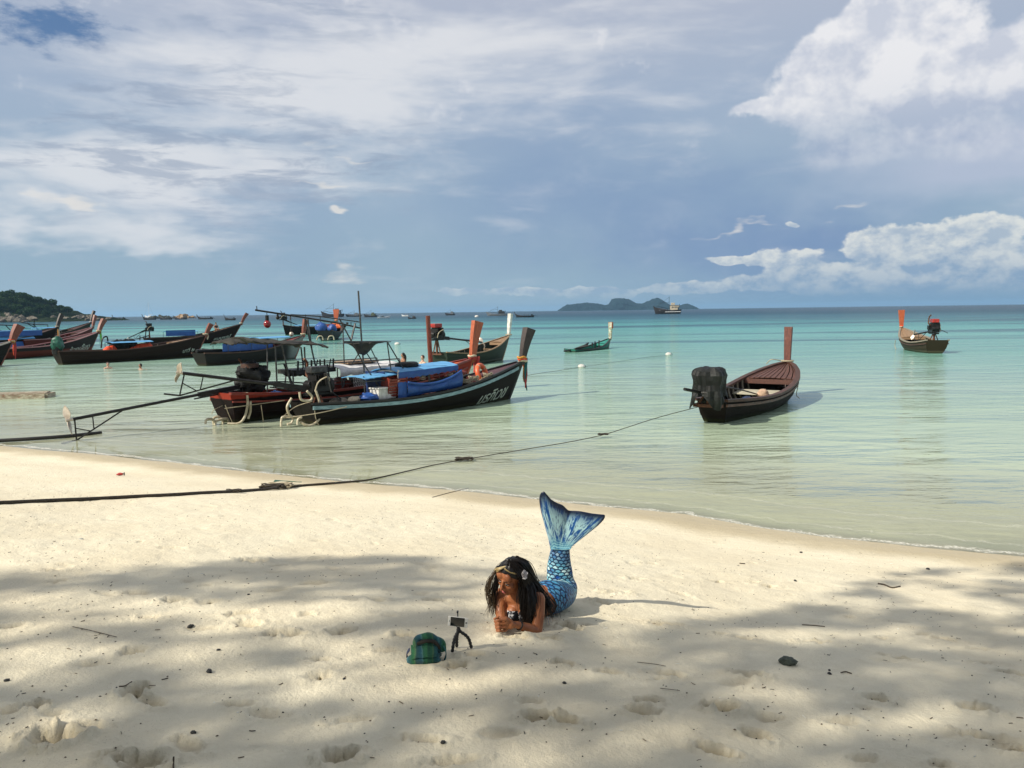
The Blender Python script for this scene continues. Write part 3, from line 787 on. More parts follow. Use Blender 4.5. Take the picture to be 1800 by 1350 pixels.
    def thwart(s, mat, t, w=.28, v=.80, th=.035, name='thwart', n=1):
        for k in range(n):
            tt = t + k * (w + .01) / s.L
            p = s.pt(tt, v, 1, -.04)
            MB().box((p.x, 0, p.z), (w, 2 * p.y, th)).build(name, mat, s.root)
    def foredeck(s, mat, t0=.72, boards=9, name='deck_board', dip=.03, t1=.985, gap=.012):
        n = 12
        for k in range(boards):
            f0 = -1 + 2 * k / boards; f1 = -1 + 2 * (k + 1) / boards
            rows = []
            for i in range(n + 1):
                t = t0 + (t1 - t0) * i / n; p = s.pt(t, .985, 1, -.02); y = max(p.y, .02)
                crown = .05 * (1 - min(1, i / n) * .5)
                rows.append([Vector((p.x, y * (f0 + (f1 - f0) * q) + (gap / 2 if q == 0 else -gap / 2) * min(1, y / .2), p.z - dip + crown * (1 - (f0 + (f1 - f0) * q) ** 2))) for q in (0.0, 1.0)])
            MB().sheet(rows, .025).build(name, mat, s.root)
        p = s.pt(t0, .985, 1, -.02)
        MB().box((p.x - .02, 0, p.z - .09), (.04, p.y * 2, .15)).build('deck_beam', mat, s.root)
    def prow(s, mat, H=1.25, lean=.35, w=(.11, .16), d=(.16, .30), z0=None, mat_stem=None):
        """stem timber up the bow, then the tall blade above the sheer"""
        zt = s.sheer[2]
        mb = MB(); rows = []
        for k in range(9):
            v = k / 8; p = s.pt(1.0, v, 1); x = p.x + .02
            rows.append([(x + .07, .04, p.z), (x - .05, .055, p.z), (x - .05, -.055, p.z), (x + .07, -.04, p.z), (x + .07, .04, p.z)])
        mb.grid(rows).build('stem', mat_stem or mat, s.root)
        x0 = s.pt(1, 1, 1).x; rows = []
        for k in range(11):
            u = k / 10; z = zt - .12 + (H + .12) * u; x = x0 + .01 + lean * (u + .0) - .12 * lean * math.sin(u * math.pi)
            dd = d[0] + (d[1] - d[0]) * u ** 1.3; ww = w[0] + (w[1] - w[0]) * u
            sl = lean / H * dd * .5
            rows.append([(x + dd / 2, ww / 2, z - sl), (x - dd / 2, ww / 2, z + sl * .5), (x - dd / 2, -ww / 2, z + sl * .5), (x + dd / 2, -ww / 2, z - sl), (x + dd / 2, ww / 2, z - sl)])
        mb = MB().grid(rows); mb.add(rows[-1][:4], [(0, 1, 2, 3)]); mb.add(rows[0][:4], [(0, 1, 2, 3)])
        s.prow_o = mb.build('prow_post', mat, s.root, bevel=.008)
        s.px0 = x0; return s.prow_o
    def garland(s, mats, r=.10, z=.06, ribbons=(), drop=.9):
        x0 = s.px0
        for k, m in enumerate(mats):
            c = (x0 + .01 + .03 * k, 0, s.sheer[2] + z - .06 * k)
            pts = [Vector(c) + Vector((math.cos(a) * (r + .04), math.sin(a) * (r * .8), .015 * math.sin(3 * a + k))) for a in np.linspace(0, 2 * math.pi, 18)[:-1]]
            MB().tube(pts, .042, 8, closed=True).build('garland', M(m), s.root, smooth=60)
        for k, (m, dy, dl) in enumerate(ribbons):
            rows = []
            for i in range(13):
                u = i / 12; z_ = s.sheer[2] + z - .03 - dl * u
                x = x0 + .15 + .03 * math.sin(u * 5 + k) + .03 * k; w = .055 + .03 * math.sin(u * 3 + .4) - .03 * u
                yy = dy + .02 * math.sin(u * 6 + 2 * k)
                rows.append([Vector((x + w * math.cos(q * 2.6 + k), yy + w * .8 * math.sin(q * 2.6 + k), z_ + .01 * q)) for q in (0, .35, .7, 1.0)])
            MB().sheet(rows, .008).build('ribbon', M(m), s.root, smooth=60)

    def engine(s, pos, mat='iron', top='iron', cover=None, shaft=None, size=1.0, prop='bronze', handle=None, seed=1, cover_size=(.42, .36, .45), legs=True, bare=False):
        """long-shaft engine on its pivot: block, head, tank, flywheel, pipes"""
        x, y, z = pos; k = size
        mb = MB()
        mb.box((x, y, z), (.46 * k, .30 * k, .26 * k)); mb.box((x + .02 * k, y, z + .2 * k), (.34 * k, .22 * k, .16 * k))
        mb.box((x - .12 * k, y + .02, z + .30 * k), (.12 * k, .16 * k, .1 * k)); mb.box((x, y, z - .17 * k), (.66 * k, .2 * k, .06 * k))
        for i in range(5): mb.box((x + (.1 - .06 * i) * k, y, z + .12 * k), (.016 * k, .36 * k, .26 * k))
        mb.cyl((x + .24 * k, y, z), (x + .32 * k, y, z), .17 * k, 18); mb.cyl((x + .31 * k, y, z), (x + .36 * k, y, z), .07 * k, 12)
        mb.cyl((x - .22 * k, y - .1 * k, z + .05), (x - .22 * k, y + .14 * k, z + .05), .08 * k)
        mb.cyl((x + .1 * k, y - .19 * k, z + .02), (x + .1 * k, y - .19 * k, z + .28 * k), .055 * k)
        mb.box((x + .05 * k, y + .2 * k, z + .08 * k), (.2 * k, .08 * k, .16 * k))
        e = mb.build('engine', M(mat), s.root, bevel=.008)
        if not bare: MB().tube(bez([(x - .1 * k, y + .13 * k, z + .15 * k), (x - .12 * k, y + .26 * k, z + .25 * k), (x - .1 * k, y + .24 * k, z + .5 * k), (x - .2 * k, y + .2 * k, z + .6 * k)], 5), .028 * k, 8).build('exhaust_pipe', M('rust'), e, smooth=60)
        MB().box((x - .02 * k, y, z + .36 * k), (.42 * k, .26 * k, .15 * k)).build('fuel_tank', M(top), e, bevel=.03)
        MB().cyl((x + .14 * k, y - .05 * k, z + .26 * k), (x + .14 * k, y - .05 * k, z + .42 * k), .065 * k).build('air_filter', M('grey_iron'), e, smooth=50)
        MB().tube(bez([(x + .2 * k, y - .16 * k, z + .1 * k), (x + .1 * k, y - .25 * k, z + .2 * k), (x - .1 * k, y - .2 * k, z + .1 * k), (x - .2 * k, y - .2 * k, z - .1 * k)], 4), .016 * k, 6).build('hose', M('cream_hose'), e, smooth=60)
        if legs:
            zb = s.zs(0) - .12; mb = MB()
            mb.cyl((x, y, zb), (x, y, z - .15 * k), .045 * k)
            for sg in (-1, 1): mb.bar((x - .02, y + .26 * sg, zb), (x, y + .05 * sg, z - .15 * k), .05, .05)
            mb.box((x, y, zb), (.16, .75, .08)); mb.build('engine_pivot', M('rust'), e)
        if cover:
            c0 = lump((x, y, z + .12), tuple(q * size for q in cover_size), seed, .34, 1.8, 34, 22)
            c0.build('engine_cover', M(cover), e, smooth=50)
        if handle:
            h = Vector(handle); MB().tube(bez([(x + .2 * k, y, z), ((x + h.x) / 2, (y + h.y) / 2, (z + h.z) / 2 + .06), h], 5), .02, 8).build('tiller_handle', M('iron'), e, smooth=60)
        if shaft:
            a = Vector((x - .2 * k, y, z - .06)); b = Vector(shaft); d = (b - a).normalized(); Ls = (b - a).length
            side = d.cross(Vector((0, 0, 1))).normalized(); up = side.cross(d)
            sh = MB().cyl(a, b, .035 * k, 10); sh.bar(a, a + d * Ls * .30, .10 * k, .11 * k); sh.bar(a + d * Ls * .02 - up * .10, a + d * Ls * .33 - up * .09, .05, .035)
            for q in (.08, .18, .28): sh.bar(a + d * Ls * q - up * .1, a + d * Ls * q, .03, .03)
            so = sh.build('drive_shaft', M('iron'), e, smooth=50)
            tb = MB(); f = b - d * .02
            low = f - up * .46 * k + d * .02; tb.tube([f - d * .02, low], .020, 6); tb.tube([f - d * 1.05 * k, low], .020, 6)
            tb.tube([f - d * .38 * k - up * .02, f - d * .36 * k - up * .30 * k], .016, 6)
            tb.tube([f - up * .2 * k, f - d * .28 * k - up * .32 * k], .014, 6); tb.tube([low, low + d * .30 * k], .022, 6)
            tb.build('skeg', M('iron'), e, smooth=60)
            hub = b + d * .10; pb = MB().cyl(b, b + d * .16, .035, 10)
            for j in range(2):
                an = .35 + math.pi * j + seed; rd = side * math.cos(an) + up * math.sin(an); tn = d.cross(rd)
                rows = []
                for i in range(7):
                    u = i / 6; w = .085 * math.sin(math.pi * min(1, u * .86 + .14)) + .012; tw = .9 - .5 * u
                    cc = hub + rd * (.03 + .34 * u)
                    ax = (tn * math.cos(tw) + d * math.sin(tw))
                    rows.append([cc - ax * w, cc + (d * -.012), cc + ax * w])
                pb.sheet(rows, .012)
            pb.build('propeller', M(prop), e, smooth=50)
        return e
    def canopy(s, x0, x1, zr, mat, w=None, post='grey_iron', crown=.08, th=.02, sag=.0, posts=3, zb=None, drop=0.0, name='awning'):
        w = w or s.B * .42; rows = []
        for i in range(9):
            x = x0 + (x1 - x0) * i / 8
            rows.append([Vector((x, w * q, (zr(x) if callable(zr) else zr) + crown * (1 - q * q) - sag * math.sin(i * 1.57) ** 2)) for q in np.linspace(-1, 1, 9)])
        MB().sheet(rows, th).build(name, M(mat), s.root, smooth=60)
        for i in range(posts):
            x = x0 + .06 + (x1 - x0 - .12) * i / max(1, posts - 1); t = max(0, min(1, x / s.L))
            for sd in (-1, 1):
                z = zr(x) if callable(zr) else zr
                MB().tube([(x, w * sd * .97, zb if zb is not None else s.zs(t) - .05), (x, w * sd * .97, z)], .018, 6).build('awning_post', M(post), s.root)
        if drop:
            for sd in (-1, 1):
                rows = [[Vector((x0 + (x1 - x0) * i / 10, (w + .015) * sd + .02 * math.sin(i * 2.1) * q, (zr(x0) if callable(zr) else zr) - drop * q)) for q in (0, .5, 1)] for i in range(11)]
                MB().sheet(rows, .01).build('side_curtain', M('blue_tarp'), s.root, smooth=60)
    def writing(s, text, t0, width, v0, height, side=-1, mat='letter', slant=0.0, off=.018):
        width = min(width, (.955 - t0) * s.L)
        cu = bpy.data.curves.new('boat_name', 'FONT'); cu.body = text; cu.size = 1; cu.shear = slant; cu.resolution_u = 3
        cu.offset = .012
        tmp = bpy.data.objects.new('boat_name', cu); COL.objects.link(tmp)
        dg = bpy.context.evaluated_depsgraph_get(); dg.update()
        me = bpy.data.meshes.new_from_object(tmp.evaluated_get(dg)); bpy.data.objects.remove(tmp)
        if not len(me.vertices): return
        xs = [v.co.x for v in me.vertices]; ys = [v.co.y for v in me.vertices]
        x0, x1, y0, y1 = min(xs), max(xs), min(ys), max(ys)
        for v in me.vertices:
            u = (v.co.x - x0) / (x1 - x0); q = (v.co.y - y0) / (y1 - y0)
            if side > 0: u = 1 - u
            t = t0 + width / s.L * u
            p = s.pt(t, v0 + height * q, side, off)
            v.co = p
        me.materials.clear(); me.materials.append(M(mat))
        o = bpy.data.objects.new('boat_name', me); link(o, s.root)
        sd = o.modifiers.new('thick', 'SOLIDIFY'); sd.thickness = .006; sd.offset = 1 if side < 0 else -1
        return o
GRP = 'longtail boats moored in the bay'
K = lambda *a: tuple(a)
def poly(b, pts, r, name, mat, parent=None, seg=6, smooth=60, curve=True, closed=False, yl=0.0):
    """a pipe or rope in the boat's frame through pixels (px, py[, y]) at side offset y"""
    P = [b.loc(p[0], p[1], p[2] if len(p) > 2 else yl) for p in pts]
    if curve and len(P) > 2: P = bez(P, 6)
    return MB().tube(P, r, seg, closed).build(name, M(mat), parent or b.root, smooth=smooth)

# ============ A: the front boat of the near pair, black hull, blue tarpaulin
hA = hull_paint('front_boat_hull', (.012, .010, .009), (.018, .008, .007), .12, side2=(8.2, (.07, .11, .085)), wear=(.07, .05, .04))
A = Longtail('black longtail boat under a blue tarpaulin, nearest of the close pair', (549, 744), (884, 703), B=1.75, sheer=(.60, .50, 1.28), rake=(.35, .95), list_=R(-1))
A.hull(hA, hull_paint('front_boat_inside', (.05, .03, .022), (.03, .02, .016), .0))
A.rail(M('stripe'), 'rub_rail', v=.90, w=.05, h=.10, off=.03)
A.rail(M('black_wood'), 'gunwale', w=.10, h=.06)
A.ribs(M('brown_wood'), [.06 + .06 * i for i in range(15)])
A.floor(M('brown_wood'), .05, .8)
A.thwart(M('grey_wood'), .16, .3); A.thwart(M('brown_wood'), .40, .25); A.thwart(M('brown_wood'), .62, .25)
A.foredeck(M('maroon'), t0=.80, boards=8)
A.prow(M('prow_dark'), H=1.12, lean=.42, w=(.13, .24), d=(.18, .42), mat_stem=M('black_wood'))
A.garland(['yellow_cloth', 'orange_cloth', 'cream_cloth'], r=.12, z=.12, ribbons=[('red_cloth', -.04, 1.05), ('yellow_cloth', .04, .85), ('teal_cloth', .0, 1.15), ('brown_cloth' if 0 else 'red_cloth', .06, .7)])
A.writing('มรกิเวช', .76, 1.45, .36, .29, slant=.3)
# blue roof and curtain
p0 = A.loc(700, 656, -.66); p1 = A.loc(805, 643, -.66); xm = A.loc(640, 655, -.4).x
zr = lambda x: p0.z + (p1.z - p0.z) * (x - p0.x) / (p1.x - p0.x)
def slab(b, x0, x1, z0, z1, w, mat, name, crown=.06, th=.02, front=.06, y0=None):
    rows = []
    for i in range(13):
        u = i / 12; x = x0 + (x1 - x0) * u
        rows.append([Vector((x, (w * q if y0 is None else y0 + w * q), z0 + (z1 - z0) * u + crown * (1 - q * q) - .012 * abs(math.sin(i * 1.6)) + .012 * mnoise.noise(Vector((x * 3, q * 3, 0))))) for q in np.linspace(-1, 1, 11)])
    return MB().sheet(rows, th).build(name, mat, b.root, smooth=50)
slab(A, p0.x, p1.x, p0.z, p1.z, .68, M('sky_tarp'), 'tarpaulin_roof', .10)
slab(A, xm - .1, p0.x + .1, p0.z - .12, p0.z - .05, .60, M('sky_tarp'), 'tarpaulin_roof', .05)
# valance and slung side curtain
def curtain(b, y, xa, xb, top, bot, mat, name, bulge=.05, n=26, m=8, hole=None):
    rows = []
    for j in range(m + 1):
        v = j / m
        rows.append([Vector((xa + (xb - xa) * i / n, y - bulge * math.sin(v * math.pi) * (1 + .4 * math.sin(i * .9)) - .012 * mnoise.noise(Vector((i * .5, j * .7, 2))), top(i / n) * (1 - v) + bot(i / n) * v)) for i in range(n + 1)])
    return MB().sheet(rows, .008).build(name, mat, b.root, smooth=60)
zt = lambda u: p0.z + (p1.z - p0.z) * u
curtain(A, -.69, p0.x, p1.x, lambda u: zt(u) + .0, lambda u: zt(u) - .20 + .06 * u - .02 * math.sin(u * 60), M('blue_tarp'), 'valance', .01)
pb0 = A.loc(702, 700, -.72); pb1 = A.loc(813, 680, -.72)
curtain(A, -.70, pb0.x + .28, pb1.x, lambda u: zt(u) - .16 - .12 * (1 - u) ** .7 - .17 * math.sin(u * 3.14) ** .8 + .05 * u ** 4, lambda u: pb0.z + (pb1.z - pb0.z) * u, M('blue_tarp'), 'side_curtain', .09)
curtain(A, -.70, pb0.x - .02, pb0.x + .30, lambda u: pb0.z + .46, lambda u: pb0.z - .02, M('blue_tarp'), 'side_curtain', .02, 8, 5)
MB().tube(bez([Vector((pb0.x + .28 + (pb1.x - pb0.x - .3) * u, -.80, zt(u) - .17 - .12 * (1 - u) ** .7 - .17 * math.sin(u * 3.14) ** .8 + .05 * u ** 4)) for u in np.linspace(0, .97, 10)], 3), .035, 8).build('rolled_hem', M('blue_tarp'), A.root, smooth=60)
for i in range(9):                                        # vests and cloth hung under the roof
    x = p0.x + .5 + i * .27; 
    lump((x, -.50 + .1 * (i % 2), zt((x - p0.x) / (p1.x - p0.x)) - .27), (.12, .07, .07), i, .3, 2, 10, 7).build('hung_life_vest', M(['red_wood', 'red_cloth', 'cream_cloth', 'brown_wood'][i % 4]), A.root, smooth=60)
for x in (p0.x + .05, (p0.x + p1.x) / 2, p1.x - .05):
    for sd in (-1, 1): MB().tube([(x, .66 * sd, .5), (x, .66 * sd, zr(x) + .0)], .022, 6).build('roof_post', M('white_paint' if x < p0.x + .1 else 'grey_iron'), A.root)
for u in (0.18, .36, .54): 
    a = A.loc(706 + 90 * u, 676 - 12 * u, -.6); MB().bar((p0.x, -.60, zt(0) - .30 - .02), (p1.x - .1, -.60, zt(1) - .22 + .06 * u), .02, .02).build('red_rail', M('red_wood'), A.root) if u < .2 else None
# dark panel standing in for the cabin's dark interior, red crate and blue flap
xa = A.loc(655, 690, 0).x
MB().box((p0.x - .25, .12, .98), (.03, .95, .62)).build('dark_end_panel', M('navy'), A.root)
MB().box((p0.x + .02, -.66, .78), (.04, .04, 1.1)).build('cabin_corner_post', M('white_paint'), A.root)
tc = A.loc(716, 651, -.05)
zc = p0.z + .16
MB().tube(torus_pts((tc.x, -.05, zc), (1, 0, .03), (0, 1, 0), .27, 26), .095, 10, closed=True).build('tyre_ring', M('black_tarp'), A.root, smooth=60)
def crate(name, loc, size, mat, label, cat, rz, slats=6, rot=(0, 0, 0), group=None):
    o = thing(name, loc, label, cat, group, rz); o.rotation_euler = (rot[0], rot[1], rz)
    w, d, h = size; n = slats
    for k in range(n):
        MB().box((0, d / 2, h * (k + .5) / n), (w, .012, h / n * .72)).build('slat', M(mat), o)
        MB().box((0, -d / 2, h * (k + .5) / n), (w, .012, h / n * .72)).build('slat', M(mat), o)
    for sx in (-1, 1):
        MB().box((sx * w / 2, 0, h / 2), (.014, d, h)).build('end_panel', M(mat), o)
        for sy in (-1, 1): MB().box((sx * w / 2, sy * (d / 2 + .008), h / 2), (.03, .02, h + .02)).build('corner_post', M(mat), o)
    MB().box((0, 0, .01), (w, d, .015)).build('bottom', M(mat), o)
    return o
def wl(b, p):                                            # boat frame -> world
    p = Vector(p); return Vector((b.a.x + p.x * b.c - p.y * b.s, b.a.y + p.x * b.s + p.y * b.c, p.z))
q = A.loc(688, 698, -.35); crate('crate', wl(A, (q.x, -.42, .62)), (.62, .34, .55), 'red_wood', 'red slatted crate leaning in the black boat beside its blue curtain', 'crate', A.h, 7, (R(14), 0, 0))
q = A.loc(676, 706, -.5); 
o = thing('cool_box', wl(A, (q.x, -.45, .52)), 'white foam cool box aboard the black boat, below the red crate', 'cool box', None, A.h + .2)
MB().box((0, 0, .16), (.75, .36, .30)).build('tub', M('white_paint'), o, bevel=.03); MB().box((0, 0, .335), (.79, .40, .05)).build('lid', M('white_paint'), o, bevel=.015)
q = A.loc(650, 709, -.5)
tag(lump(wl(A, (q.x, -.45, .60)), (.30, .2, .13), 3, .4, 2.2).build('cloth_bundle', M('blue_tarp'), None, smooth=60), 'crumpled blue bundle lying on the gunwale of the black boat, left of the white box', 'bundle')
# bow gear: lifebuoy, nets, ropes
q = A.loc(847, 668, -.1)
lb = thing('lifebuoy', wl(A, (q.x, -.1, .98)), 'orange lifebuoy standing in the bow of the black boat', 'lifebuoy', None, A.h)
MB().tube(torus_pts((0, 0, 0), (.8, .3, .12), (-.12, .3, .85), .30, 28), .085, 12, closed=True).build('ring', M('orange_plastic'), lb, smooth=60)
for k in range(4):
    a = k * math.pi / 2 + .5; c = Vector((.8, .3, .12)) * math.cos(a) * .3 + Vector((-.12, .3, .85)) * math.sin(a) * .3
    MB().tube(torus_pts(c, Vector(c).normalized(), Vector((.8, .3, .12)).cross(Vector((-.12, .3, .85))).normalized(), .09, 10), .014, 6, closed=True).build('grab_line', M('cream_hose'), lb)
for k, (px, py, rr) in enumerate([(822, 684, .20), (835, 681, .16), (860, 676, .15), (808, 689, .14)]):
    q = A.loc(px, py, -.5)
    rp = []
    for i in range(60): a = i * .62; rp.append((q.x + rr * (1 + .3 * math.sin(i * .37)) * math.cos(a), -.45 + rr * .8 * math.sin(a), .74 + .06 * k + .0025 * i + .03 * math.sin(i * 1.3)))
    rc = MB().tube([wl(A, p) for p in rp], .016, 5).build('rope_coil', M('rope'), None)
    tag(rc, ['pale rope coiled loosely beside the blue curtain in the black boat', 'pale rope heap in front of the orange lifebuoy', 'pale rope loops right of the orange lifebuoy', 'small rope pile nearest the curtain corner of the black boat'][k], 'rope')
# frame with the tall mast
for nm, pts, r_ in [('mast', [(632, 511, .1), (637, 600, .1), (641, 655, .1)], .028),
        ('frame_pipe', [(598, 560, -.3), (640, 640, -.3), (668, 682, -.3)], .022), ('frame_pipe', [(606, 601, -.4), (682, 601, -.4), (712, 652, -.4)], .022), ('frame_pipe', [(606, 602, .5), (677, 600, .5)], .020),
        ('frame_pipe', [(682, 603, -.4), (688, 650, -.4)], .02), ('frame_pipe', [(604, 566, .4), (606, 640, .4)], .02), ('frame_pipe', [(648, 602, .1), (671, 650, .1)], .018), ('frame_pipe', [(636, 615, .1), (619, 640, .1)], .018),
        ('frame_pipe', [(642, 615, .1), (656, 637, .1)], .018), ('frame_pipe', [(684, 642, -.4), (708, 638, -.4)], .02), ('frame_pipe', [(618, 600, .2), (626, 568, .2)], .032), ('frame_pipe', [(640, 662, -.4), (642, 700, -.4)], .02),
        ('frame_pipe', [(628, 672, -.5), (700, 668, -.5)], .02), ('frame_pipe', [(575, 655, -.5), (583, 690, -.5)], .022)]:
    poly(A, pts, r_, nm, 'grey_iron', curve=False)
c0 = A.loc(640, 606, .05)
rows = []
for i in range(15):
    u = i / 14; x0_ = A.loc(620, 603, 0).x; x1_ = A.loc(674, 603, 0).x
    rows.append([Vector((x0_ + (x1_ - x0_) * u, .42 * q, c0.z + .06 - .36 * math.exp(-((u - .35) / .2) ** 2) * (1 - q * q) - .05 * abs(mnoise.noise(Vector((u * 9, q * 4, 0)))))) for q in np.linspace(-1, 1, 9)])
MB().sheet(rows, .015).build('slung_cover', M('dark_tarp'), A.root, smooth=60)
e = A.engine((A.loc(560, 690, 0).x, 0, 1.02), mat='iron', top='grey_iron', shaft=A.loc(322, 655, .9), size=1.25, seed=2, handle=A.loc(600, 702, -.3))
for nm, pts in [('stern_fender', [(556, 688, -.5), (563, 712, -.5), (562, 735, -.5), (550, 747, -.5), (538, 748, -.5), (528, 742, -.4)]), ('stern_fender', [(513, 700, -.2), (505, 715, -.2), (508, 728, -.2), (515, 735, -.2), (512, 744, -.2), (505, 746, -.2)]),
        ('stern_fender', [(494, 750, -.1), (495, 738, -.1), (500, 733, -.1), (530, 734, .0)]), ('stern_fender', [(523, 747, -.4), (524, 738, -.4), (530, 734, -.4)]), ('stern_hoop', [(527, 690, -.5), (530, 703, -.5), (545, 705, -.5), (549, 698, -.5), (540, 688, -.5)])]:
    poly(A, pts, .035, nm, 'cream_hose')
for pts in ([(497, 733, 0), (520, 715, 0), (550, 706, -.5)], [(500, 735, -.1), (560, 727, -.7), (610, 716, -.85)], [(553, 715, -.6), (555, 735, -.6), (560, 748, -.6)]): poly(A, pts, .012, 'lashing', 'rope', curve=True)
for k in range(9): lump(A.loc(590 + k * 11, 707 - k * 1.2, -.3 + .25 * (k % 3)), (.22, .16, .10), k + 30, .4, 2, 12, 8).build('gear_heap', M(['dark_tarp', 'grey_wood', 'black_tarp', 'cream_cloth'][k % 4]), A.root, smooth=60)

# ============ B: second boat of the pair
hB = hull_paint('second_boat_hull', (.26, .035, .020), (.010, .006, .006), .69, wear=(.10, .05, .035))
B = Longtail('dark red longtail boat with an orange foredeck and orange prow, behind the black tarpaulin boat', (407, 742), (800, 690), B=1.6, sheer=(.86, .66, 1.22), rake=(.35, 1.0))
B.hull(hB, M('brown_wood'))
B.rail(M('red_wood'), 'gunwale', w=.12, h=.07); B.rail(M('red_wood'), 'rub_rail', v=.84, w=.05, h=.05, off=.03)
B.ribs(M('red_wood'), [.08 + .08 * i for i in range(10)]); B.floor(M('red_wood'), .05, .75, .12)
for t in (.12, .30, .48, .56, .66): B.thwart(M('red_wood'), t, .30, v=.84)
B.foredeck(M('orange_deck'), t0=.74, boards=6)
B.prow(M('prow_orange'), H=1.42, lean=.36, w=(.14, .18), d=(.22, .52))
B.garland(['cream_cloth', 'red_cloth', 'red_cloth'], r=.13, z=.10, ribbons=[('red_cloth', -.06, .95), ('red_cloth', .02, 1.1), ('red_cloth', -.12, .8)])
B.engine((B.loc(443, 690, 0).x, 0, 1.05), mat='iron', cover=None, shaft=B.loc(128, 737, .4), size=1.15, seed=1, handle=B.loc(560, 676, 0))
cv = B.loc(443, 664, 0); lump((cv.x, 0, cv.z), (.46, .40, .42), 6, .42, 2.1, 34, 24).build('engine_hood', M('black_tarp'), B.root, smooth=50)
MB().cyl((cv.x - .05, 0, cv.z + .30), (cv.x - .05, 0, cv.z + .42), .26).build('hood_lid', M('brown_wood'), B.root, smooth=50)
poly(B, [(447, 632, 0), (446, 645, 0)], .03, 'stub_pipe', 'iron')
# ragged awning
def ragged(b, pts_top, w, mat, name, seed=0):
    rows = []
    P = bez([b.loc(px, py, 0) for px, py in pts_top], 7)
    for i, p in enumerate(P):
        rows.append([Vector((p.x, w * q, p.z + .08 * (1 - q * q) - .06 * mnoise.noise(Vector((i * .45 + seed, q * 2.2, 0))) - .08 * abs(q) ** 3 * abs(mnoise.noise(Vector((i * 1.1, seed, 3)))))) for q in np.linspace(-1, 1, 11)])
    MB().sheet(rows, .03).build(name, M(mat), b.root, smooth=50)
ragged(B, [(418, 600), (450, 603), (490, 605), (530, 606), (552, 610)], .70, 'dark_tarp', 'ragged_awning', 1)
ragged(B, [(388, 607), (402, 603), (416, 604)], .5, 'dark_tarp', 'ragged_awning', 5)
for pts in ([(484, 608, -.6), (487, 680, -.6)], [(470, 606, .6), (470, 695, .6)], [(496, 608, -.6), (512, 680, -.6)], [(535, 610, -.5), (537, 648, -.5)], [(529, 610, .5), (534, 655, .5)], [(536, 560, -.2), (556, 650, -.2)], [(541, 561, .2), (549, 620, .2)],
            [(503, 655, .5), (500, 685, .5)], [(515, 655, -.5), (516, 690, -.5)], [(575, 640, -.4), (582, 680, -.4)], [(600, 655, .5), (601, 678, .5)], [(608, 655, -.4), (604, 680, -.4)]):
    poly(B, pts, .026, 'awning_post', 'grey_iron', curve=False)
# slatted bench hung aft of the roof
b0 = B.loc(504, 654, 0); b1 = B.loc(574, 650, 0)
MB().box(((b0.x + b1.x) / 2, 0, b0.z), (b1.x - b0.x, .9, .13)).build('rack_shelf', M('black_wood'), B.root)
for i in range(9):
    x = b0.x + .08 + (b1.x - b0.x - .16) * i / 8
    MB().bar((x, -.43, b0.z + .06), (x + .05 * math.sin(i * 2), -.46, b0.z + .34), .05, .03).build('rack_slat', M('black_wood'), B.root)
MB().bar((b0.x, -.44, b0.z + .22), (b1.x, -.44, b0.z + .22), .025, .025).build('rack_rail', M('grey_iron'), B.root)
MB().bar((b0.x, .44, b0.z + .22), (b1.x, .44, b0.z + .22), .025, .025).build('rack_rail', M('grey_iron'), B.root)
poly(B, [(500, 640, -.45), (515, 680, -.45)], .04, 'rack_post', 'black_wood', curve=False)
for k in range(5): lump(B.loc(508 + 10 * k, 656, -.3), (.15, .12, .10), k, .4, 2, 10, 7).build('rack_load', M('dark_tarp'), B.root, smooth=60)
# white cloth roof with rails
w0 = B.loc(574, 648, 0); w1 = B.loc(684, 640, 0)
slab(B, w0.x, w1.x, w0.z, w1.z, .62, M('white_cloth'), 'cloth_roof', .10, .02)
curtain(B, -.63, w0.x, w1.x, lambda u: w0.z + (w1.z - w0.z) * u, lambda u: w0.z + (w1.z - w0.z) * u - .22 - .03 * math.sin(u * 30), M('white_cloth'), 'cloth_skirt', .03)
for y_, dz in ((-.55, .20), (.55, .20)):
    MB().tube([(w0.x - .1, y_, w0.z + dz), (w1.x - .05, y_, w1.z + dz), (w1.x + .02, y_, w1.z + .02)], .02, 6).build('roof_rail', M('grey_iron'), B.root)
MB().box(((w0.x + w1.x) / 2 - .1, 0, (w0.z + w1.z) / 2 + .16), (1.3, .7, .06)).build('roof_board', M('tan_wood'), B.root)
for i in range(4):
    x = w0.x + .1 + (w1.x - w0.x - .2) * i / 3
    for sd in (-1, 1): MB().tube([(x, .6 * sd, .6), (x, .6 * sd, w0.z)], .022, 6).build('roof_post', M('grey_iron'), B.root)
for dz in (.28, .45, .62):
    MB().tube([(w0.x - .8, -.66, .66 + dz * .6), (w1.x - .3, -.66, .66 + dz * .6)], .014, 5).build('side_rail', M('grey_iron'), B.root)
# hanging net
nt_ = []; q0 = B.loc(611, 650, -.5); q1 = B.loc(630, 705, -.5)
rows = [[Vector((q0.x + (.42 + .5 * v) * u + .1 * v, -.72 - .1 * math.sin(u * 5) * v, q0.z + (q1.z - q0.z) * v)) for u in np.linspace(0, 1, 9)] for v in np.linspace(0, 1, 9)]
mb = MB()
for r_ in rows: mb.tube(r_, .006, 4)
for i in range(9): mb.tube([r_[i] for r_ in rows], .006, 4)
for i in range(8):
    for j in range(8): mb.tube([rows[j][i], rows[j + 1][i + 1]], .005, 4)
mb.build('hanging_net', M('white_cloth'), B.root)
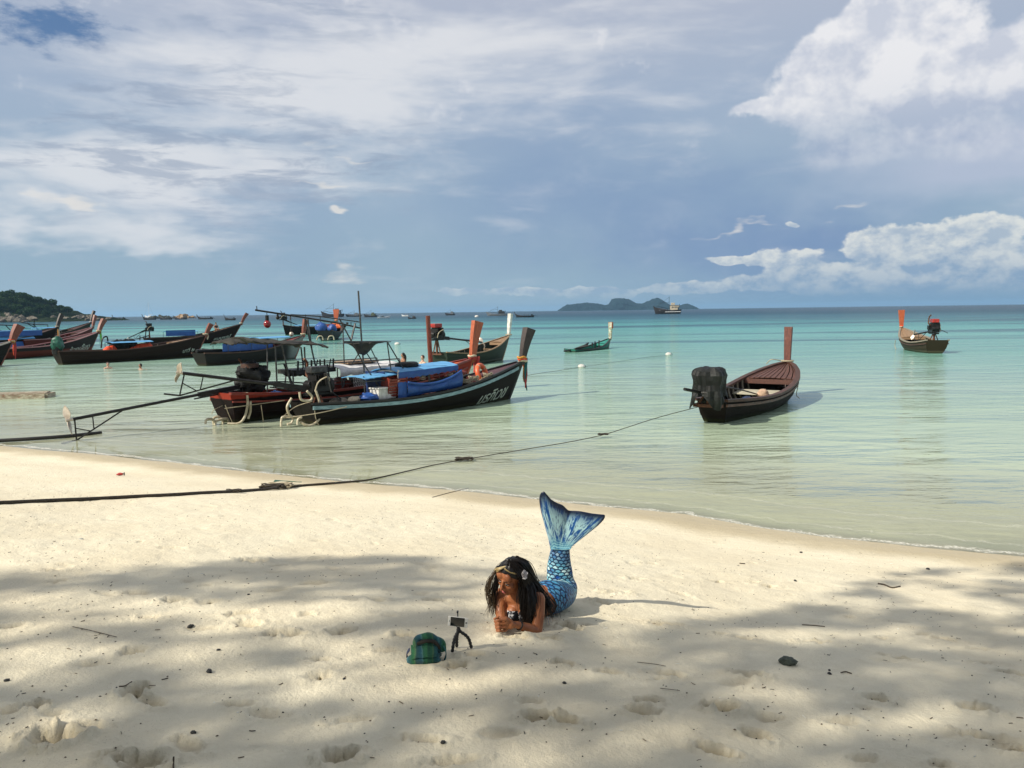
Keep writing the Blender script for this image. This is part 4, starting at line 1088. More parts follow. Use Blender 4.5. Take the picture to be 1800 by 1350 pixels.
# lamp boom
bm0 = B.loc(452, 546, -.1)
poly(B, [(449, 545, -.1), (540, 559, -.1), (600, 569, -.1), (634, 577, -.1)], .028, 'lamp_boom', 'iron', curve=False)
poly(B, [(510, 562, .3), (511, 553, .3), (560, 556, .3), (632, 566, .3)], .018, 'lamp_boom', 'iron', curve=False)
poly(B, [(452, 546, -.1), (451, 538, -.1)], .014, 'boom_tip', 'iron')
for pts in ([(537, 553, .1), (537, 562, .1)], [(563, 557, .1), (563, 566, .1)], [(617, 566, .1), (617, 572, .1)]): poly(B, pts, .012, 'boom_strut', 'iron')
def lamp(px, py0, py1, r, mat, label):
    t_ = B.loc(px, py0, -.1); b_ = B.loc(px, py1, -.1)
    o = thing('boat_lamp', wl(B, t_), label, 'lamp', 'lamps hanging from the boom')
    L_ = t_.z - b_.z
    MB().tube([(0, 0, 0), (0, 0, -L_ + r * 1.6)], .010, 5).build('cord', M('iron'), o)
    MB().cyl((0, 0, -L_ + r * 2.6), (0, 0, -L_ + r * 1.2), r * .5, 12).build('socket', M('iron'), o, smooth=50)
    MB().ball((0, 0, -L_ + r * .2), (r, r, r * 1.12), 18, 12).build('bulb', M(mat), o, smooth=80)
lamp(469, 549, 571, .105, 'red_glass', 'round red lamp hanging from the left end of the boom')
lamp(488, 552, 559, .055, 'iron', 'small black lamp on the boom, right of the red one')
lamp(511, 556, 588, .065, 'bronze', 'pale lamp on a long cord below the boom')
tag(lump(wl(B, B.loc(482, 697, -.3)), (.36, .24, .14), 9, .5, 2.4, 22, 14).build('plastic_bag', paint('blue_plastic_bag', (.06, .20, .62), (.16, .34, .72), .35, 9, (1, 1, 1), .8, .02), None, smooth=50), 'crumpled blue plastic bag on the red stern of the second boat', 'bag')
for nm, pts in [('stern_fender', [(361, 745, -.1), (363, 738, -.1), (372, 737, -.1), (378, 742, -.1), (378, 748, -.1)]), ('stern_fender', [(376, 747, 0), (375, 736, 0), (384, 733, 0), (392, 741, 0), (391, 749, 0)]), ('stern_fender', [(378, 740, -.1), (398, 736, -.1), (404, 745, -.1)]),
        ('stern_fender', [(434, 690, -.6), (435, 712, -.6), (430, 733, -.6), (420, 744, -.6), (400, 745, -.4)]), ('stern_fender', [(440, 705, -.6), (440, 722, -.6), (436, 736, -.6)])]:
    poly(B, pts, .038, nm, 'cream_hose')
for pts in ([(372, 728, 0), (377, 720, 0), (398, 710, 0)], [(396, 712, -.3), (402, 728, -.3), (410, 746, -.3)], [(395, 718, -.5), (440, 712, -.7), (500, 704, -.85)], [(459, 712, -.86), (463, 742, -.86)]): poly(B, pts, .012, 'lashing', 'rope')
poly(B, [(752, 555, .3), (757, 640, .3)], .085, 'red_pole', 'prow_red', seg=6)
for k, (px, py, m_) in enumerate([(655, 685, 'navy'), (600, 680, 'red_wood'), (630, 690, 'dark_tarp'), (665, 672, 'navy')]):
    q = B.loc(px, py, .1); lump((q.x, .1, .75), (.3, .3, .22), k, .35, 2, 14, 10).build('gear_heap', M(m_), B.root, smooth=60)

# ============ C: the lone boat on the right
hC = hull_paint('right_boat_hull', (.011, .008, .007), (.008, .007, .006), .1, wear=(.04, .028, .02))
Cb = Longtail('dark wooden longtail boat riding alone at right, engine wrapped in black tarpaulin', (1259, 741), (1375, 696), B=1.86, sheer=(.62, .50, 1.13), rake=(.45, .62))
Cb._B = [.40, .62, .86, 1, 1.0, .90, .66, .36, .06]
Cb.hull(hC, hull_paint('right_boat_inside', (.10, .085, .065), (.05, .042, .035), .15))
Cb.rail(M('brown_wood'), 'gunwale', w=.16, h=.07, off=.0); Cb.rail(paint('worn_reddish_rail', (.13, .055, .035), (.06, .03, .02), .5, 4, (1, 5, 5), .4, .006, wear=(.26, .19, .14), wear_at=.6), 'rub_rail', v=.88, w=.05, h=.07, off=.035)
Cb.ribs(M('grey_wood'), [.05 + .055 * i for i in range(14)]); Cb.floor(M('grey_wood'), .08, .76, .0, 5)
Cb.thwart(M('tan_wood'), .16, .25, .8); Cb.thwart(M('grey_wood'), .33, .22, .72); Cb.thwart(paint('pale_bench_wood', (.52, .49, .38), (.36, .33, .25), .7, 4, (8, 1, 8), .4, .006), .60, .19, .74, n=4)
Cb.foredeck(M('deck_red'), t0=.74, boards=10, gap=.03)
Cb.prow(paint('prow_red_peeling', (.17, .050, .03), (.09, .03, .022), .5, 5, (5, 5, 1.5), .6, .01, wear=(.50, .42, .38), wear_at=.63), H=1.20, lean=.10, w=(.20, .26), d=(.14, .18), mat_stem=M('brown_wood'))
x0 = Cb.px0; MB().tube([Vector((x0 + .02, 0, 1.16)) + Vector((math.cos(a) * .17, math.sin(a) * .19, 0)) for a in np.linspace(0, 6.28, 18)[:-1]], .03, 6, closed=True).build('rope_lashing', M('rope'), Cb.root)
ce = Cb.loc(1245, 676, 0)
e = Cb.engine((ce.x, 0, 1.02), size=1.0, handle=Cb.loc(1345, 697, 0), seed=3, bare=True)
def draped(b, c, rx, ry, zt_, zb_, mat, name, seed=0, flare=1.15):
    """a tarpaulin thrown over something: flat faceted top, folds falling to a ragged hem"""
    rows = []; n = 44
    prof = [(0.02, 0), (.45, .0), (.80, .02), (.97, .10), (1.03, .22), (1.0, .36), (.97, .5), (.99, .66), (1.03, .82), (1.07, 1.0)]
    for r_, h in prof:
        row = []
        for i in range(n):
            a = 2 * math.pi * i / n
            fold = 1 + (.10 * h + .02) * math.sin(a * 7 + seed + 1.5 * math.sin(a * 2)) + .06 * h * math.sin(a * 13 + seed * 2)
            sq = 1 / max(abs(math.cos(a)), abs(math.sin(a))) ** .55
            nz = mnoise.noise(Vector((math.cos(a) * 1.8, math.sin(a) * 1.8, h * 2.5 + seed)))
            k = r_ * sq * fold * (1 + .20 * nz + .10 * mnoise.noise(Vector((math.cos(a) * 4, math.sin(a) * 4, h * 6 + seed)))) * (1 + (flare - 1) * h)
            z = zt_ - (zt_ - zb_) * h * (1 + .22 * math.sin(a * 3 + seed) * (h > .9)) + (1 - h) * .07 * mnoise.noise(Vector((math.cos(a) * r_ * 2.2, math.sin(a) * r_ * 2.2, seed + 5)))
            row.append(Vector((c[0] + rx * k * math.cos(a), c[1] + ry * k * math.sin(a), z)))
        rows.append(row)
    mb = MB().grid(rows, close=True); mb.add([rows[0][i] for i in range(n)], [tuple(range(n))])
    o = mb.build(name, M(mat), b.root, smooth=14)
    sd = o.modifiers.new('thick', 'SOLIDIFY'); sd.thickness = .012
    return o
zt_ = Cb.loc(1245, 646, 0).z; zb_ = Cb.loc(1245, 706, 0).z
draped(Cb, (ce.x + .05, .0), .41, .38, zt_, zb_, 'black_tarp', 'engine_cover', 2, 1.0)
draped(Cb, (ce.x + .42, -.05), .16, .20, zt_ - .45, .62, 'black_tarp', 'engine_cover', 7, 1.3)
poly(Cb, [(1203, 684, .3), (1232, 690, .1), (1250, 700, 0)], .04, 'shaft_stub', 'iron', curve=False)
poly(Cb, [(1347, 640, .7), (1356, 632, .5), (1375, 634, .2)], .016, 'deck_rope', 'rope')
poly(Cb, [(1404, 660, -.70), (1396, 664, -.5), (1398, 670, -.4)], .014, 'deck_rope', 'rope')
poly(Cb, [(1403, 678, -.9), (1400, 694, -.8), (1405, 700, -.8)], .012, 'hanging_line', 'rope')
Cb.loc(1340, 690, 0)
tag(lump(wl(Cb, (Cb.loc(1338, 690, -.1).x, -.15, .36)), (.17, .14, .15), 5, .3, 2).build('cloth_bundle', paint('peach_cloth', (.55, .36, .25), (.42, .3, .2), .8, 6), None, smooth=60), 'peach bundle lying amidships in the lone right boat', 'bundle')
for k in range(3): tag(lump(wl(Cb, (2.6 + .35 * k, -.30 + .2 * k, .22)), (.22, .18, .12), 20 + k, .4, 2).build('net_bundle', paint('dark_blue_net', (.02, .04, .11), (.01, .02, .05), .8, 14, (1, 1, 1), .8, .02), None, smooth=60), ['dark blue net heap nearest the engine in the lone right boat', 'dark blue net heap in the middle of the lone right boat', 'dark blue net heap nearest the bench in the lone right boat'][k], 'net', 'dark net heaps in the right boat')

stern_plank = MB().bar(Cb.loc(1236, 712, .55), Cb.loc(1262, 706, -.1), .25, .05); stern_plank.build('stern_board', M('tan_wood'), Cb.root)

# ============ D: far right boat with a red-topped engine
D = Longtail('small longtail boat with orange prow at far right, red-topped engine', (1643, 621), (1592, 612.5), B=1.9, sheer=(.85, .62, 1.45), rake=(.5, 1.2), nt=20)
D.hull(hull_paint('far_right_hull', (.040, .030, .018), (.10, .085, .055), .16, wear=(.10, .10, .07)), M('grey_wood'))
D.rail(M('grey_wood'), 'gunwale', w=.12, h=.07); D.rail(M('brown_wood'), 'rub_rail', v=.84, w=.05, h=.06, off=.03); D.ribs(M('grey_wood'), [.1 * i for i in range(1, 8)]); D.floor(M('tan_wood'), .1, .7, .15, 4)
for t in (.3, .45, .6): D.thwart(paint('pale_bench_wood', (.52, .49, .38)), t, .35)
D.foredeck(M('tan_wood'), t0=.70, boards=6)
D.prow(M('prow_orange'), H=1.25, lean=.1, w=(.20, .42), d=(.14, .2)); D.garland(['orange_cloth', 'cream_cloth'], r=.12, z=.12)
D.engine((.25, 0, 1.5), size=1.5, top='red_tank', shaft=(2.6, .5, 1.1), handle=(-1.0, -.4, 1.3), seed=4)
poly(D, [(1574, 598, .9), (1573, 608, .9), (1575, 614, .9)], .02, 'hanging_line', 'rope')

# ============ E: white-prowed boat
E = Longtail('old green longtail boat with a white prow tip, right behind the orange prow', (778, 644), (878, 634), B=1.9, sheer=(.82, .66, 1.5), rake=(.4, 1.0), nt=22)
E.hull(hull_paint('white_prow_hull', (.030, .040, .030), (.10, .10, .085), .18, wear=(.09, .09, .07)), M('grey_wood'))
E.rail(M('tan_wood'), 'gunwale', w=.09, h=.06); E.ribs(M('grey_wood'), [.08 * i for i in range(1, 11)]); E.floor(M('grey_wood'), .1, .75, .1, 4)
for t in (.35, .5, .62, .8): E.thwart(M('tan_wood'), t, .2)
E.foredeck(M('tan_wood'), t0=.85, boards=5)
E.prow(M('white_paint'), H=1.35, lean=.22, w=(.16, .24), d=(.16, .24), mat_stem=M('tan_wood'))
E.engine((E.loc(768, 610, 0).x, 0, 1.75), size=1.45, top='red_tank', shaft=(3.6, .0, 1.2), handle=(E.loc(752, 602, 0)), seed=5)
MB().tube([(E.px0 + .02 + .16 * math.cos(a), .18 * math.sin(a), 1.55) for a in np.linspace(0, 6.28, 16)[:-1]], .04, 6, closed=True).build('rope_lashing', M('rope'), E.root)

# ============ F: swamped green boat
Fb = Longtail('half sunken green boat with a peeling orange and white prow, low in the water', (1003, 619), (1066, 612), B=1.3, sheer=(.22, .10, .75), rake=(.1, .7), nt=18, keel=-.5)
Fb.hull(hull_paint('swamped_hull', (.03, .17, .13), (.03, .08, .06), .05, wear=(.45, .47, .40)), M('black_wood'))
Fb.rail(M('black_wood'), 'gunwale', w=.10, h=.08); Fb.foredeck(paint('teal_boards', (.02, .30, .24), (.03, .18, .15)), t0=.80, boards=4)
Fb.prow(paint('prow_peeling_pale', (.62, .60, .48), (.12, .28, .20), .6, 8, (1, 1, 1), .4, .01, wear=(.45, .12, .05), wear_at=.52), H=1.25, lean=.12, w=(.22, .30), d=(.16, .22))
MB().box((Fb.px0 + .14, 0, 1.78), (.24, .32, .5)).build('prow_cap', M('prow_orange'), Fb.root)
for px, a_, b_ in ((1046, 600, 618), (1053, 598, 612), (1041, 602, 610)): poly(Fb, [(px, a_, -.3), (px, b_, -.3)], .045, 'stake', 'black_wood')
poly(Fb, [(992, 617, 0), (1020, 613, 0), (1034, 603, 0)], .07, 'loose_plank', 'black_wood', curve=False)
poly(Fb, [(1000, 617, .3), (1015, 619, .2), (1040, 618, -.3)], .07, 'loose_plank', 'black_wood', curve=False)
rows = [[Fb.loc(1010 + 24 * u, 613 - 9 * u + 5 * v * u, .3 - .6 * v) for u in (0, .5, 1)] for v in (0, .5, 1)]
MB().sheet(rows, .04).build('upturned_panel', M('dark_tarp'), Fb.root)

# ============ G: the group at left
def simple(label, stern, bow, hull, rail='brown_wood', deck='brown_wood', prow='prow_red', H=1.1, lean=.5, B=1.7, sheer=(.75, .65, 1.6), rake=(.4, 1.1), w=(.14, .2), d=(.2, .34), gar=('cream_cloth',), rib=(), text=None, nt=20, thw=(.3, .5), keel=-.3, **kw):
    b = Longtail(label, stern, bow, B=B, sheer=sheer, rake=rake, nt=nt, keel=keel)
    b.hull(hull, M('brown_wood')); b.rail(M(rail), 'gunwale', w=.1, h=.07)
    b.foredeck(M(deck), t0=.78, boards=5); b.prow(M(prow), H=H, lean=lean, w=w, d=d)
    for t in thw: b.thwart(M('grey_wood'), t, .3)
    b.ribs(M('grey_wood'), [.12 * i for i in range(1, 7)])
    if gar: b.garland(list(gar), r=.13, z=.1, ribbons=rib)
    if text: b.writing(*text)
    return b
hBr = hull_paint('brown_boat_hull', (.020, .012, .009), (.045, .018, .010), .1, wear=(.14, .09, .06))
hDk = hull_paint('dark_boat_hull', (.010, .009, .008), (.020, .012, .009), .2, wear=(.08, .07, .06))
hRd = hull_paint('red_bottom_hull', (.024, .018, .016), (.125, .030, .018), .52, wear=(.12, .07, .05))
hGr = hull_paint('green_boat_hull', (.030, .038, .026), (.03, .03, .02), .2, wear=(.09, .08, .06))
G1 = simple('brown longtail boat with orange life vests and a flat blue roof, left of centre', (110, 641), (338, 628), hBr, deck='tan_wood', prow='prow_red', H=.85, lean=.5, sheer=(.88, .80, 1.55), rib=[('cream_cloth', -.05, .4)], text=('นาวี ๒', .86, .9, .5, .17, -1, 'letter', 0.0))
z1 = G1.loc(225, 602, 0).z; xa_, xb_ = G1.loc(190, 605, 0).x, G1.loc(262, 597, 0).x
G1.canopy(xa_, xb_, z1, 'sky_tarp', w=.6, posts=3, post='iron')
for k, (px, py) in enumerate([(190, 618), (197, 617), (240, 616), (250, 613), (258, 612)]):
    q = G1.loc(px, py, -.2); lump((q.x, -.2, q.z), (.32 if k < 2 else .55, .25, .36), k, .25, 2, 12, 8).build('life_vest_heap', M('orange_cloth'), G1.root, smooth=60)
for k in range(5): q = G1.loc(203 + 7 * k, 612, 0); lump((q.x, .1 * (k % 2), 1.1), (.4, .3, .35), 40 + k, .45, 2, 12, 8).build('gear_heap', M('black_tarp'), G1.root, smooth=60)
poly(G1, [(178, 612, .3), (180, 596, .3), (188, 592, .3), (190, 605, .3)], .05, 'engine_guard', 'iron'); poly(G1, [(205, 608, 0), (218, 600, 0), (222, 606, 0)], .04, 'steering_hoop', 'iron')
G2 = simple('dark longtail boat with low blue side screens, just left of the close pair', (359, 643), (513, 631), hull_paint('dark_white_bow_hull', (.020, .019, .017), (.03, .022, .018), .2, side2=(6.5, (.22, .25, .23))), prow='prow_red', H=1.1, lean=.30, sheer=(.78, .70, 1.55), deck='red_wood', d=(.2, .4))
za = G2.loc(420, 600, 0).z
G2.canopy(G2.loc(386, 606, 0).x, G2.loc(470, 601, 0).x, za, 'dark_tarp', w=.7, posts=3); G2.canopy(G2.loc(446, 597, 0).x, G2.loc(500, 599, 0).x, za + .12, 'sky_tarp', w=.6, posts=2)
for sd in (-.6, .6):
    rows = [[Vector((G2.loc(392, 620, sd).x + (G2.loc(480, 615, sd).x - G2.loc(392, 620, sd).x) * u, sd, .80 + (.42 + .22 * math.sin(u * 6) ** 2) * v)) for u in np.linspace(0, 1, 10)] for v in (0, .5, 1)]
    MB().sheet(rows, .02).build('side_screen', M('blue_tarp'), G2.root)
poly(G2, [(345, 617, 0), (390, 616, 0)], .10, 'shaft', 'iron', curve=False); poly(G2, [(355, 614, .3), (400, 619, .3)], .06, 'shaft', 'iron', curve=False)
for pts in ([(372, 632, -.5), (380, 624, -.5), (386, 621, -.5)],): poly(G2, pts, .02, 'lashing', 'rope')
G3 = simple('brown longtail boat with a man seated in its bow, furthest of the left-centre boats', (262, 607), (400, 602), hBr, prow='prow_red', H=1.2, lean=.75, sheer=(.75, .75, 2.0), rake=(.4, 1.6), deck='tan_wood', gar=('cream_cloth',), text=('สมบูรณ์', .76, 1.8, .4, .24, -1, 'letter'))
z3 = G3.loc(318, 583, 0).z; G3.canopy(G3.loc(290, 583, 0).x, G3.loc(344, 582, 0).x, z3, 'sky_tarp', w=.8, posts=4, post='grey_iron', drop=0)
rows = [[Vector((G3.loc(292, 592, -.8).x + (G3.loc(344, 592, -.8).x - G3.loc(292, 592, -.8).x) * u, -.8, .9 + .6 * v)) for u in (0, .5, 1)] for v in (0, 1)]
MB().sheet(rows, .03).build('side_screen', M('blue_tarp'), G3.root)
G3.engine((G3.loc(263, 590, 0).x, 0, 1.7), size=1.3, shaft=G3.loc(226, 594, .5), seed=6)
for pts in ([(255, 598, 0), (257, 576, 0)], [(240, 596, 0), (262, 590, 0)], [(246, 590, 0), (246, 600, 0)]): poly(G3, pts, .05, 'engine_frame', 'iron', curve=False)
G4 = simple('long red-bottomed boat with a pink rail and white lettering', (-12, 633), (152, 621), hRd, rail='pink_rail', prow='prow_red', H=1.05, lean=.75, sheer=(.78, .80, 1.75), rake=(.4, 1.5), gar=('cream_cloth', 'yellow_cloth'), rib=[('green_cloth', -.12, 1.3), ('teal_cloth', .0, 1.5)], text=('ช้องเลี้ยง', .70, 3.2, .40, .32, -1, 'letter'), d=(.26, .42), w=(.18, .26))
q = G1.loc(93, 612, .6); o = lump((0, 0, 0), (.36, .34, .50), 12, .35, 1.6, 22, 16).build('engine_hood', M('green_tarp'), G1.root, smooth=55); o.location = (-.25, 0, 1.30)
MB().cyl((-.25, 0, .7), (-.25, 0, 1.2), .3).build('engine_stand', M('iron'), G1.root)
G5 = simple('dark longtail boat with a long blue side and cloth-wrapped dark prow', (-70, 620), (84, 611), hDk, prow='prow_dark', H=1.35, lean=.75, sheer=(1.0, .95, 2.0), rake=(.4, 1.3), gar=('cream_cloth',), rib=[('cream_cloth', -.1, 2.0), ('yellow_cloth', .05, 2.0)], text=('นรเทพ', .78, 1.6, .4, .28, -1, 'letter'), d=(.3, .45))
z5 = G5.loc(40, 581, 0).z; G5.canopy(G5.loc(-60, 586, 0).x, G5.loc(62, 580, 0).x, z5, 'sky_tarp', w=.8, posts=5, post='navy', crown=.02, drop=.5)
rows = [[Vector((G5.loc(-60, 600, -.9).x + (G5.loc(62, 600, -.9).x - G5.loc(-60, 600, -.9).x) * u, -.92, z - .05 * u)) for u in np.linspace(0, 1, 6)] for z in (G5.loc(30, 617, -.9).z, G5.loc(30, 600, -.9).z)]
MB().sheet(rows, .03).build('side_screen', M('blue_tarp'), G5.root)
rows = [[Vector((G5.loc(-60, 600, -.9).x + (G5.loc(62, 600, -.9).x - G5.loc(-60, 600, -.9).x) * u, -.95 + .3 * v, G5.loc(30, 596, -.9).z + .25 * v)) for u in np.linspace(0, 1, 6)] for v in (0, 1)]
MB().sheet(rows, .03).build('lower_roof', M('sky_tarp'), G5.root)
G6 = simple('green longtail boat in the back row with a dark pointed prow', (20, 606), (146, 599), hGr, prow='prow_dark', H=1.5, lean=.8, sheer=(.9, .9, 2.3), rake=(.4, 1.6), gar=('white_cloth',), nt=16, d=(.25, .4), thw=())
G6c = simple('red-brown longtail boat in the back row, its prow against the pink-railed boat', (40, 614), (150, 607), hull_paint('red_brown_hull', (.10, .022, .016), (.07, .018, .014), .2, wear=(.15, .08, .06)), prow='prow_red', H=1.3, lean=.55, sheer=(.9, .9, 1.9), rake=(.4, 1.3), gar=('pale_rail',), nt=16, d=(.25, .42), rail='pink_rail', thw=())
G6a = simple('longtail boat with a small red prow in the back row beneath the headland', (-30, 606), (92, 600), hDk, prow='prow_red', H=1.3, lean=.7, sheer=(.9, .9, 1.9), nt=14, gar=('teal_cloth',), thw=())
z6 = G6a.loc(75, 577, 0).z; G6a.canopy(G6a.loc(46, 578, 0).x, G6a.loc(96, 577, 0).x, z6, 'sky_tarp', w=.9, posts=4, post='navy', crown=.1); 
rows = [[Vector((G6a.loc(48, 590, -.9).x + (G6a.loc(96, 590, -.9).x - G6a.loc(48, 590, -.9).x) * u, -.9, z)) for u in (0, .5, 1)] for z in (z6 - 1.5, z6 - .9)]
MB().sheet(rows, .03).build('side_screen', M('blue_tarp'), G6a.root)
for pts in ([(37, 567, 0), (58, 570, 0), (66, 577, 0)], [(47, 568, 0), (72, 582, 0)], [(58, 570, 0), (84, 571, 0), (84, 580, 0)], [(-4, 571, 0), (22, 572, 0), (30, 584, 0)], [(10, 572, 0), (24, 586, 0)], [(-6, 575, 0), (10, 590, 0)], [(60, 560, 0), (60, 577, 0)]):
    poly(G6a, pts, .055, 'frame_pipe', 'iron', curve=False)
G7 = simple('boat cut off by the left edge, red-brown prow wrapped in orange cloth', (-190, 656), (-6, 643), hDk, prow='prow_red', H=1.05, lean=.62, sheer=(.8, .8, 1.5), gar=('orange_cloth', 'cream_cloth', 'yellow_cloth'), rib=[('red_cloth', -.1, 1.2), ('orange_cloth', .05, 1.0)], w=(.2, .34), d=(.3, .55), rail='pale_rail', thw=())

# ============ H: two boats behind the lamp boom
H1 = simple('long low dark boat behind the hanging lamps, engine at its left end', (503, 589), (596, 587), hDk, prow='prow_dark', H=.4, lean=.2, sheer=(1.5, 1.1, 1.3), gar=(), nt=14, thw=(.3,))
H1.engine((H1.loc(498, 575, 0).x, 0, 2.5), size=1.7, shaft=H1.loc(545, 580, 0), seed=7)
H1.canopy(H1.loc(517, 573, 0).x, H1.loc(556, 571, 0).x, H1.loc(536, 572, 0).z, 'sky_tarp', w=.9, posts=2)
H2 = simple('orange-prowed boat seen from its stern, blue cover over the engine', (572, 599), (590, 594), hull_paint('stern_view_hull', (.03, .035, .034), (.10, .12, .11), .3), prow='prow_orange', H=1.4, lean=.5, sheer=(1.15, .9, 2.1), B=2.4, deck='orange_deck', gar=('cream_cloth', 'orange_cloth'), w=(.35, .75), d=(.2, .4), nt=16)
q = H2.loc(560, 577, .5); lump((.2, .45, q.z), (.6, .62, .6), 4, .25, 2, 18, 12).build('engine_hood', M('blue_tarp'), H2.root, smooth=60)
MB().cyl((.2, .45, 1.0), (.2, .45, 1.9), .3).build('engine_stand', M('iron'), H2.root)
lump((1.6, -.6, 1.3), (.7, .5, .5), 5, .3, 2, 14, 10).build('tarpaulin_heap', M('blue_tarp'), H2.root, smooth=60)
MB().box((2.2, 0, 1.75), (1.6, 1.8, .12)).build('roof_panel', M('red_wood'), H2.root); MB().box((3.8, -.2, 2.1), (1.4, 1.6, .10)).build('roof_panel', M('green_tarp'), H2.root)
for sd in (-1, 1): MB().tube(bez([(-.35, .6 * sd + .3, .1), (-.45, .6 * sd + .1, .5), (-.42, .6 * sd - .3, .5), (-.35, .6 * sd - .4, .1)], 5), .07, 6).build('stern_fender', M('cream_hose'), H2.root, smooth=60)
# ------------------------------------------------------------------ far islands, headland, rocks
def hill_material(name, dark, light, rock=None, scale=.02, rock_at=.62):
    m, t, b, out = material(name)
    o = t.coord('Object')
    n1 = t.noise(o, scale * 6, 6, .65); n2 = t.noise(o, scale, 5, .6)
    col = t.mix(n1.step(.35, .65), dark, light)
    if rock:
        x, y, z = t.sep(o)
        rk = t.noise(t.mapping(o, scale=(1, 1, .35)), scale * 2.5, 5, .65)
        col = t.mix(rk.step(rock_at, rock_at + .05), col, rock)
    t.put(b.inputs['Base Color'], col); b.inputs['Roughness'].default_value = .95; b.inputs['Specular IOR Level'].default_value = .1
    t.put(b.inputs['Normal'], t.bump(n1, .8, .4 / scale * .03))
    return m

def ridge_island(name, profile, Y, depth, mat, seed, label=None, wl_py=None):
    """a hill mass whose skyline follows px/py pairs seen from the beach; a real heightfield with its own depth"""
    xs = [p[0] for p in profile]
    nx, ny = 260, 34
    a = at(xs[0], 545, Y).x; b = at(xs[-1], 545, Y).x
    X = np.linspace(a, b, nx); D = np.linspace(-1, 1, ny)
    prof_x = [at(p[0], p[1], Y).x for p in profile]; prof_z = [max(at(p[0], p[1], Y).z, 0) for p in profile]
    crest = np.interp(X, prof_x, prof_z) * (1.3 if Y > 2000 else 1.1) + 3.8 * (vnoise(X / depth * 60, X * 0, 4) + vnoise(X / depth * 140, X * 0, 5) * .6) * (max(prof_z) / 55)
    hmax = max(prof_z)
    P = []
    for d in D:
        for i, x in enumerate(X):
            n = mnoise.fractal(Vector((x / depth * 3, d * 2, seed)), 1.0, 2.0, 5)
            sh = max(0.0, 1 - abs(d) ** 2.2) ** .7
            z = crest[i] * sh * (1 + .25 * n * abs(d)) + (hmax * .035 * mnoise.noise(Vector((x / depth * 22, d * 9, seed))) if sh > .05 else 0) - 1.0
            P.append((x, Y + d * depth * .5 + (.12 * depth * n), z))
    o = bpy.data.objects.new(name, grid_mesh(name, P, nx, ny, mat, smooth=False)); link(o)
    o['kind'] = 'structure'
    return o
isl = hill_material('island_forest', (.004, .015, .020), (.009, .026, .030), (.14, .15, .15), .006, .72)  # forest colour shifted to blue, distance haze put into the paint
ridge_island('far_island_hill', [(980, 549), (986, 543), (996, 538), (1010, 537), (1030, 535), (1048, 536), (1062, 538), (1071, 537), (1077, 530), (1090, 529), (1104, 530), (1118, 536), (1130, 536), (1143, 532), (1156, 528), (1166, 533), (1176, 538), (1186, 540), (1196, 539), (1206, 536), (1214, 538), (1219, 543)], 4200, 320, isl, 3)
# headland at left: ground, boulders, separate trees
hd = hill_material('headland_ground', (.012, .024, .007), (.026, .038, .013), (.17, .145, .11), .12, .66)
HY = 620.0
HPROF = [(-420, 498), (-240, 508), (-100, 524), (-40, 529), (0, 531), (30, 528), (58, 531), (82, 538), (102, 546), (118, 553), (135, 556.5), (160, 557.5), (185, 561.5)]
head = ridge_island('headland_hill', HPROF, HY, 120, hd, 5)
bpy.context.view_layer.update()
def head_z(x, d):                                         # height of the headland ground at x, depth factor d
    cz = np.interp(x, [at(p[0], p[1], HY).x for p in HPROF], [max(at(p[0], p[1], HY).z, 0) for p in HPROF])
    return cz * max(0.0, 1 - abs(d) ** 2.2) ** .7 - 1.0

def leaf_material(name, a, b_, trans=.25):
    m, t, b, out = material(name)
    g = t.new('ShaderNodeNewGeometry'); o = t.coord('Object')
    n = t.noise(o, .9, 3, .6)
    rnd = S(t.t, g.outputs['Random Per Island'])
    col = t.mix((n * .6 + rnd * .5).step(.3, .8), a, b_)
    t.put(b.inputs['Base Color'], col); b.inputs['Roughness'].default_value = .6; b.inputs['Specular IOR Level'].default_value = .25
    tl = t.new('ShaderNodeBsdfTranslucent'); t.put(tl.inputs[0], col)
    mx_ = t.new('ShaderNodeMixShader'); mx_.inputs[0].default_value = trans
    t.l.new(b.outputs[0], mx_.inputs[1]); t.l.new(tl.outputs[0], mx_.inputs[2]); t.l.new(mx_.outputs[0], out.inputs[0])
    return m
LEAF = leaf_material('headland_leaves', (.010, .034, .008), (.034, .075, .016))
BARK = paint('bark', (.14, .10, .065), (.07, .05, .035), .9, 5, (4, 4, 1), .8, .02)
def leaf_cloud(n, centres, size, rng, flat=.6):
    """n small two-triangle leaf sprays spread through the clumps"""
    C_ = np.array([c[:3] for c in centres]); Rr = np.array([c[3] for c in centres])
    k = rng.choice(len(centres), n, p=Rr ** 2 / (Rr ** 2).sum())
    d = rng.normal(size=(n, 3)); d /= np.linalg.norm(d, axis=1)[:, None]
    rad = Rr[k] * (rng.uniform(0.25, 1, n) ** .45)
    P = C_[k] + d * rad[:, None] * np.array([1, 1, flat])
    a = rng.normal(size=(n, 3)); a /= np.linalg.norm(a, axis=1)[:, None]
    b = np.cross(a, rng.normal(size=(n, 3))); b /= np.linalg.norm(b, axis=1)[:, None]
    s = size * rng.uniform(.6, 1.4, n)[:, None]
    V = np.stack([P - a * s, P + b * s * .55, P + a * s, P - b * s * .55], 1).reshape(-1, 3)
    F = np.arange(n * 4).reshape(-1, 4)
    return V, F
def mesh_np(name, V, F, mat):
    me = bpy.data.meshes.new(name)
    me.vertices.add(len(V)); me.vertices.foreach_set('co', V.astype(np.float32).ravel())
    me.loops.add(F.size); me.loops.foreach_set('vertex_index', F.astype(np.int32).ravel())
    me.polygons.add(len(F)); me.polygons.foreach_set('loop_start', np.arange(0, F.size, F.shape[1], dtype=np.int32))
    me.update(calc_edges=True); me.materials.append(mat)
    return me
rg = np.random.default_rng(3)
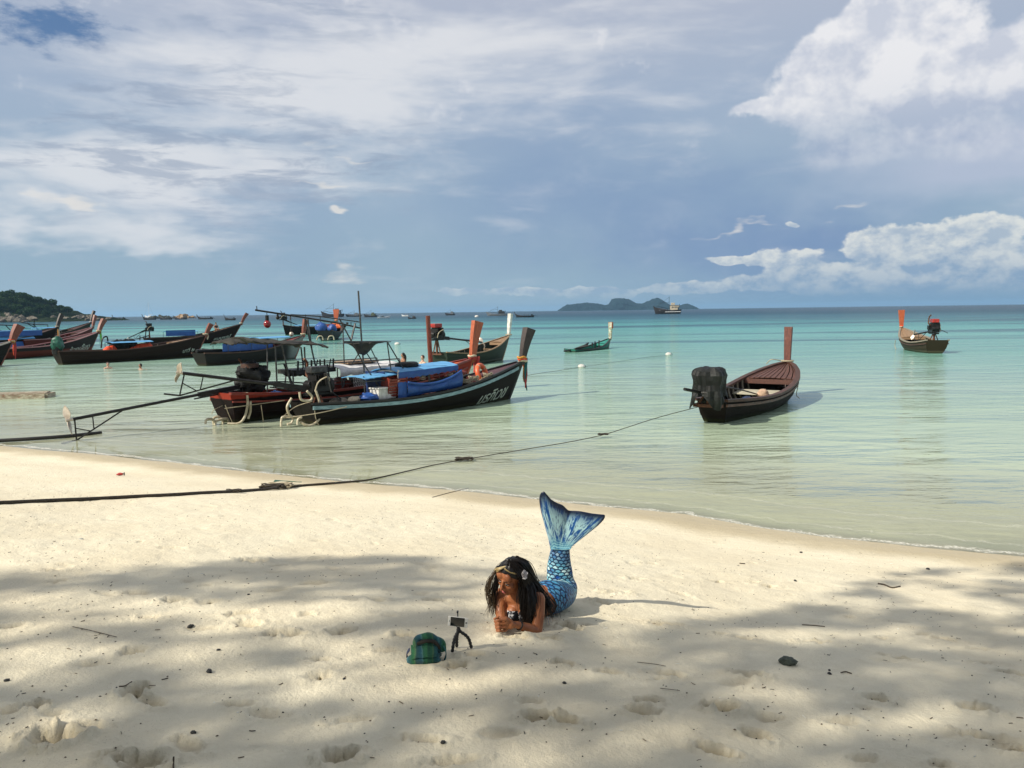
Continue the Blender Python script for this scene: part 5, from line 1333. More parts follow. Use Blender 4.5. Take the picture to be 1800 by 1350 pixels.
def make_tree(seed, h, w):
    rg = np.random.default_rng(seed)
    root = thing('broadleaf_tree', (0, 0, 0), 'tree', 'tree', 'trees on the left headland')
    tr = MB().tube(bez([(0, 0, -1), (.1 * h * .2, 0, h * .3), (-.02 * h, .03 * h, h * .62)], 4), [h * .045] * 5 + [h * .03] * 4, 6)
    cl = []
    for k in range(7):
        a = k * 2.4 + seed; rr = w * (.25 + .28 * rg.random()); zz = h * (.45 + .45 * rg.random())
        cl.append((math.cos(a) * rr, math.sin(a) * rr, zz, w * (.26 + .12 * rg.random())))
        tr.tube([(0, 0, h * .42), (math.cos(a) * rr * .8, math.sin(a) * rr * .8, zz - w * .05)], [h * .018, h * .008], 5)
    cl.append((0, 0, h * .78, w * .36))
    tr.build('trunk', BARK, root)
    V, F = leaf_cloud(2600, cl, w * .06, rg, .8)
    o = bpy.data.objects.new('crown', mesh_np('crown', V, F, LEAF)); link(o, root)
    return root
protos = [make_tree(1, 8, 8), make_tree(2, 6.5, 9), make_tree(3, 9, 7), make_tree(4, 5, 6)]
tree_spots = []
for row, (d, py_off) in enumerate([(0.05, 0), (-.2, 0), (-.42, 0), (-.62, 0), (-.76, 0)]):
    px = -60 + row * 5
    while px < 118 - row * 2:
        tree_spots.append((px + rg.uniform(-3, 3), d + rg.uniform(-.06, .06))); px += 9 + rg.uniform(0, 4)
tree_spots = [s_ for s_ in tree_spots if not (s_[1] < -.55 and rg.random() < .3)]
adj = ['rounded', 'dense', 'spreading', 'low', 'tall', 'narrow', 'broad', 'leaning', 'dark', 'pale green', 'ragged', 'small']
used = {}
tree_spots.sort()
for i, (px, d) in enumerate(tree_spots):
    x = at(px, 545, HY).x; z = head_z(x, d)
    sc_ = rg.uniform(.8, 1.15) * (1.0 if px < 70 else .72)
    rowname = ['on the crest of the headland', 'on the upper slope of the headland', 'on the middle slope of the headland', 'low on the slope above the headland boulders'][min(3, int((-d + .10) / .20))]
    key = (rowname); used[key] = used.get(key, 0) + 1
    base = protos[i % 4]
    ordn = ['first', 'second', 'third', 'fourth', 'fifth', 'sixth', 'seventh', 'eighth', 'ninth', 'tenth', 'eleventh', 'twelfth', 'thirteenth', 'fourteenth', 'fifteenth', 'sixteenth', 'seventeenth', 'eighteenth', 'nineteenth', 'twentieth', 'twenty-first', 'twenty-second', 'twenty-third', 'twenty-fourth', 'twenty-fifth', 'twenty-sixth'][min(used[key] - 1, 25)]
    lab = f'{ordn} tree from the left {rowname}'
    if i < 4:
        base.location = (x, HY + d * 60, z); base['label'] = lab; base.scale = (sc_,) * 3
    else: copy_thing(base, (x, HY + d * 60, z), rg.uniform(0, 6.28), lab, sc_)
# boulders along the headland's foot
BOU = paint('pale_boulder', (.18, .155, .12), (.07, .06, .045), .9, 1.2, (1, 1, 1), .7, .2, wear=(.06, .055, .045), wear_at=.6)
bp = [lump((0, 0, 0), (1.6, 1.4, 1.1), k + 50, .5, 1.1, 14, 9).build('boulder', BOU, None, smooth=35) for k in range(5)]
nb_ = 0
for i in range(110):
    u = i / 109; px = -50 + 236 * u + rg.uniform(-2, 2); d = -.90 - .08 * rg.random() if i % 3 else -.78 - .1 * rg.random()
    x = at(px, 545, HY).x
    if px > 128: d = rg.uniform(-.5, .3)
    z = max(head_z(x, d), -.4) + rg.uniform(0, .6); s_ = rg.uniform(.7, 1.9) * (1 if px < 128 else .9)
    if i < 5: o = bp[i]
    else: o = bp[i % 5].copy(); COL.objects.link(o)
    o.location = (x, HY + d * 62, z); o.scale = (s_ * rg.uniform(.8, 1.6), s_, s_ * rg.uniform(.7, 1.2)); o.rotation_euler = (rg.uniform(-.4, .4), rg.uniform(-.4, .4), rg.uniform(0, 6))
    tag(o, 'pale boulder among others along the foot of the left headland' if px < 128 else 'dark low boulder on the rocky point below the headland', 'boulder', 'boulders along the headland shore' if px < 128 else 'boulders of the rocky point')
# skerries behind the moored boats
sk_d = paint('dark_skerry', (.05, .055, .035), (.025, .028, .02), .9, .3, (1, 1, 1), .8, .4); sk_o = paint('ochre_skerry', (.36, .24, .13), (.18, .12, .07), .9, .3, (1, 1, 1), .8, .4)
for k, (px, py, w_, h_, m_, lab) in enumerate([(271, 554, 9, 3.2, sk_d, 'dark rock at the left end of the far skerries'), (285, 554, 8, 3.6, sk_d, 'dark humped rock, second of the far skerries'), (296, 555, 5, 2.4, sk_d, 'small dark rock in the middle of the far skerries'), (320, 554, 12, 4.2, sk_o, 'ochre rock, tallest of the far skerries'),
        (336, 555, 8, 2.4, sk_o, 'low ochre rock at the right end of the far skerries'), (308, 556, 8, 1.8, sk_d, 'low dark rock left of the ochre skerry'), (181, 557, 6, 1.8, sk_d, 'small dark rock off the rocky point')]):
    p = at(px, 561, 900); s1 = 900 / 1400
    o = lump((0, 0, 0), (w_ * s1, w_ * s1 * .7, h_ * s1 * 1.6), k + 80, .6, 1.6, 22, 12).build('skerry_rock', m_, None, smooth=35); o.location = (p.x, 900, .1)
    tag(o, lab, 'rock')

# ------------------------------------------------------------------ boats far out
def far_boat(name, px0, px1, py, label, kind, mats=('dark_hull', 'grey_super'), h=1.0, flip=False, cat='boat', grp='boats anchored far out'):
    """px0 stern .. px1 bow at waterline row py"""
    Yd = wp((px0 + px1) / 2, py).y
    a = Vector((at(px0, py, Yd).x, Yd, 0)); b = Vector((at(px1, py, Yd).x, Yd * 1.004, 0)); d = b - a; Lh = math.hypot(d.x, d.y)
    r = thing(name, (a.x, a.y, 0), label, cat, grp, math.atan2(d.y, d.x))
    k = Lh / 10; h *= 1.45; hm, sm = M(mats[0]), M(mats[1])
    rows = []
    for j, (v, bw) in enumerate([(-.25, .25), (.05, .85), (.5, 1.0), (1.0, 1.08)]):
        row = []
        for i in range(13):
            t = i / 12; hb = bw * 1.25 * k * (1 - max(0, (t - .5) / .5) ** 2.2) * (.75 + .25 * min(1, t / .2)); zs = (1.0 + 1.5 * max(0, (t - .55) / .45) ** 1.8 + .35 * (1 - t) ** 3) * k * h * .9
            row.append(Vector((Lh * t + .9 * k * t ** 4 * max(v, 0) - (.4 * k * (1 - t) ** 4 * max(v, 0)), hb, v * zs)))
        rows.append(row + [Vector((p.x, -p.y, p.z)) for p in row[::-1]])
    mb = MB().grid(rows, close=True); mb.add([p for p in rows[-1]], [tuple(range(len(rows[-1])))])
    mb.build('hull', hm, r, smooth=40)
    Z = 1.0 * k * h
    if kind == 'longtail':
        MB().bar((Lh * 1.06, 0, 2.0 * Z), (Lh * 1.14, 0, 3.6 * Z), .35 * k, .3 * k).build('prow_post', M('prow_dark'), r)
        MB().box((Lh * .42, 0, 1.9 * Z), (Lh * .30, 1.8 * k, .1 * k)).build('awning', sm, r)
        mb = MB()
        for x in (.3, .42, .54):
            for sd in (-1, 1): mb.cyl((Lh * x, .8 * k * sd, .6 * Z), (Lh * x, .8 * k * sd, 1.9 * Z), .06 * k, 5)
        mb.build('awning_posts', M('iron'), r)
        MB().box((.1 * Lh, 0, 1.5 * Z), (.8 * k, .6 * k, .8 * k)).bar((.05 * Lh, 0, 1.4 * Z), (-.25 * Lh, .3 * k, .5 * Z), .12 * k, .12 * k).build('engine', M('iron'), r)
    elif kind == 'fishing':
        MB().box((Lh * .26, 0, 1.6 * Z), (Lh * .30, 1.7 * k, 1.5 * Z)).box((Lh * .30, 0, 2.6 * Z), (Lh * .15, 1.3 * k, .9 * Z)).build('wheelhouse', sm, r, bevel=.1)
        MB().box((Lh * .27, 0, 2.40 * Z), (Lh * .36, 2.0 * k, .12 * k)).build('wheelhouse_roof', M('grey_super'), r)
        w = MB()
        for i in range(4): w.box((Lh * (.15 + .06 * i), -.87 * k, 1.8 * Z), (.3 * k, .04 * k, .4 * Z))
        for i in range(4): w.box((Lh * (.15 + .06 * i), .87 * k, 1.8 * Z), (.3 * k, .04 * k, .4 * Z))
        w.build('windows', M('glass'), r)
        MB().cyl((Lh * .45, 0, 1 * Z), (Lh * .45, 0, 4.8 * Z), .07 * k, 6).tube([(Lh * .45, 0, 3.2 * Z), (Lh * .85, 0, 3.0 * Z)], .05 * k, 5).tube([(Lh * .45, 0, 4.6 * Z), (Lh * .98, 0, 1.9 * Z)], .03 * k, 4).build('mast', M('iron'), r)
        MB().tube([(Lh * .5, 1.1 * k, 1.5 * Z), (Lh * .95, .6 * k, 2.2 * Z)], .04 * k, 4).tube([(Lh * .5, -1.1 * k, 1.5 * Z), (Lh * .95, -.6 * k, 2.2 * Z)], .04 * k, 4).build('railing', M('iron'), r)
        MB().tube([(Lh * .10, .8 * k, 1.0 * Z), (Lh * .04, .8 * k, 2.6 * Z), (Lh * .04, -.8 * k, 2.6 * Z), (Lh * .10, -.8 * k, 1.0 * Z)], .06 * k, 5).build('stern_frame', M('iron'), r)
    elif kind == 'speed':
        MB().box((Lh * .42, 0, 1.5 * Z), (Lh * .22, 1.3 * k, .8 * Z)).build('windscreen', M('glass'), r, bevel=.1)
        MB().box((Lh * .30, 0, 2.3 * Z), (Lh * .35, 1.7 * k, .1 * k)).cyl((Lh * .15, .6 * k, 1 * Z), (Lh * .15, .6 * k, 2.3 * Z), .05 * k, 5).cyl((Lh * .45, -.6 * k, 1 * Z), (Lh * .45, -.6 * k, 2.3 * Z), .05 * k, 5).build('hardtop', M('white_hull'), r)
        MB().box((-.1 * k, 0, 1.0 * Z), (.5 * k, .5 * k, .9 * Z)).build('outboard_motor', M('iron'), r)
    elif kind == 'sail':
        MB().cyl((Lh * .55, 0, 1 * Z), (Lh * .55, 0, 16 * k), .10 * k, 6).cyl((Lh * .55, 0, 2.4 * Z), (Lh * .1, 0, 2.4 * Z), .12 * k, 6).build('mast', M('white_hull'), r)
        MB().tube([(Lh * .55, 0, 15.8 * k), (Lh * 1.08, 0, 1.8 * Z)], .035 * k, 4).tube([(Lh * .55, 0, 15.8 * k), (-.02 * Lh, 0, 1.2 * Z)], .035 * k, 4).build('stays', M('iron'), r)
        MB().box((Lh * .45, 0, 1.4 * Z), (Lh * .35, 1.2 * k, .7 * Z)).build('cabin', M('white_hull'), r, bevel=.15)
    return r
far_boat('far_longtail_boat', 219, 197, 561.8, 'small dark longtail boat, first from the rocky point on the horizon', 'longtail', h=.7)
far_boat('sailing_boat', 270, 253, 559.5, 'white sailing boat with a bare mast before the skerries', 'sail', ('white_hull', 'white_hull'), cat='sailing boat')
far_boat('far_longtail_boat', 273, 250, 562.3, 'dark longtail boat just in front of the sailing boat', 'longtail', h=.8)
far_boat('far_longtail_boat', 301, 279, 561.9, 'dark longtail boat in front of the dark skerries', 'longtail', h=.7)
far_boat('far_longtail_boat', 327, 305, 561.6, 'dark longtail boat in front of the ochre skerry', 'longtail', h=.6)
far_boat('far_longtail_boat', 373, 347, 561.2, 'low dark longtail boat right of the skerries', 'longtail', h=.6)
far_boat('far_longtail_boat', 413, 394, 563, 'dark longtail boat with a cabin, last before the lamp boom', 'longtail', h=1.0)
far_boat('fishing_boat', 603, 566, 557.3, 'dark fishing boat with raised bow above the orange prow far out', 'fishing', ('dark_hull', 'grey_super'), h=.9, cat='fishing boat')
far_boat('fishing_boat', 634, 608, 556.8, 'grey low fishing boat left of the tall mast', 'fishing', ('dark_hull', 'grey_super'), h=.6, cat='fishing boat')
g3 = far_boat('fishing_boat', 662, 640, 557.4, 'dark fishing boat with a tall olive heap right of the mast', 'fishing', ('dark_hull', 'olive'), h=.8, cat='fishing boat')
far_boat('speedboat', 664, 684, 559.3, 'white speedboat moored right of the olive-topped fishing boat', 'speed', ('white_hull', 'white_hull'), h=.7, cat='speedboat')
far_boat('speedboat', 718, 706, 556.0, 'small white speedboat touching the dark boat beyond the red pole', 'speed', ('white_hull', 'white_hull'), h=.8, cat='speedboat')
far_boat('fishing_boat', 731, 717, 560.4, 'short dark boat left of the red pole, far out', 'fishing', ('dark_hull', 'dark_hull'), h=.8, cat='fishing boat')
far_boat('fishing_boat', 799, 783, 554.2, 'small dark fishing boat above the orange prow', 'fishing', ('dark_hull', 'grey_super'), h=.9, cat='fishing boat')
far_boat('fishing_boat', 890, 857, 555.2, 'grey fishing boat with two masts above the white prow', 'fishing', ('grey_super', 'dark_hull'), h=.7, cat='fishing boat')
far_boat('far_longtail_boat', 938, 908, 557.6, 'dark longtail boat with a low awning, right of the white prow', 'longtail', h=.6)
tr_ = far_boat('trawler', 1196, 1153, 551.6, 'wooden trawler with a white stripe anchored in front of the far island', 'fishing', ('dark_hull', 'buff'), h=1.0, cat='trawler')
L_ = 43 / 1400 * wp(1175, 551.6).y; k_ = L_ / 10
for sd in (-1, 1): MB().bar((0, 1.34 * k_ * sd, .85 * k_), (L_ * .62, 1.34 * k_ * sd, .80 * k_), .06 * k_, .22 * k_).build('white_stripe', M('white_hull'), tr_)
MB().box((L_ * .62, 0, 1.5 * k_), (L_ * .5, 1.9 * k_, .3 * k_)).build('deck_cargo', M('grey_super'), tr_)
MB().box((L_ * .1, 0, 3.0 * k_), (L_ * .12, 1.5 * k_, .8 * k_)).build('upper_cabin', M('buff'), tr_, bevel=.1)

# buoys and drifting things
def buoy(px, py, r, label, mat='white_paint', name='buoy'):
    p = wp(px, py); o = thing(name, (p.x, p.y, 0), label, 'buoy', 'floats in the bay')
    MB().ball((0, 0, r * .35), (r * 1.25, r, r * .85), 14, 9).build('float', M(mat), o, smooth=80)
    MB().tube(torus_pts((r * 1.3, 0, r * .4), (1, 0, 0), (0, 0, 1), r * .25, 10), r * .07, 5, closed=True).build('ring', M('iron'), o)
    return p
bA = buoy(1022, 646, .15, 'white float, nearer of two on the line right of the close pair'); bB = buoy(1175, 624.5, .16, 'white float, further of two on the line below the trawler')
buoy(698, 606, .2, 'white float just left of the red-topped engine'); buoy(838, 557.5, .9, 'white float far out, left of the two-masted boat')
def sea_line(pts, r, label, name='mooring_line', z=.015, mat='wet_rope', seg=6, zz=None):
    P = [wp(px, py) + Vector((0, 0, z)) for px, py in pts]
    if zz: P = [Vector((p.x, p.y, q)) for p, q in zip(P, zz)]
    o = MB().tube(bez(P, 8), r, seg).build(name, M(mat), None, smooth=60)
    return tag(o, label, 'rope')
sea_line([(918, 662), (940, 658), (975, 653), (1000, 649), (1018, 646)], .008, 'dark line on the water from the black prow to the near float')
sea_line([(1026, 645), (1060, 640), (1100, 634), (1140, 628), (1172, 625)], .006, 'thin line on the water between the two floats')

# the long mooring rope from the right boat to the beach
def rope_pts():
    P = []
    st = wl(Cb, Cb.loc(1240, 712, .2)); kn = wp(1058, 765); 
    for px, py, z in [(1160, 733, .28), (1100, 752, .14), (1060, 764.5, .07), (1000, 777, .04), (940, 787, .03), (880, 797, .03), (815, 808, .03), (760, 818, .02), (700, 832, .02), (650, 843, .015)]:
        P.append(wp(px, py, z))
    P = [st] + P
    for px, py in [(620, 848), (570, 852), (520, 856), (460, 861), (410, 865), (360, 868), (300, 872), (240, 875), (170, 879), (100, 882), (40, 885), (-30, 888), (-120, 892)]:
        q = gp(px, py); q.z += .022; P.append(q)
    return P
rp = bez(rope_pts(), 8)
rr = [0.009 + .014 * max(0, min(1, (i - 60) / 50)) for i in range(len(rp))]
tag(MB().tube(rp, rr, 8).build('mooring_rope', M('wet_rope'), None, smooth=60), 'long dark mooring rope from the lone right boat across the sand to the left edge', 'rope')
def knot(c, s_, label, mat='wet_rope'):
    P = [Vector(c) + Vector((math.cos(a * 2.3) * s_ * (1 + .3 * math.sin(a * 5)), math.sin(a * 3.1) * s_ * .5, s_ * .28 * (1 + math.sin(a * 4.1)) * .5)) for a in np.linspace(0, 6.28 * 1.6, 46)]
    return tag(MB().tube(P, s_ * .085, 6).build('rope_knot', M(mat), None, smooth=60), label, 'knot')
knot(wp(816, 808, .03), .15, 'tangled knot of weed and rope floating at the bend of the long rope')
knot(wp(1060, 764, .07), .10, 'small knot on the long rope below the lone right boat')
q = gp(492, 857); knot((q.x, q.y, q.z + .03), .17, 'pale and dark rope knot where the long rope meets the water', 'rope'); q = gp(478, 858); knot((q.x, q.y, q.z + .03), .16, 'dark rope tangle left of the pale rope knot')
q = gp(410, 865); knot((q.x, q.y, q.z + .02), .10, 'small knot on the rope lying on the bright sand')
# second rope end and bar at the far left shallows
P = [wp(-60, 778, .05), wp(0, 774.5, .05), wp(60, 771, .05), wp(120, 766.5, .045), wp(178, 760.5, .02)]
tag(MB().tube(bez(P, 8), .045, 8).build('spar', M('black_wood'), None, smooth=60), 'long dark spar half awash at the left edge', 'spar')
# raft of old planks at the left edge
ra, rb_ = wp(-40, 703), wp(80, 699.5)
raft = thing('raft', (ra.x, ra.y, 0), 'old peeling white raft awash at the left edge', 'raft', None, math.atan2((rb_ - ra).y, (rb_ - ra).x)); Lr = (rb_ - ra).length
MRAFT = paint('peeling_raft_paint', (.50, .45, .34), (.20, .15, .10), .8, 6, (1, 3, 3), .6, .01, wear=(.22, .06, .03), wear_at=.56)
for k in range(3): MB().box((Lr / 2, .12 + .26 * k, .17 + .01 * (k % 2)), (Lr - .1 * (k % 3), .24, .05)).build('plank', MRAFT, raft)
MB().box((Lr / 2, -.05, .05), (Lr, .08, .22)).build('side_beam', MRAFT, raft); MB().box((Lr / 2, .78, .05), (Lr, .08, .22)).build('side_beam', MRAFT, raft)
MB().box((Lr + .03, .39, .05), (.08, .78, .22)).build('end_beam', MRAFT, raft)

# ------------------------------------------------------------------ haze
HZ_T = 108.0
hz = MB().box((0, 5990, (HZ_T - 7) / 2), (26000, 32500, HZ_T + 7))
hm_, t_, b_, out_ = material('haze')
t_.n.remove(b_)
pv = t_.new('ShaderNodeVolumePrincipled'); pv.inputs['Color'].default_value = (.42, .68, .92, 1); pv.inputs['Density'].default_value = 8e-5; pv.inputs['Anisotropy'].default_value = .3
t_.l.new(pv.outputs[0], out_.inputs['Volume'])
hz_o = hz.build('haze', hm_); hz_o['kind'] = 'stuff'
# ------------------------------------------------------------------ trees behind the viewer whose shade falls on the sand
def shade(px, py):                                        # how much canopy stands between the sun and this patch of sand
    top = np.interp(px, [-400, 0, 200, 420, 520, 700, 850, 960, 1120, 1300, 1440, 1600, 1800, 2300], [1010, 1006, 1004, 992, 982, 980, 992, 1012, 1070, 1082, 1058, 1005, 992, 990])
    f = max(0.0, min(1.0, (py - top + 6) / 14.0))
    n = mnoise.fractal(Vector((px / 300.0, py / 36.0, 1.7)), 1.0, 2.0, 4)
    n2 = mnoise.noise(Vector((px / 90.0, py / 20.0, 5.2)))
    v = f * (0.76 + 1.05 * n + .40 * n2)
    v += .16 * max(0.0, min(1.0, (py - 1120) / 120.0)) * f
    for cx, cy, rx, ry, k in LIGHTS:
        q = ((px - cx) / rx) ** 2 + ((py - cy) / ry) ** 2
        if q < 1: v -= k * (1 - q)
    return max(0.0, min(1.0, v))
LIGHTS = [(110, 1058, 190, 26, 1.2), (330, 1078, 120, 18, .9), (440, 1092, 170, 20, .9), (90, 1148, 110, 22, 1.1), (430, 1182, 130, 30, 1.3), (520, 1132, 180, 20, .8), (560, 1078, 130, 18, .7), (700, 1066, 160, 18, .8), (640, 1100, 110, 14, .7),
          (620, 1160, 120, 20, .5), (280, 1150, 140, 16, .5), (1010, 1066, 210, 52, 1.6), (1150, 1066, 170, 38, 1.5), (925, 1075, 130, 70, .75), (850, 1120, 120, 20, .5), (1290, 1010, 220, 60, 1.5), (1400, 1118, 130, 20, 1.2), (1310, 1180, 60, 10, .3), (1600, 1197, 60, 12, .8),
          (1360, 1232, 150, 26, 1.1), (1480, 1262, 150, 30, 1.0), (1640, 1270, 120, 30, .8), (1060, 1245, 130, 24, .7), (1180, 1300, 170, 30, .6), (940, 1325, 120, 30, .5), (1700, 1062, 150, 16, .9), (1620, 1038, 120, 10, .6), (800, 1110, 70, 20, .4), (1780, 1110, 80, 16, .4),
          (820, 1230, 70, 30, .5), (1400, 1330, 160, 25, .6)]
rg = np.random.default_rng(21)
TREE_LEAF = leaf_material('canopy_leaves', (.030, .075, .015), (.065, .13, .03), .12)
cl = []
while len(cl) < 3000:
    gx = rg.uniform(-9, 11); gy = rg.uniform(.6, 9.5)
    gz = bh1(gx, gy)
    d = Vector((gx, gy, gz)) - CAM_P; w_ = d.dot(C_F)
    if w_ < .3: continue
    px = 900 + F_PX * d.dot(C_R) / w_; py = 675 - F_PX * d.dot(C_U) / w_
    if py < 960 or px < -700 or px > 2500 or py > 2000: continue
    if rg.random() > shade(px, py): continue
    s_ = rg.uniform(12.0, 16.5)
    P = Vector((gx, gy, gz)) + SUN_DIR * s_
    cl.append((P.x, P.y, P.z, rg.uniform(.08, .17)))
# crowns over and behind the viewer, added to block sky light from the shade
sky_blockers = []
while len(sky_blockers) < 5500:
    x, y = rg.uniform(-18, 14), rg.uniform(-15, 1.5)
    if not (x > .7 * y - 5.2 or y < -5.8): continue
    sky_blockers.append((x, y, 1.4 + rg.uniform(8.2, 12.5) + .25 * abs(y + 5), rg.uniform(.32, .6)))
trunks = [(-12.5, -5.5), (-7.5, -6.5), (-2.0, -6.5), (4.0, -5.5), (9.5, -5.0)]
labs = ['leafy beach tree farthest left behind the camera, shading the sand', 'leafy beach tree behind the camera between two others, shading the sand', 'leafy beach tree nearest the camera, just behind it', 'leafy beach tree added behind the camera to its right to block sky light', 'leafy beach tree added farthest right behind the camera to block sky light']
for k, (tx, ty) in enumerate(trunks):
    mine = [c for c in cl + sky_blockers if min(range(5), key=lambda j: (c[0] - trunks[j][0]) ** 2 + (c[1] - trunks[j][1]) ** 2) == k]
    if not mine: continue
    tz = bh1(tx, ty)
    root = thing('beach_tree', (tx, ty, tz), labs[k], 'tree', 'trees behind the camera')
    cx = np.mean([c[0] for c in mine]) - tx; cy = np.mean([c[1] for c in mine]) - ty; cz = np.mean([c[2] for c in mine]) - tz
    tb = MB(); P = bez([(0, 0, -.3), (.1, 0, 1.5), (cx * .2, cy * .2, 3.2), (cx * .55, cy * .55, cz * .7)], 6)
    tb.tube(P, list(np.linspace(.24, .12, len(P))), 10)
    top = P[-1]
    tb.build('trunk', BARK, root, smooth=60)
    for j, c in enumerate(mine[::36]):
        e = Vector((c[0] - tx, c[1] - ty, c[2] - tz)); m_ = (top * .55 + e * .45) + Vector((0, 0, -.25))
        MB().tube(bez([top, m_, e], 4), [.06, .055, .05, .04, .035, .03, .022, .016, .01], 6).build('branch', BARK, root, smooth=60)
    V, F = leaf_cloud(sum(30 if c[3] < .18 else 60 for c in mine), [(c[0] - tx, c[1] - ty, c[2] - tz, c[3]) for c in mine], .075, rg, .7)
    o = bpy.data.objects.new('crown', mesh_np('crown', V, F, TREE_LEAF)); link(o, root)

# ------------------------------------------------------------------ strewn things
rg = np.random.default_rng(77)
def on_sand(px, py, sink=0.0):
    p = gp(px, py); return Vector((p.x, p.y, float(sand_h(np.array([p.x]), np.array([p.y]))[0]) - sink))
ST = paint('grey_green_stone', (.10, .115, .085), (.05, .06, .045), .8, 30, (1, 1, 1), .6, .004, wear=(.3, .3, .26), wear_at=.66)
PB = paint('dark_pebble', (.045, .045, .04), (.02, .02, .02), .7, 40, (1, 1, 1), .4, .002)
STK = paint('driftwood_stick', (.12, .085, .05), (.05, .035, .022), .85, 30, (1, 1, 1), .6, .003)
def stone(px, py, r, label, mat=ST, seed=0, flat=.55, name='stone', cat='stone'):
    p = on_sand(px, py, r * .12); o = lump((0, 0, 0), (r, r * .75, r * flat), seed, .3, 1.5, 18, 12).build(name, mat, None, smooth=50)
    o.location = p + Vector((0, 0, r * flat * .6)); o.rotation_euler = (0, 0, seed); tag(o, label, cat)
stone(1385, 1167, .052, 'rounded grey-green stone, largest on the sand, right of the woman', ST, 3)
stone(335, 1100, .020, 'small dark pebble on the shaded sand left, below the two footprints', PB, 4, name='pebble', cat='pebble')
stone(368, 1181, .020, 'dark pebble beside the bright patch at lower left', PB, 5, name='pebble', cat='pebble')
stone(340, 1286, .014, 'dark pebble between the large hollows at lower left', PB, 6, name='pebble', cat='pebble')
stone(12, 1195, .014, 'dark pebble near the left edge', PB, 7, name='pebble', cat='pebble')
stone(1458, 1185, .014, 'dark pebble just right of and below the round stone', PB, 8, name='pebble', cat='pebble')
stone(1631, 1000, .022, 'dark pebble near the waterline at right', PB, 9, name='pebble', cat='pebble')
stone(1408, 971, .020, 'dark pebble on the bright sand right of the tail fin', PB, 10, name='pebble', cat='pebble')
stone(1398, 1021, .018, 'small brown pebble below the bright sand tongue', PB, 11, name='pebble', cat='pebble')
stone(142, 948, .03, 'pale flat shell on the bright sand at left', paint('pale_shell', (.5, .48, .4), (.3, .3, .27)), 12, .25, 'shell', 'shell')
stone(779, 1309, .012, 'dark pebble at the bottom centre', PB, 13, name='pebble', cat='pebble')
stone(1458, 1249 - 70, .010, 'tiny dark pebble above and left of the grey one', PB, 14, name='pebble', cat='pebble')
stone(992, 1202, .012, 'dark pebble below the woman', PB, 15, name='pebble', cat='pebble')
stone(384, 1142, .012, 'small dark pebble under the first, lower left', PB, 16, name='pebble', cat='pebble')
stone(605, 1195, .010, 'small dark pebble left of the backpack', PB, 17, name='pebble', cat='pebble')
stone(437, 1046, .012, 'small dark pebble on the first band of shade', PB, 18, name='pebble', cat='pebble')
def stick(pts, r, label, mat=STK, name='stick', lift=.008):
    r *= .55; P = [on_sand(px, py) + Vector((0, 0, lift * .6)) for px, py in pts]
    tag(MB().tube(bez(P, 5), r, 6).build(name, mat, None, smooth=60), label, name.replace('_', ' '))
stick([(1543, 1026), (1555, 1028), (1568, 1033), (1582, 1031)], .016, 'dark curved piece of driftwood on the sand at right', name='driftwood')
stick([(1300, 990), (1310, 991)], .012, 'short dark chip of wood below the waterline at right')
stick([(760, 874), (790, 866), (824, 858)], .008, 'thin dark stick in the swash above the woman')
stick([(1478, 1184), (1486, 1182), (1497, 1185)], .006, 'small curled scrap of bark right of the round stone', name='bark_scrap')
stick([(128, 1105), (165, 1112), (205, 1120)], .004, 'long thin twig on the sand at left'); stick([(1410, 1097), (1430, 1098), (1450, 1100)], .006, 'thin stick in a groove right of the woman')
stick([(1120, 1164), (1150, 1168), (1170, 1173)], .003, 'thin curved twig below and right of the woman'); stick([(1160, 1210), (1195, 1216)], .003, 'straight twig below the line of footprints')
stick([(210, 1215), (220, 1211), (232, 1203)], .006, 'short stick at the rim of the hollow at lower left'); stick([(306, 1343), (305, 1352), (307, 1362)], .007, 'dark stick end standing at the bottom edge')
def can(px, py, label, mats):
    p = on_sand(px, py); o = thing('crushed_can', p, label, 'can', None, .3)
    lump((0, 0, .03), (.055, .03, .024), 3, .35, 2).build('body', M(mats[0]), o, smooth=50); MB().cyl((.06, 0, .03), (.075, 0, .03), .028).build('lid', M(mats[1]), o)
can(211, 835, 'crushed red can on the bright sand left of the rope', ('red_cloth', 'grey_iron'))
p = on_sand(481, 850); o = MB().sheet([[Vector((.12 * i, .05 * j * (1 - i / 5), .03 + .015 * math.sin(i + j))) for j in range(3)] for i in range(5)], .006).build('leaf', M('green_tarp'), None); o.location = p; tag(o, 'green leaf-like scrap lying just above the pale rope knot', 'leaf')
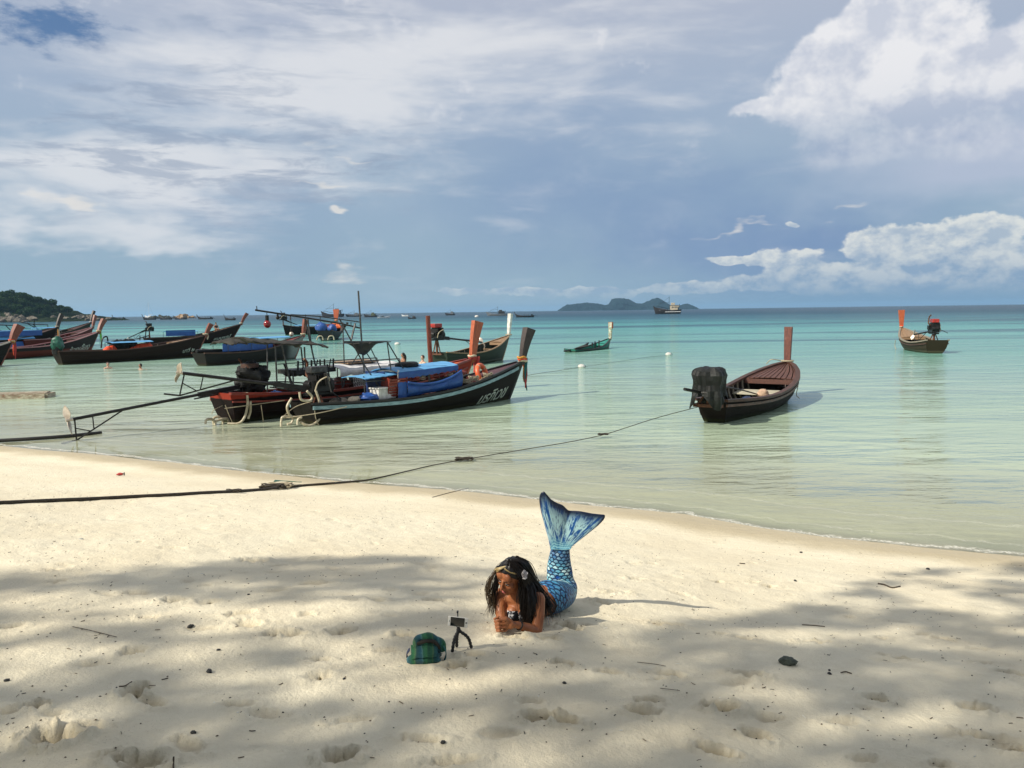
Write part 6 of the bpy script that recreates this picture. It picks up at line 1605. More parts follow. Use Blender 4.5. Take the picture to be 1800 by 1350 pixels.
# seaweed, crumbs and twigs nobody would count
n = 5200; mb_v, mb_f = [], []
Xs = rg.uniform(-9, 10, n * 3); Ys = rg.uniform(1.7, 13, n * 3) 
sd_ = shore_dist(Xs, Ys); dens = .35 + .65 * (np.array([mnoise.noise(Vector((x * .6, y * 1.2, 3))) for x, y in zip(Xs, Ys)]) > -.05)
keep = (sd_ > .5) & (rg.random(n * 3) < dens * np.clip(1.15 - Ys / 14, .2, 1)); Xs, Ys = Xs[keep][:n], Ys[keep][:n]
Zs = sand_h(Xs.copy(), Ys.copy())
for x, y, z in zip(Xs, Ys, Zs):
    q = rg.random()
    if q < .72:
        r = rg.uniform(.0022, .0060); a = rg.uniform(0, 3)
        c, s_ = math.cos(a), math.sin(a)
        pts = [(c * r * 1.4, s_ * r * 1.4, 0), (-s_ * r, c * r, 0), (-c * r * 1.4, -s_ * r * 1.4, 0), (s_ * r, -c * r, 0), (0, 0, r * .9)]
        k = len(mb_v); mb_v += [(x + p[0], y + p[1], z + p[2] + .0008) for p in pts]; mb_f += [(k, k + 1, k + 4), (k + 1, k + 2, k + 4), (k + 2, k + 3, k + 4), (k + 3, k, k + 4)]
    else:
        L2 = rg.uniform(.008, .032); a = rg.uniform(0, 3.14); w = rg.uniform(.0010, .0022); bend = rg.uniform(-.4, .4)
        prev = None; k = len(mb_v)
        for i in range(5):
            u = i / 4 - .5; xx = u * L2; yy = bend * L2 * (u * u)
            gx, gy = x + xx * math.cos(a) - yy * math.sin(a), y + xx * math.sin(a) + yy * math.cos(a)
            nx_, ny_ = -math.sin(a) * w, math.cos(a) * w
            mb_v += [(gx - nx_, gy - ny_, z + .002), (gx, gy, z + .002 + w * 2), (gx + nx_, gy + ny_, z + .002)]
            if i: b = k + 3 * i; mb_f += [(b - 3, b, b + 1, b - 2), (b - 2, b + 1, b + 2, b - 1)]
m, t, b, out = material('beach_litter'); g = t.new('ShaderNodeNewGeometry')
t.put(b.inputs['Base Color'], t.ramp(S(t.t, g.outputs['Random Per Island']), [(0, (.03, .025, .02)), (.35, (.10, .07, .04)), (.7, (.16, .12, .075)), (.86, (.05, .05, .045)), (.93, (.8, .78, .7))], 'CONSTANT')); b.inputs['Roughness'].default_value = .9
me = bpy.data.meshes.new('beach_litter'); me.from_pydata(mb_v, [], mb_f); me.materials.append(m)
o = bpy.data.objects.new('beach_litter', me); link(o); o['kind'] = 'stuff'
# ------------------------------------------------------------------ organic bodies: a union of tapered limbs and ellipsoids grown into one skin
def organic(name, mb, voxel, mat, parent=None, smooth_it=6, factor=.5):
    me = bpy.data.meshes.new(name); me.from_pydata(mb.v, [], mb.f)
    bm = bmesh.new(); bm.from_mesh(me); bmesh.ops.recalc_face_normals(bm, faces=bm.faces); bm.to_mesh(me); bm.free()
    o = bpy.data.objects.new(name, me); link(o)
    r = o.modifiers.new('skin', 'REMESH'); r.mode = 'VOXEL'; r.voxel_size = voxel; r.use_smooth_shade = True
    s = o.modifiers.new('smooth', 'SMOOTH'); s.iterations = smooth_it; s.factor = factor
    dg = bpy.context.evaluated_depsgraph_get(); dg.update()
    m2 = bpy.data.meshes.new_from_object(o.evaluated_get(dg)); bpy.data.objects.remove(o)
    m2.materials.clear(); m2.materials.append(mat); m2.name = name
    for p in m2.polygons: p.use_smooth = True
    o = bpy.data.objects.new(name, m2); link(o, parent)
    return o
def limb(mb, pts, rs, seg=14):
    pts = [Vector(p) for p in pts]
    mb.tube(pts, list(rs), seg)
    for p, r in zip(pts, rs): mb.ball(p, r, 12, 8)

def skin_material():
    m, t, b, out = material('tanned_skin')
    o = t.coord('Object'); n = t.noise(o, 14, 4, .55); n2 = t.noise(o, 160, 3, .6)
    col = t.mix(n.step(.3, .7), (.26, .088, .034), (.35, .130, .052))
    t.put(b.inputs['Base Color'], col); b.inputs['Roughness'].default_value = .48; b.inputs['Specular IOR Level'].default_value = .4
    b.inputs['Subsurface Weight'].default_value = .08; b.inputs['Subsurface Radius'].default_value = (.012, .005, .003); b.inputs['Subsurface Scale'].default_value = .5
    t.put(b.inputs['Normal'], t.bump(n2, .15, .001))
    return m
SKIN = skin_material()

gw = gp(930, 1112)
W = thing('person', (gw.x, gw.y, gw.z), 'woman in a blue mermaid tail lying on her front on the sand', 'person')
WP = Vector(W.location)
def J(px, py, Y): return at(px, py, Y) - WP
def G(px, Y, up):                                         # over the sand at this column and distance
    p = at(px, 1080, Y); return Vector((p.x, Y, bh1(p.x, Y) + up)) - WP

sR, sL = J(878, 1046, 5.14), J(946, 1053, 5.02)
eL = J(944, 1110, 4.93); eR = J(886, 1103, 5.00)
wL = J(908, 1098, 4.84); wR = J(889, 1098, 4.88)
neck = J(910, 1050, 5.10)
chest = J(918, 1070, 5.18); belly = G(944, 5.30, .10); hipc = G(968, 5.44, .115)
mb = MB()
limb(mb, [sL, (sL + eL) / 2 + Vector((.006, 0, 0)), eL], [.046, .040, .033]); limb(mb, [eL, (eL * .55 + wL * .45), wL], [.033, .034, .022])
limb(mb, [sR, (sR + eR) / 2 + Vector((-.006, -.01, 0)), eR], [.046, .040, .032]); limb(mb, [eR, (eR + wR) / 2, wR], [.032, .030, .022])
limb(mb, [sR, (sR + sL) / 2 + Vector((0, .03, -.015)), sL], [.040, .068, .040])
rotB = Matrix.Rotation(-.55, 3, 'Z')
mb.ball((sR + sL) / 2 + Vector((.01, .05, -.06)), (.135, .09, .085), 20, 12, rotB)
mb.ball(chest + Vector((.0, .0, -.005)), (.125, .10, .085), 20, 12, rotB)
mb.ball((sR + sL) / 2 + Vector((-.035, -.005, -.10)), .052, 14, 10); mb.ball((sR + sL) / 2 + Vector((.05, -.035, -.10)), .052, 14, 10)
limb(mb, [chest, (chest + belly) / 2 + Vector((0, 0, .004)), belly, hipc], [.088, .088, .092, .12], 20)
head_c = J(899, 1013, 5.02)
limb(mb, [neck + Vector((.0, .0, -.01)), neck * .45 + head_c * .55 + Vector((.004, .012, -.025)), head_c + Vector((.012, .02, -.05))], [.056, .047, .048], 16)
# ---- head in its own frame: x to her left, y forward, z up
fw = Vector((-.66, -.70, -.36)).normalized(); up0 = Vector((.20, .0, 1)); xr = up0.cross(fw).normalized()   # xr points to her left
upv = fw.cross(xr).normalized()
HM = Matrix((xr, fw, upv)).transposed()
def H(x, y, z): return head_c + HM @ Vector((x, y, z))
def hb_(x, y, z, r, seg=16): mb.ball(H(x, y, z), r, seg, 10, HM)
hb_(0, -.012, .030, (.073, .090, .086), 22); hb_(0, .028, -.028, (.056, .058, .078), 20); hb_(0, .060, -.088, (.024, .022, .020)); hb_(0, .035, -.075, (.042, .04, .03))
for sx in (-1, 1):
    hb_(.034 * sx, .056, -.022, (.026, .026, .024)); hb_(.030 * sx, .070, .020, (.026, .015, .010)); hb_(.011 * sx, .094, -.032, (.009, .010, .008))
    hb_(.075 * sx, -.004, -.004, (.009, .018, .029)); hb_(.030 * sx, .066, .046, (.03, .02, .03)); hb_(.030 * sx, .069, .000, (.018, .015, .011))
limb(mb, [H(0, .080, .018), H(0, .096, -.006), H(0, .106, -.026)], [.0085, .0095, .0115], 10)
hb_(0, .083, -.052, (.020, .010, .014)); hb_(0, .082, -.062, (.021, .011, .008)); hb_(0, .080, -.071, (.018, .010, .007))
# ---- hands: palms, four fingers and a thumb each, folded over one another
def hand(wrist, palm, fing, thumb, r=.0088):
    mb.tube([wrist, palm], [.021, .024], 12); mb.ball(palm, (.030, .026, .030), 14, 9)
    for k, ch in enumerate(fing):
        rr = r * (1.0 if k < 3 else .86)
        limb(mb, [palm * .45 + Vector(ch[0]) * .55] + list(ch), [rr * 1.15, rr * 1.08, rr, rr * .85][:len(ch) + 1], 9)
    limb(mb, thumb, [r * 1.3, r * 1.15, r * .95], 9)
pL = J(897, 1098, 4.815); pR = J(884, 1097, 4.86)
hand(wL, pL, [[J(889, 1089 + 6.6 * k, 4.785 + .004 * k), J(876 + k * .6, 1090 + 6.4 * k, 4.775), J(869.5 + 1.3 * k, 1093 + 5.7 * k, 4.815)] for k in range(4)], [J(899, 1092, 4.81), J(890, 1086, 4.80), J(879, 1086, 4.80)])
hand(wR, pR, [[J(878, 1092 + 5.5 * k, 4.84), J(870 + 1.0 * k, 1092 + 5.4 * k, 4.855), J(873 + k, 1094 + 5.3 * k, 4.885)] for k in range(4)], [J(884, 1090, 4.86), J(876, 1085, 4.84), J(869, 1088, 4.83)])
body = organic('body', mb, .0042, SKIN, W, 5)

# ---- face details
LIP = paint('lips', (.36, .075, .06), (.26, .05, .04), .35, 40, bump=0); EYEW = paint('eye_white', (.6, .56, .52), (.5, .46, .42), .2, 40, bump=0); IRIS = paint('dark_iris', (.02, .010, .006), (.01, .006, .004), .15, 40, bump=0, spec=.8)
HAIR = None
def hair_material(name, a, b_, tip=None):
    m, t, b, out = material(name)
    g = t.new('ShaderNodeNewGeometry'); r = S(t.t, g.outputs['Random Per Island'])
    t.put(b.inputs['Base Color'], t.mix(r, a, b_)); b.inputs['Roughness'].default_value = .38; b.inputs['Specular IOR Level'].default_value = .45
    return m
HAIR = hair_material('dark_hair', (.004, .003, .0025), (.011, .007, .005)); BLOND = hair_material('blond_streak', (.34, .24, .09), (.50, .38, .17)); TIPS = hair_material('brown_hair_tips', (.02, .012, .007), (.09, .06, .03))
lm = MB(); lm.ball(H(0, .0905, -.0585), (.019, .006, .0042), 14, 8, HM); lm.ball(H(0, .0895, -.0665), (.017, .0065, .0048), 14, 8, HM); lm.build('lips', LIP, body, smooth=80)
for sx in (-1, 1):
    MB().ball(H(.030 * sx, .0755, .002), (.0125, .0100, .0062), 14, 10, HM).build('eye', EYEW, body, smooth=80)
    MB().ball(H(.0285 * sx, .0838, .0015), (.0056, .0030, .0056), 12, 8, HM).build('iris', IRIS, body, smooth=80)
    MB().tube(bez([H(.016 * sx, .0840, .0065), H(.030 * sx, .0875, .0098), H(.045 * sx, .0760, .0060)], 4), .0022, 6).build('eyelash', HAIR, body, smooth=80)
    MB().tube(bez([H(.012 * sx, .0880, .024), H(.028 * sx, .0885, .031), H(.047 * sx, .0740, .024)], 4), [.003] + [.0032] * 7 + [.0014], 6, flat=.6).build('eyebrow', HAIR, body, smooth=80)
MB().tube(torus_pts(H(-.078, -.004, -.036), HM @ Vector((0, 1, 0)), HM @ Vector((0, 0, 1)), .010, 14), .0012, 5, closed=True).build('earring', M('bronze'), body)
MB().tube(torus_pts((wL * .86 + eL * .14), (eL - wL).normalized().orthogonal(), (eL - wL).normalized().cross((eL - wL).normalized().orthogonal()), .0255, 18), .0055, 8, closed=True).build('bracelet', M('iron'), W, smooth=60)

# ---- hair: a cap on the skull and several hundred strands that fall along drawn paths
hair_root = None
cap = MB(); rows = []
for j in range(15):
    row = []
    for i in range(36):
        a = 2 * math.pi * i / 36; front = max(0.0, math.sin(a))                # a = 90 deg is the forehead
        thmax = 2.05 - 1.00 * front ** 1.5 - .18 * abs(math.cos(a)) * (math.sin(a) > -.2)
        th_ = thmax * j / 14
        k = 1.085 + .018 * math.sin(a * 23) + .02 * math.sin(a * 9 + 1)
        row.append(H(.073 * k * math.sin(th_) * math.cos(a), -.012 + .090 * k * math.sin(th_) * math.sin(a), .030 + .092 * k * math.cos(th_)))
    rows.append(row)
cap.grid(rows, close=True)
capo = cap.build('hair', HAIR, W, smooth=80)
rh = np.random.default_rng(4)
def strands(paths, n, spread, r, mat, name, wave=.006, ends=1.0, twist=0):
    mbh = MB()
    P = [Vector(p) for p in paths]; C_ = bez(P, 6); m_ = len(C_)
    for k in range(n):
        ox, oy, oz = rh.normal(size=3) * .5; ph = rh.uniform(0, 6.28); cut = int(m_ * rh.uniform(.72, 1.0))
        pts = []
        for i, c in enumerate(C_[:max(cut, 4)]):
            u = i / m_; s_ = spread[0] + (spread[1] - spread[0]) * math.sin(min(1, u * 1.3) * math.pi / 2) + spread[2] * max(0, u - .7) / .3
            w = wave * math.sin(u * 9 + ph) * (0.3 + u)
            pts.append(c + Vector((ox * s_ + w, oy * s_ * .8, oz * s_ * .5 + w * .3)))
        rad = [r * (1 - .75 * (i / len(pts)) ** 3) for i in range(len(pts))]
        mbh.tube(pts, rad, 4)
    return mbh.build(name, mat, capo, smooth=80)
strands([H(.012, -.02, .122), H(.045, -.05, .085) , J(936, 1022, 5.08), J(951, 1043, 5.12), J(963, 1064, 5.13), J(968, 1088, 5.12)], 210, (.014, .034, .03), .0022, HAIR, 'hair_strands')
strands([H(.010, .0, .123), H(.078, -.01, .06), J(926, 1025, 5.00), J(931, 1050, 4.97), J(932, 1078, 4.96), J(930, 1106, 4.97)], 330, (.014, .040, .02), .0021, HAIR, 'hair_strands')
strands([H(.014, .02, .120), H(.080, .005, .05), J(920, 1030, 4.98), J(919, 1052, 4.98), J(921, 1078, 4.98), J(922, 1100, 5.0)], 200, (.010, .030, .02), .0021, HAIR, 'hair_strands', .008)
strands([H(.0, -.06, .11), H(.05, -.09, .05), J(936, 1030, 5.12), J(944, 1048, 5.12), J(955, 1062, 5.14), J(958, 1085, 5.16)], 200, (.018, .042, .02), .0022, HAIR, 'hair_strands')
strands([H(.0, .03, .118), H(-.066, .035, .075), H(-.085, .01, .02), J(868, 1040, 5.08), J(866, 1062, 5.08), J(871, 1088, 5.05)], 70, (.010, .020, .02), .0018, HAIR, 'hair_strands', .012)
strands([H(-.01, .0, .122), H(-.078, .0, .06), J(868, 1020, 5.06), J(862, 1045, 5.06), J(866, 1070, 5.05), J(872, 1095, 5.03)], 26, (.010, .026, .03), .0014, HAIR, 'hair_strands', .014)
strands([J(866, 1012, 5.05), J(859, 1030, 5.05), J(859, 1044, 5.05), J(865, 1066, 5.03), J(868, 1086, 5.02)], 34, (.006, .022, .04), .0016, TIPS, 'loose_wisps', .016)
strands([J(874, 1000, 5.02), J(861, 1020, 5.03), J(857, 1038, 5.04), J(860, 1050, 5.04)], 18, (.006, .016, .03), .0014, TIPS, 'loose_wisps', .012)
strands([H(.004, .045, .115), H(-.030, .070, .098), H(-.062, .062, .070), H(-.078, .045, .040)], 26, (.005, .020, .0), .0016, BLOND, 'blond_lock', .003)
strands([H(.008, .060, .113), H(.035, .058, .098), H(.062, .040, .080), H(.080, .01, .062)], 6, (.003, .008, .0), .0013, BLOND, 'blond_lock', .002)
# flower clip over her left ear
fc = H(.088, -.010, .052); PET = paint('flower_petals', (.74, .70, .68), (.58, .52, .52), .6, 30)
for k in range(9):
    a = k * 2.4; d = (HM @ Vector((.5, .25 * math.cos(a), .9 * math.sin(a) + .3))).normalized()
    rows = [[fc + d * (.008 + .034 * u) + d.orthogonal().normalized() * (q * .016 * math.sin(math.pi * min(1, u * .9 + .12))) + HM @ Vector((.008 * math.sin(u * 3), 0, 0)) for q in (-1, 0, 1)] for u in (0, .3, .6, .85, 1)]
    MB().sheet(rows, .0015).build('flower_petal', PET, capo, smooth=60)
# bikini top
BK = paint('bikini_print', (.012, .014, .022), (.008, .009, .014), .9, 22, (1, 1, 1), .2, .002, wear=(.60, .60, .62), wear_at=.54, spec=.1)
for dx, dy in ((-.035, -.005), (.05, -.035)):
    MB().ball((sR + sL) / 2 + Vector((dx, dy, -.108)), .0555, 18, 12).build('bikini_cup', BK, W, smooth=80)
ringc = chest + Vector((.0, .0, -.008)); 
MB().tube([ringc + rotB @ Vector((math.cos(a) * .131, math.sin(a) * .106, .012 * math.sin(a))) for a in np.linspace(0, 6.28, 30)[:-1]], .010, 8, closed=True, flat=1.6).build('bikini_band', BK, W, smooth=80)
kn_ = J(964, 1085, 5.08)
for k in range(4): MB().tube(bez([kn_, kn_ + Vector((.012 * math.cos(k * 1.6), -.012, -.010 * (k % 2))), kn_ + Vector((.018 * math.cos(k * 1.6), -.006, -.030 - .006 * k))], 4), .0022, 5).build('bikini_string', M('white_cloth'), W, smooth=80)

# ---- mermaid tail: a sleeve from the hips to the ankles, scales in the weave
def uv_loft(name, C_, rw, rd, side, mat, parent, seg=40, sub=6):
    Pc = bez(C_, sub); n = len(Pc); us = np.linspace(0, len(C_) - 1, n)
    RW = np.interp(us, range(len(C_)), rw); RD = np.interp(us, range(len(C_)), rd)
    rows = []; L = [0.0]
    for i in range(1, n): L.append(L[-1] + (Pc[i] - Pc[i - 1]).length)
    s_ = Vector(side).normalized()
    for i in range(n):
        d = (Pc[min(i + 1, n - 1)] - Pc[max(i - 1, 0)]).normalized()
        a_ = (s_ - d * s_.dot(d)).normalized(); b_ = d.cross(a_)
        rows.append([Pc[i] + a_ * math.cos(2 * math.pi * k / seg) * RW[i] + b_ * math.sin(2 * math.pi * k / seg) * RD[i] * (1 - .10 * abs(math.cos(2 * math.pi * k / seg)) ** 6 * 0) for k in range(seg + 1)])
    me = bpy.data.meshes.new(name)
    V = [tuple(p) for r_ in rows for p in r_]; w = seg + 1
    F = [(j * w + i, j * w + i + 1, (j + 1) * w + i + 1, (j + 1) * w + i) for j in range(n - 1) for i in range(seg)]
    me.from_pydata(V, [], F); uv = me.uv_layers.new(name='UVMap')
    for p in me.polygons:
        p.use_smooth = True
        for li, vi in zip(p.loop_indices, p.vertices): uv.data[li].uv = ((vi % w) / seg, L[vi // w])
    me.materials.append(mat); o = bpy.data.objects.new(name, me); link(o, parent)
    return o, rows
def tail_material():
    m, t, b, out = material('mermaid_scales')
    uv = t.coord('UV'); u, v, _ = t.sep(uv)
    o = t.coord('Object')
    nu = 13.0; nv = 40.0
    wob = (t.noise(o, 24, 4, .65) - .5) * 1.0
    V_ = v * nv + wob; row = V_._m('FLOOR'); fv = V_ - row
    U_ = u * nu + (row * .5)._m('FRACT') + wob * .6; fu = U_._m('FRACT') - .5
    # overlapping scale: a rounded edge hanging from each row
    d = ((fu * 2.0) ** 2.0 * .55 + (fv - .05) ** 2.0)._m('SQRT')
    edge = d.step(.52, .70) - d.step(.95, 1.10)
    cell = t.noise(t.comb(row * .37, (U_ - fu) * .53, 0.0), 3.0, 2, .5)
    n1 = t.noise(o, 11, 4, .55); n2 = t.noise(o, 60, 3, .6)
    base = t.mix((n1 * .9 + cell * .5).step(.45, .85), (.008, .07, .30), (.20, .56, .66))
    base = t.mix((cell + n2 * .5).step(.68, .95) * v.step(.20, .42), base, (.62, .84, .84))
    thigh = t.mix(n2.step(.4, .62), (.010, .055, .26), (.06, .30, .52))
    base = t.mix(v.step(.36, .28) * .75, base, thigh)
    base = t.mix(v.step(.60, .66) * .5, base, (.01, .06, .25))
    col = t.mix(edge.clamp() * .96, base, (.004, .018, .06))
    t.put(b.inputs['Base Color'], col); b.inputs['Roughness'].default_value = .5; b.inputs['Specular IOR Level'].default_value = .3
    t.put(b.inputs['Normal'], t.bump((d * -1), .35, .004))
    return m
TAILM = tail_material()
kn = G(985, 5.66, .095)
C_ = [G(954, 5.335, .098), G(966, 5.43, .118), G(977, 5.53, .105), G(985, 5.63, .098) + Vector((0, 0, .0)), G(988, 5.70, .125), J(986, 1028, 5.72), J(983.5, 1000, 5.71), J(984, 978, 5.69), J(985.5, 962, 5.67)]
tail, rows_ = uv_loft('mermaid_tail', C_, [.108, .140, .130, .118, .114, .106, .096, .078, .068], [.096, .118, .105, .096, .098, .072, .066, .054, .040], (.92, -.38, 0), TAILM, W)
tc_ = MB(); last = rows_[-1]; tc_.add([p for p in last[:-1]], [tuple(range(len(last) - 1))]); tc_.build('tail_cuff', TAILM, tail)
# ---- fin
def fin_material():
    m, t, b, out = material('fin_print')
    uv = t.coord('UV'); p, q, _ = t.sep(uv)
    st = t.noise(t.comb(p * 26.0, q * 2.4, 0.0), 1.0, 5, .68, .5); st2 = t.noise(t.comb(p * 60.0, q * 5.0, 3.0), 1.0, 4, .65, .3)
    col = t.mix(st.step(.44, .54), (.008, .10, .34), (.50, .78, .80))
    col = t.mix(st2.step(.52, .62) * .85, col, (.008, .045, .17))
    low = q.step(.30, .08)
    wv = t.new('ShaderNodeTexWave', wave_type='RINGS'); t.put(wv.inputs['Vector'], t.comb(p * 3.0 - 1.5, q * 4.0, 0.0)); wv.inputs['Scale'].default_value = 1.6; wv.inputs['Distortion'].default_value = 5
    col = t.mix(low * .8, col, t.mix(S(t.t, wv.outputs['Fac']).step(.25, .45), (.03, .25, .45), (.30, .66, .72)))
    ed = q.step(.80, .985).mx(((p - .5)._m('ABSOLUTE')).step(.455, .5) * .9)
    mid = q.step(.62, .88) * (st * .8 + .3)
    col = t.mix(mid.clamp() * .75, col, (.010, .06, .24)); col = t.mix(ed, col, (.003, .010, .035))
    t.put(b.inputs['Base Color'], col); b.inputs['Roughness'].default_value = .35; b.inputs['Specular IOR Level'].default_value = .5
    t.put(b.inputs['Normal'], t.bump(st, .35, .006))
    return m
outl = [(967, 963), (964.5, 950), (960.5, 935), (955, 915), (950.5, 897), (948, 880), (949.5, 869), (955.5, 864), (961, 869), (969, 878), (979, 884), (989, 888), (995, 893.5), (999, 897), (1004, 897.8), (1012, 898), (1022, 899), (1040, 902.5), (1056, 904.3), (1063, 905.5), (1062, 912), (1055, 920), (1046, 928), (1032, 936.5), (1020, 945), (1010, 953), (1003.5, 963)]
op = bez([Vector((x, y, 0)) for x, y in outl], 3)
n_ = len(op); rows = []; QN = 20
for j in range(QN + 1):
    q = j / QN; row = []
    for i in range(n_):
        p = i / (n_ - 1); bx, by = 967 + 36.5 * p, 963 + 3.0 * math.sin(p * math.pi)
        x = bx + (op[i].x - bx) * q; y = by + (op[i].y - by) * q
        Yd = 5.665 - .10 * ((963 - y) / 100) ** 1.2 * 1.0 + .0 + .02 * math.sin(p * 15) * q ** 2 - .04 * abs(p - .5) * q if y < 963 else 5.665
        row.append(at(x, y, Yd) - WP)
    rows.append(row)
fm = bpy.data.meshes.new('tail_fin')
th_ = lambda q: .020 * (1 - q) + .004
V = []; 
for j, r_ in enumerate(rows):
    for p in r_: V.append(p + Vector((0, -th_(j / QN) * (1 if 0 < j else 1.3), 0)))
k0 = len(V)
for j, r_ in enumerate(rows):
    for p in r_: V.append(p + Vector((0, th_(j / QN), 0)))
F = [(j * n_ + i, j * n_ + i + 1, (j + 1) * n_ + i + 1, (j + 1) * n_ + i) for j in range(QN) for i in range(n_ - 1)]
F2 = [tuple(k0 + x for x in f[::-1]) for f in F]
ring = [j * n_ for j in range(QN)] + [QN * n_ + i for i in range(n_ - 1)] + [j * n_ + n_ - 1 for j in range(QN, 0, -1)] + [i for i in range(n_ - 1, 0, -1)]
F3 = [(ring[a], ring[(a + 1) % len(ring)], ring[(a + 1) % len(ring)] + k0, ring[a] + k0) for a in range(len(ring))]
fm.from_pydata([tuple(p) for p in V], [], F + F2 + F3); uv = fm.uv_layers.new(name='UVMap')
for p in fm.polygons:
    p.use_smooth = True
    for li, vi in zip(p.loop_indices, p.vertices):
        v_ = vi % k0; uv.data[li].uv = ((v_ % n_) / (n_ - 1), (v_ // n_) / QN)
fm.materials.append(fin_material()); fo = bpy.data.objects.new('tail_fin', fm); link(fo, W)
bmx = bmesh.new(); bmx.from_mesh(fm); bmesh.ops.recalc_face_normals(bmx, faces=bmx.faces); bmx.to_mesh(fm); bmx.free()

# ------------------------------------------------------------------ phone on its tripod
fa, fb_, fc_ = on_sand(795, 1150), on_sand(829, 1143), on_sand(803, 1139)
pc = (fa + fb_ + fc_) / 3
tp = thing('tripod', pc, 'small black flexible tripod standing on the sand left of the woman', 'tripod')
TB = paint('black_rubber', (.018, .018, .019), (.010, .010, .011), .6, 60)
yT = pc.y; hubp = at(806, 1108, yT - .01) - pc
MB().ball(hubp + Vector((0, 0, .004)), .0125, 12, 8).cyl(hubp, hubp + Vector((0, 0, .022)), .009).box(hubp + Vector((0, 0, .026)), (.026, .014, .008)).build('ball_head', TB, tp, smooth=50)
for f_, bend in ((fa, -.006), (fb_, .016), (fc_, -.004)):
    e = f_ - pc + Vector((0, 0, .008)); mid = hubp * .5 + e * .5 + Vector((bend, 0, .010)); P = bez([hubp, mid, e], 7)
    rr = [.0085 + (.0022 if i % 2 else -.0008) for i in range(len(P))]
    MB().tube(P, rr, 10).build('leg', TB, tp, smooth=60)
MB().box(hubp + Vector((0, .004, .034)), (.040, .012, .004)).build('phone_cradle', TB, tp)
MB().box(hubp + Vector((-.003, .008, .070)), (.006, .006, .076)).build('clamp_arm', TB, tp); MB().box(hubp + Vector((-.003, .0, .110)), (.010, .022, .008)).build('clamp_jaw', TB, tp)
ph_c = at(805, 1093, yT - .012)
ph = thing('phone', ph_c, 'white phone held sideways on the tripod, screen towards the camera', 'phone', rz=-.10); ph.rotation_euler = (R(-6), R(4.5), R(-8))
WB = paint('white_phone_body', (.72, .70, .64), (.66, .64, .58), .3, 20, bump=0)
MB().box((0, 0, 0), (.116, .0075, .057)).build('case', WB, ph, bevel=.003)
MB().box((-.002, -.0045, 0), (.082, .0018, .050)).build('screen', paint('black_screen', (.006, .007, .008), (.004, .004, .005), .08, 3, bump=0, spec=.9), ph)
MB().cyl((.049, -.0036, 0), (.049, -.0046, 0), .0045, 16).build('home_button', M('grey_iron'), ph); MB().box((-.050, -.0042, 0), (.002, .001, .012)).build('earpiece', M('iron'), ph)

# ------------------------------------------------------------------ striped backpack
def stripes_material():
    m, t, b, out = material('striped_cotton')
    o = t.coord('Object'); x, y, z = t.sep(o)
    wob = (t.noise(o, 9, 3, .5) - .5)
    f = ((x + z * .25 * 0) * 5.2 + wob * .22 + y * .8)._m('FRACT')
    col = t.ramp(f, [(0.0, (.010, .085, .050)), (.10, (.012, .12, .06)), (.14, (.07, .16, .07)), (.17, (.010, .09, .075)), (.30, (.010, .10, .13)), (.36, (.05, .17, .20)), (.385, (.012, .085, .12)), (.5, (.012, .12, .055)), (.56, (.02, .15, .05)), (.60, (.08, .17, .08)), (.625, (.008, .06, .06)),
                     (.75, (.012, .09, .14)), (.80, (.07, .20, .20)), (.82, (.01, .10, .06)), (.93, (.03, .17, .07)), (1, (.010, .085, .050))])
    n = t.noise(o, 300, 2, .5); col = t.mix(n.step(.45, .7) * .5 + .15, col, (.004, .022, .016))
    t.put(b.inputs['Base Color'], col); b.inputs['Roughness'].default_value = .9; b.inputs['Sheen Weight'].default_value = .2
    t.put(b.inputs['Normal'], t.bump(t.noise(o, 26, 4, .6) + n * .15, .7, .008))
    return m
STR = stripes_material()
bp_ = on_sand(750, 1160)
bk = thing('backpack', bp_, 'small slumped green and blue striped cloth backpack on the sand beside the tripod', 'backpack', rz=R(6)); bk.scale = (.95, .95, .95)
lump((.012, .03, .060), (.084, .075, .078), 31, .30, 1.5, 40, 28).build('body', STR, bk, smooth=60)
lump((-.016, -.050, .030), (.098, .046, .044), 33, .22, 1.6, 34, 20).build('front_pocket', STR, bk, smooth=60)
rows = [[Vector((-.012 + .074 * q, -.070 - .012 * math.sin(u * 2.2) - .014 * u + .02 * q * q, .098 - .040 * u - .012 * q * q + .003 * math.sin(q * 9))) for q in np.linspace(-1, 1, 13)] for u in np.linspace(-.6, 1, 8)]
MB().sheet(rows, .006).build('pocket_flap', STR, bk, smooth=60)
MB().tube(bez([(-.055, -.04, .100), (-.045, -.03, .146), (.0, -.035, .158), (.045, -.02, .138), (.082, -.02, .112), (.098, -.02, .06)], 6), [.023 + .004 * math.sin(i * .55) for i in range(31)], 10).build('rolled_top', STR, bk, smooth=60)
MB().tube(bez([(-.05, -.055, .125), (.0, -.062, .142), (.045, -.05, .130), (.08, -.035, .085)], 6), [.011] * 19, 8).build('drawstring_edge', M('dark_tarp'), bk, smooth=60)
MB().sheet([[Vector((-.10 - .018 * math.sin(u * 3), -.03 + .02 * q + .04 * u, .085 - .085 * u)) for q in (-1, 0, 1)] for u in np.linspace(0, 1, 9)], .005).build('shoulder_strap', M('navy'), bk, smooth=60)
MB().sheet([[Vector((.098 + .014 * math.sin(u * 3), -.05 + .018 * q + .02 * u, .10 - .095 * u)) for q in (-1, 0, 1)] for u in np.linspace(0, 1, 9)], .005).build('shoulder_strap', M('teal_cloth'), bk, smooth=60)

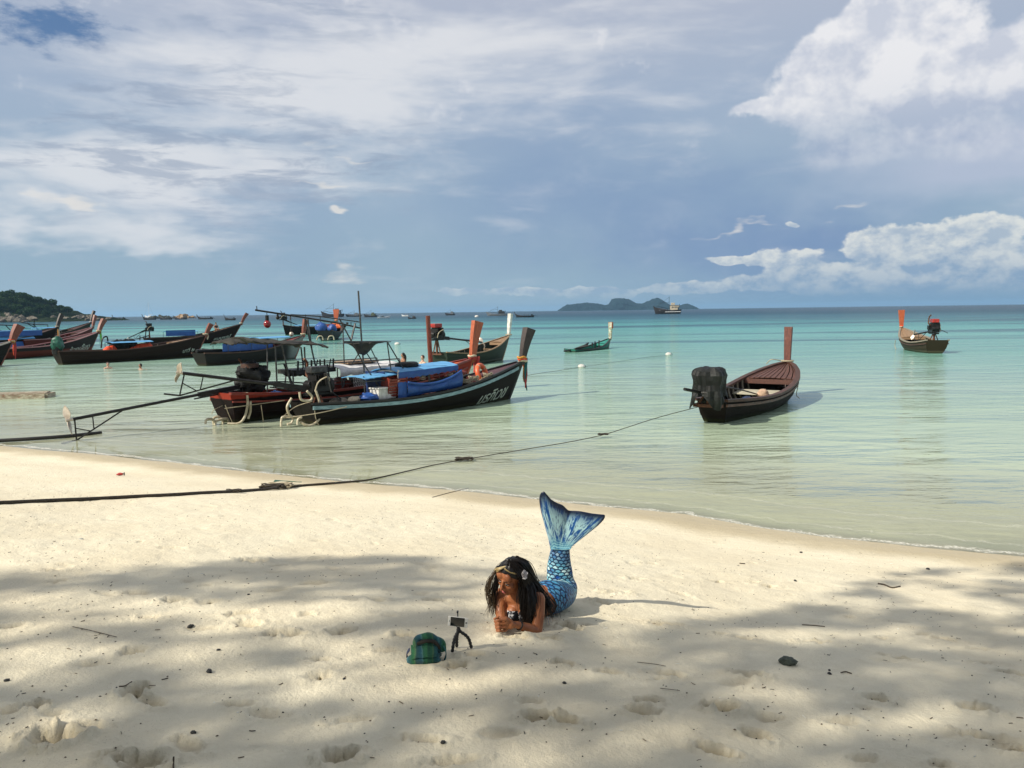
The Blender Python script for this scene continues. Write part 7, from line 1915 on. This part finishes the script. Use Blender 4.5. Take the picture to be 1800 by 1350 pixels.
# ------------------------------------------------------------------ people in the water and aboard
def person(loc, label, pose, skin='skin', hair='dark_hair', shirt=None, long_hair=False, rz=0.0, group=None):
    r = thing('person', loc, label, 'person', group, rz)
    mb = MB()
    hz = pose['head']; sh = pose['sh']
    mb.ball(hz, (.078, .092, .112), 16, 12); mb.ball(Vector(hz) + Vector((0, -.085, -.02)), (.014, .02, .018), 8, 6)
    limb(mb, [Vector(hz) + Vector((0, .01, -.07)), Vector(sh) + Vector((0, 0, .02))], [.055, .062])
    a, b = Vector(sh) + Vector((-.17, 0, -.03)), Vector(sh) + Vector((.17, 0, -.03))
    limb(mb, [a, Vector(sh), b], [.062, .085, .062])
    if 'hip' in pose:
        hp = Vector(pose['hip']); mb.ball((Vector(sh) * .65 + hp * .35), (.155, .10, .2), 16, 12); mb.ball(hp, (.15, .11, .14), 16, 12); limb(mb, [Vector(sh), hp], [.11, .12], 16)
        for sx in (-1, 1): 
            lg = pose.get('legs', [(.09, 0, -.35), (.09, 0, -.8)]); limb(mb, [hp + Vector((.08 * sx, 0, 0))] + [hp + Vector((q[0] * sx, q[1], q[2])) for q in lg], [.09, .065, .045])
    for arm, base in ((pose['armR'], a), (pose['armL'], b)):
        limb(mb, [base] + [Vector(q) for q in arm], [.05, .038, .028][:len(arm) + 1]); e = Vector(arm[-1]); d = (e - Vector(arm[-2] if len(arm) > 1 else base)).normalized()
        mb.ball(e + d * .05, (.035, .03, .045), 10, 8)
        for k in range(4): limb(mb, [e + d * .06 + Vector((.016 * (k - 1.5), 0, 0)), e + d * (.125 - .008 * abs(k - 1.5)) + Vector((.018 * (k - 1.5), 0, 0))], [.010, .009], 6)
        limb(mb, [e + d * .02 + Vector((.03, 0, 0)), e + d * .07 + Vector((.05, 0, 0))], [.011, .009], 6)
    bo = organic('body', mb, .014, M(skin), r, 3)
    hm = MB(); hm.ball(Vector(hz) + Vector((0, .018, .022)), (.088, .098, .108), 16, 10)
    hm.build('hair', M(hair), r, smooth=60)
    if long_hair: MB().tube(bez([Vector(hz) + Vector((0, .07, .02)), Vector(hz) + Vector((0, .11, -.15)), Vector(hz) + Vector((.02, .12, -.38))], 5), [.07, .075, .08, .08, .075, .07, .06, .05, .04, .03, .02], 10).build('long_hair', M(hair), r, smooth=60)
    for sx in (-1, 1): MB().ball(Vector(hz) + Vector((.03 * sx, -.084, .01)), (.012, .008, .008), 8, 6).build('eye', M('dark_hair'), bo)
    if shirt:
        s_ = MB(); hp = Vector(pose.get('hip', Vector(sh) - Vector((0, 0, .5)))); s_.ball((Vector(sh) * .6 + hp * .4), (.185, .13, .26), 18, 12); s_.ball(Vector(sh) + Vector((0, 0, -.04)), (.21, .105, .09), 16, 10)
        s_.build('shirt', M(shirt), r, smooth=70)
    return r
p = wp(190, 648); person((p.x, p.y, 0), 'swimmer with reddish hair, shoulders out of the water, left of two', dict(head=(0, 0, .26), sh=(0, 0, .05), armR=[(-.26, -.1, -.15)], armL=[(.26, -.1, -.15)]), 'pale_skin', 'brown_wood', group='swimmers', rz=.5)
p = wp(247, 649); person((p.x, p.y, 0), 'dark haired swimmer up to the neck in the water, right of two', dict(head=(0, 0, .20), sh=(0, 0, -.02), armR=[(-.28, -.2, -.06)], armL=[(.30, .1, -.03)]), 'skin', 'dark_hair', group='swimmers', rz=-.4)
q = at(708, 620, 38); person((q.x, 38, q.z - 1.55), 'long haired person wading waist deep behind the blue tarpaulin roof', dict(head=(0, 0, 1.43), sh=(0, 0, 1.20), hip=(0, 0, .75), armR=[(-.24, -.05, .92), (-.10, -.22, .95)], armL=[(.25, .02, .92), (.22, -.1, .70)]), 'skin', 'dark_hair', long_hair=True, group='people wading behind the boats', rz=-1.1)
q = at(741, 625, 38); person((q.x, 38.4, q.z - 1.50), 'person in a pale shirt wading behind the blue tarpaulin roof, next to the red pole', dict(head=(0, 0, 1.38), sh=(0, 0, 1.14), hip=(0, 0, .70), armR=[(-.27, -.08, .88), (-.30, -.28, .95)], armL=[(.27, -.05, .88), (.2, -.25, .85)]), 'pale_skin', 'brown_wood', shirt='cream_cloth', group='people wading behind the boats', rz=-.7)
q = wl(G3, (G3.L * .86, .1, 1.35)); person((q.x, q.y, q.z), 'person in dark clothes sitting in the bow of the furthest left-centre boat', dict(head=(0, 0, .78), sh=(0, .02, .54), hip=(0, .05, .10), legs=[(.12, -.38, .08), (.12, -.45, -.3)], armR=[(-.26, -.05, .3), (-.15, -.3, .25)], armL=[(.26, -.05, .3), (.15, -.3, .25)]), 'skin', 'dark_hair', shirt='dark_tarp', rz=.8)
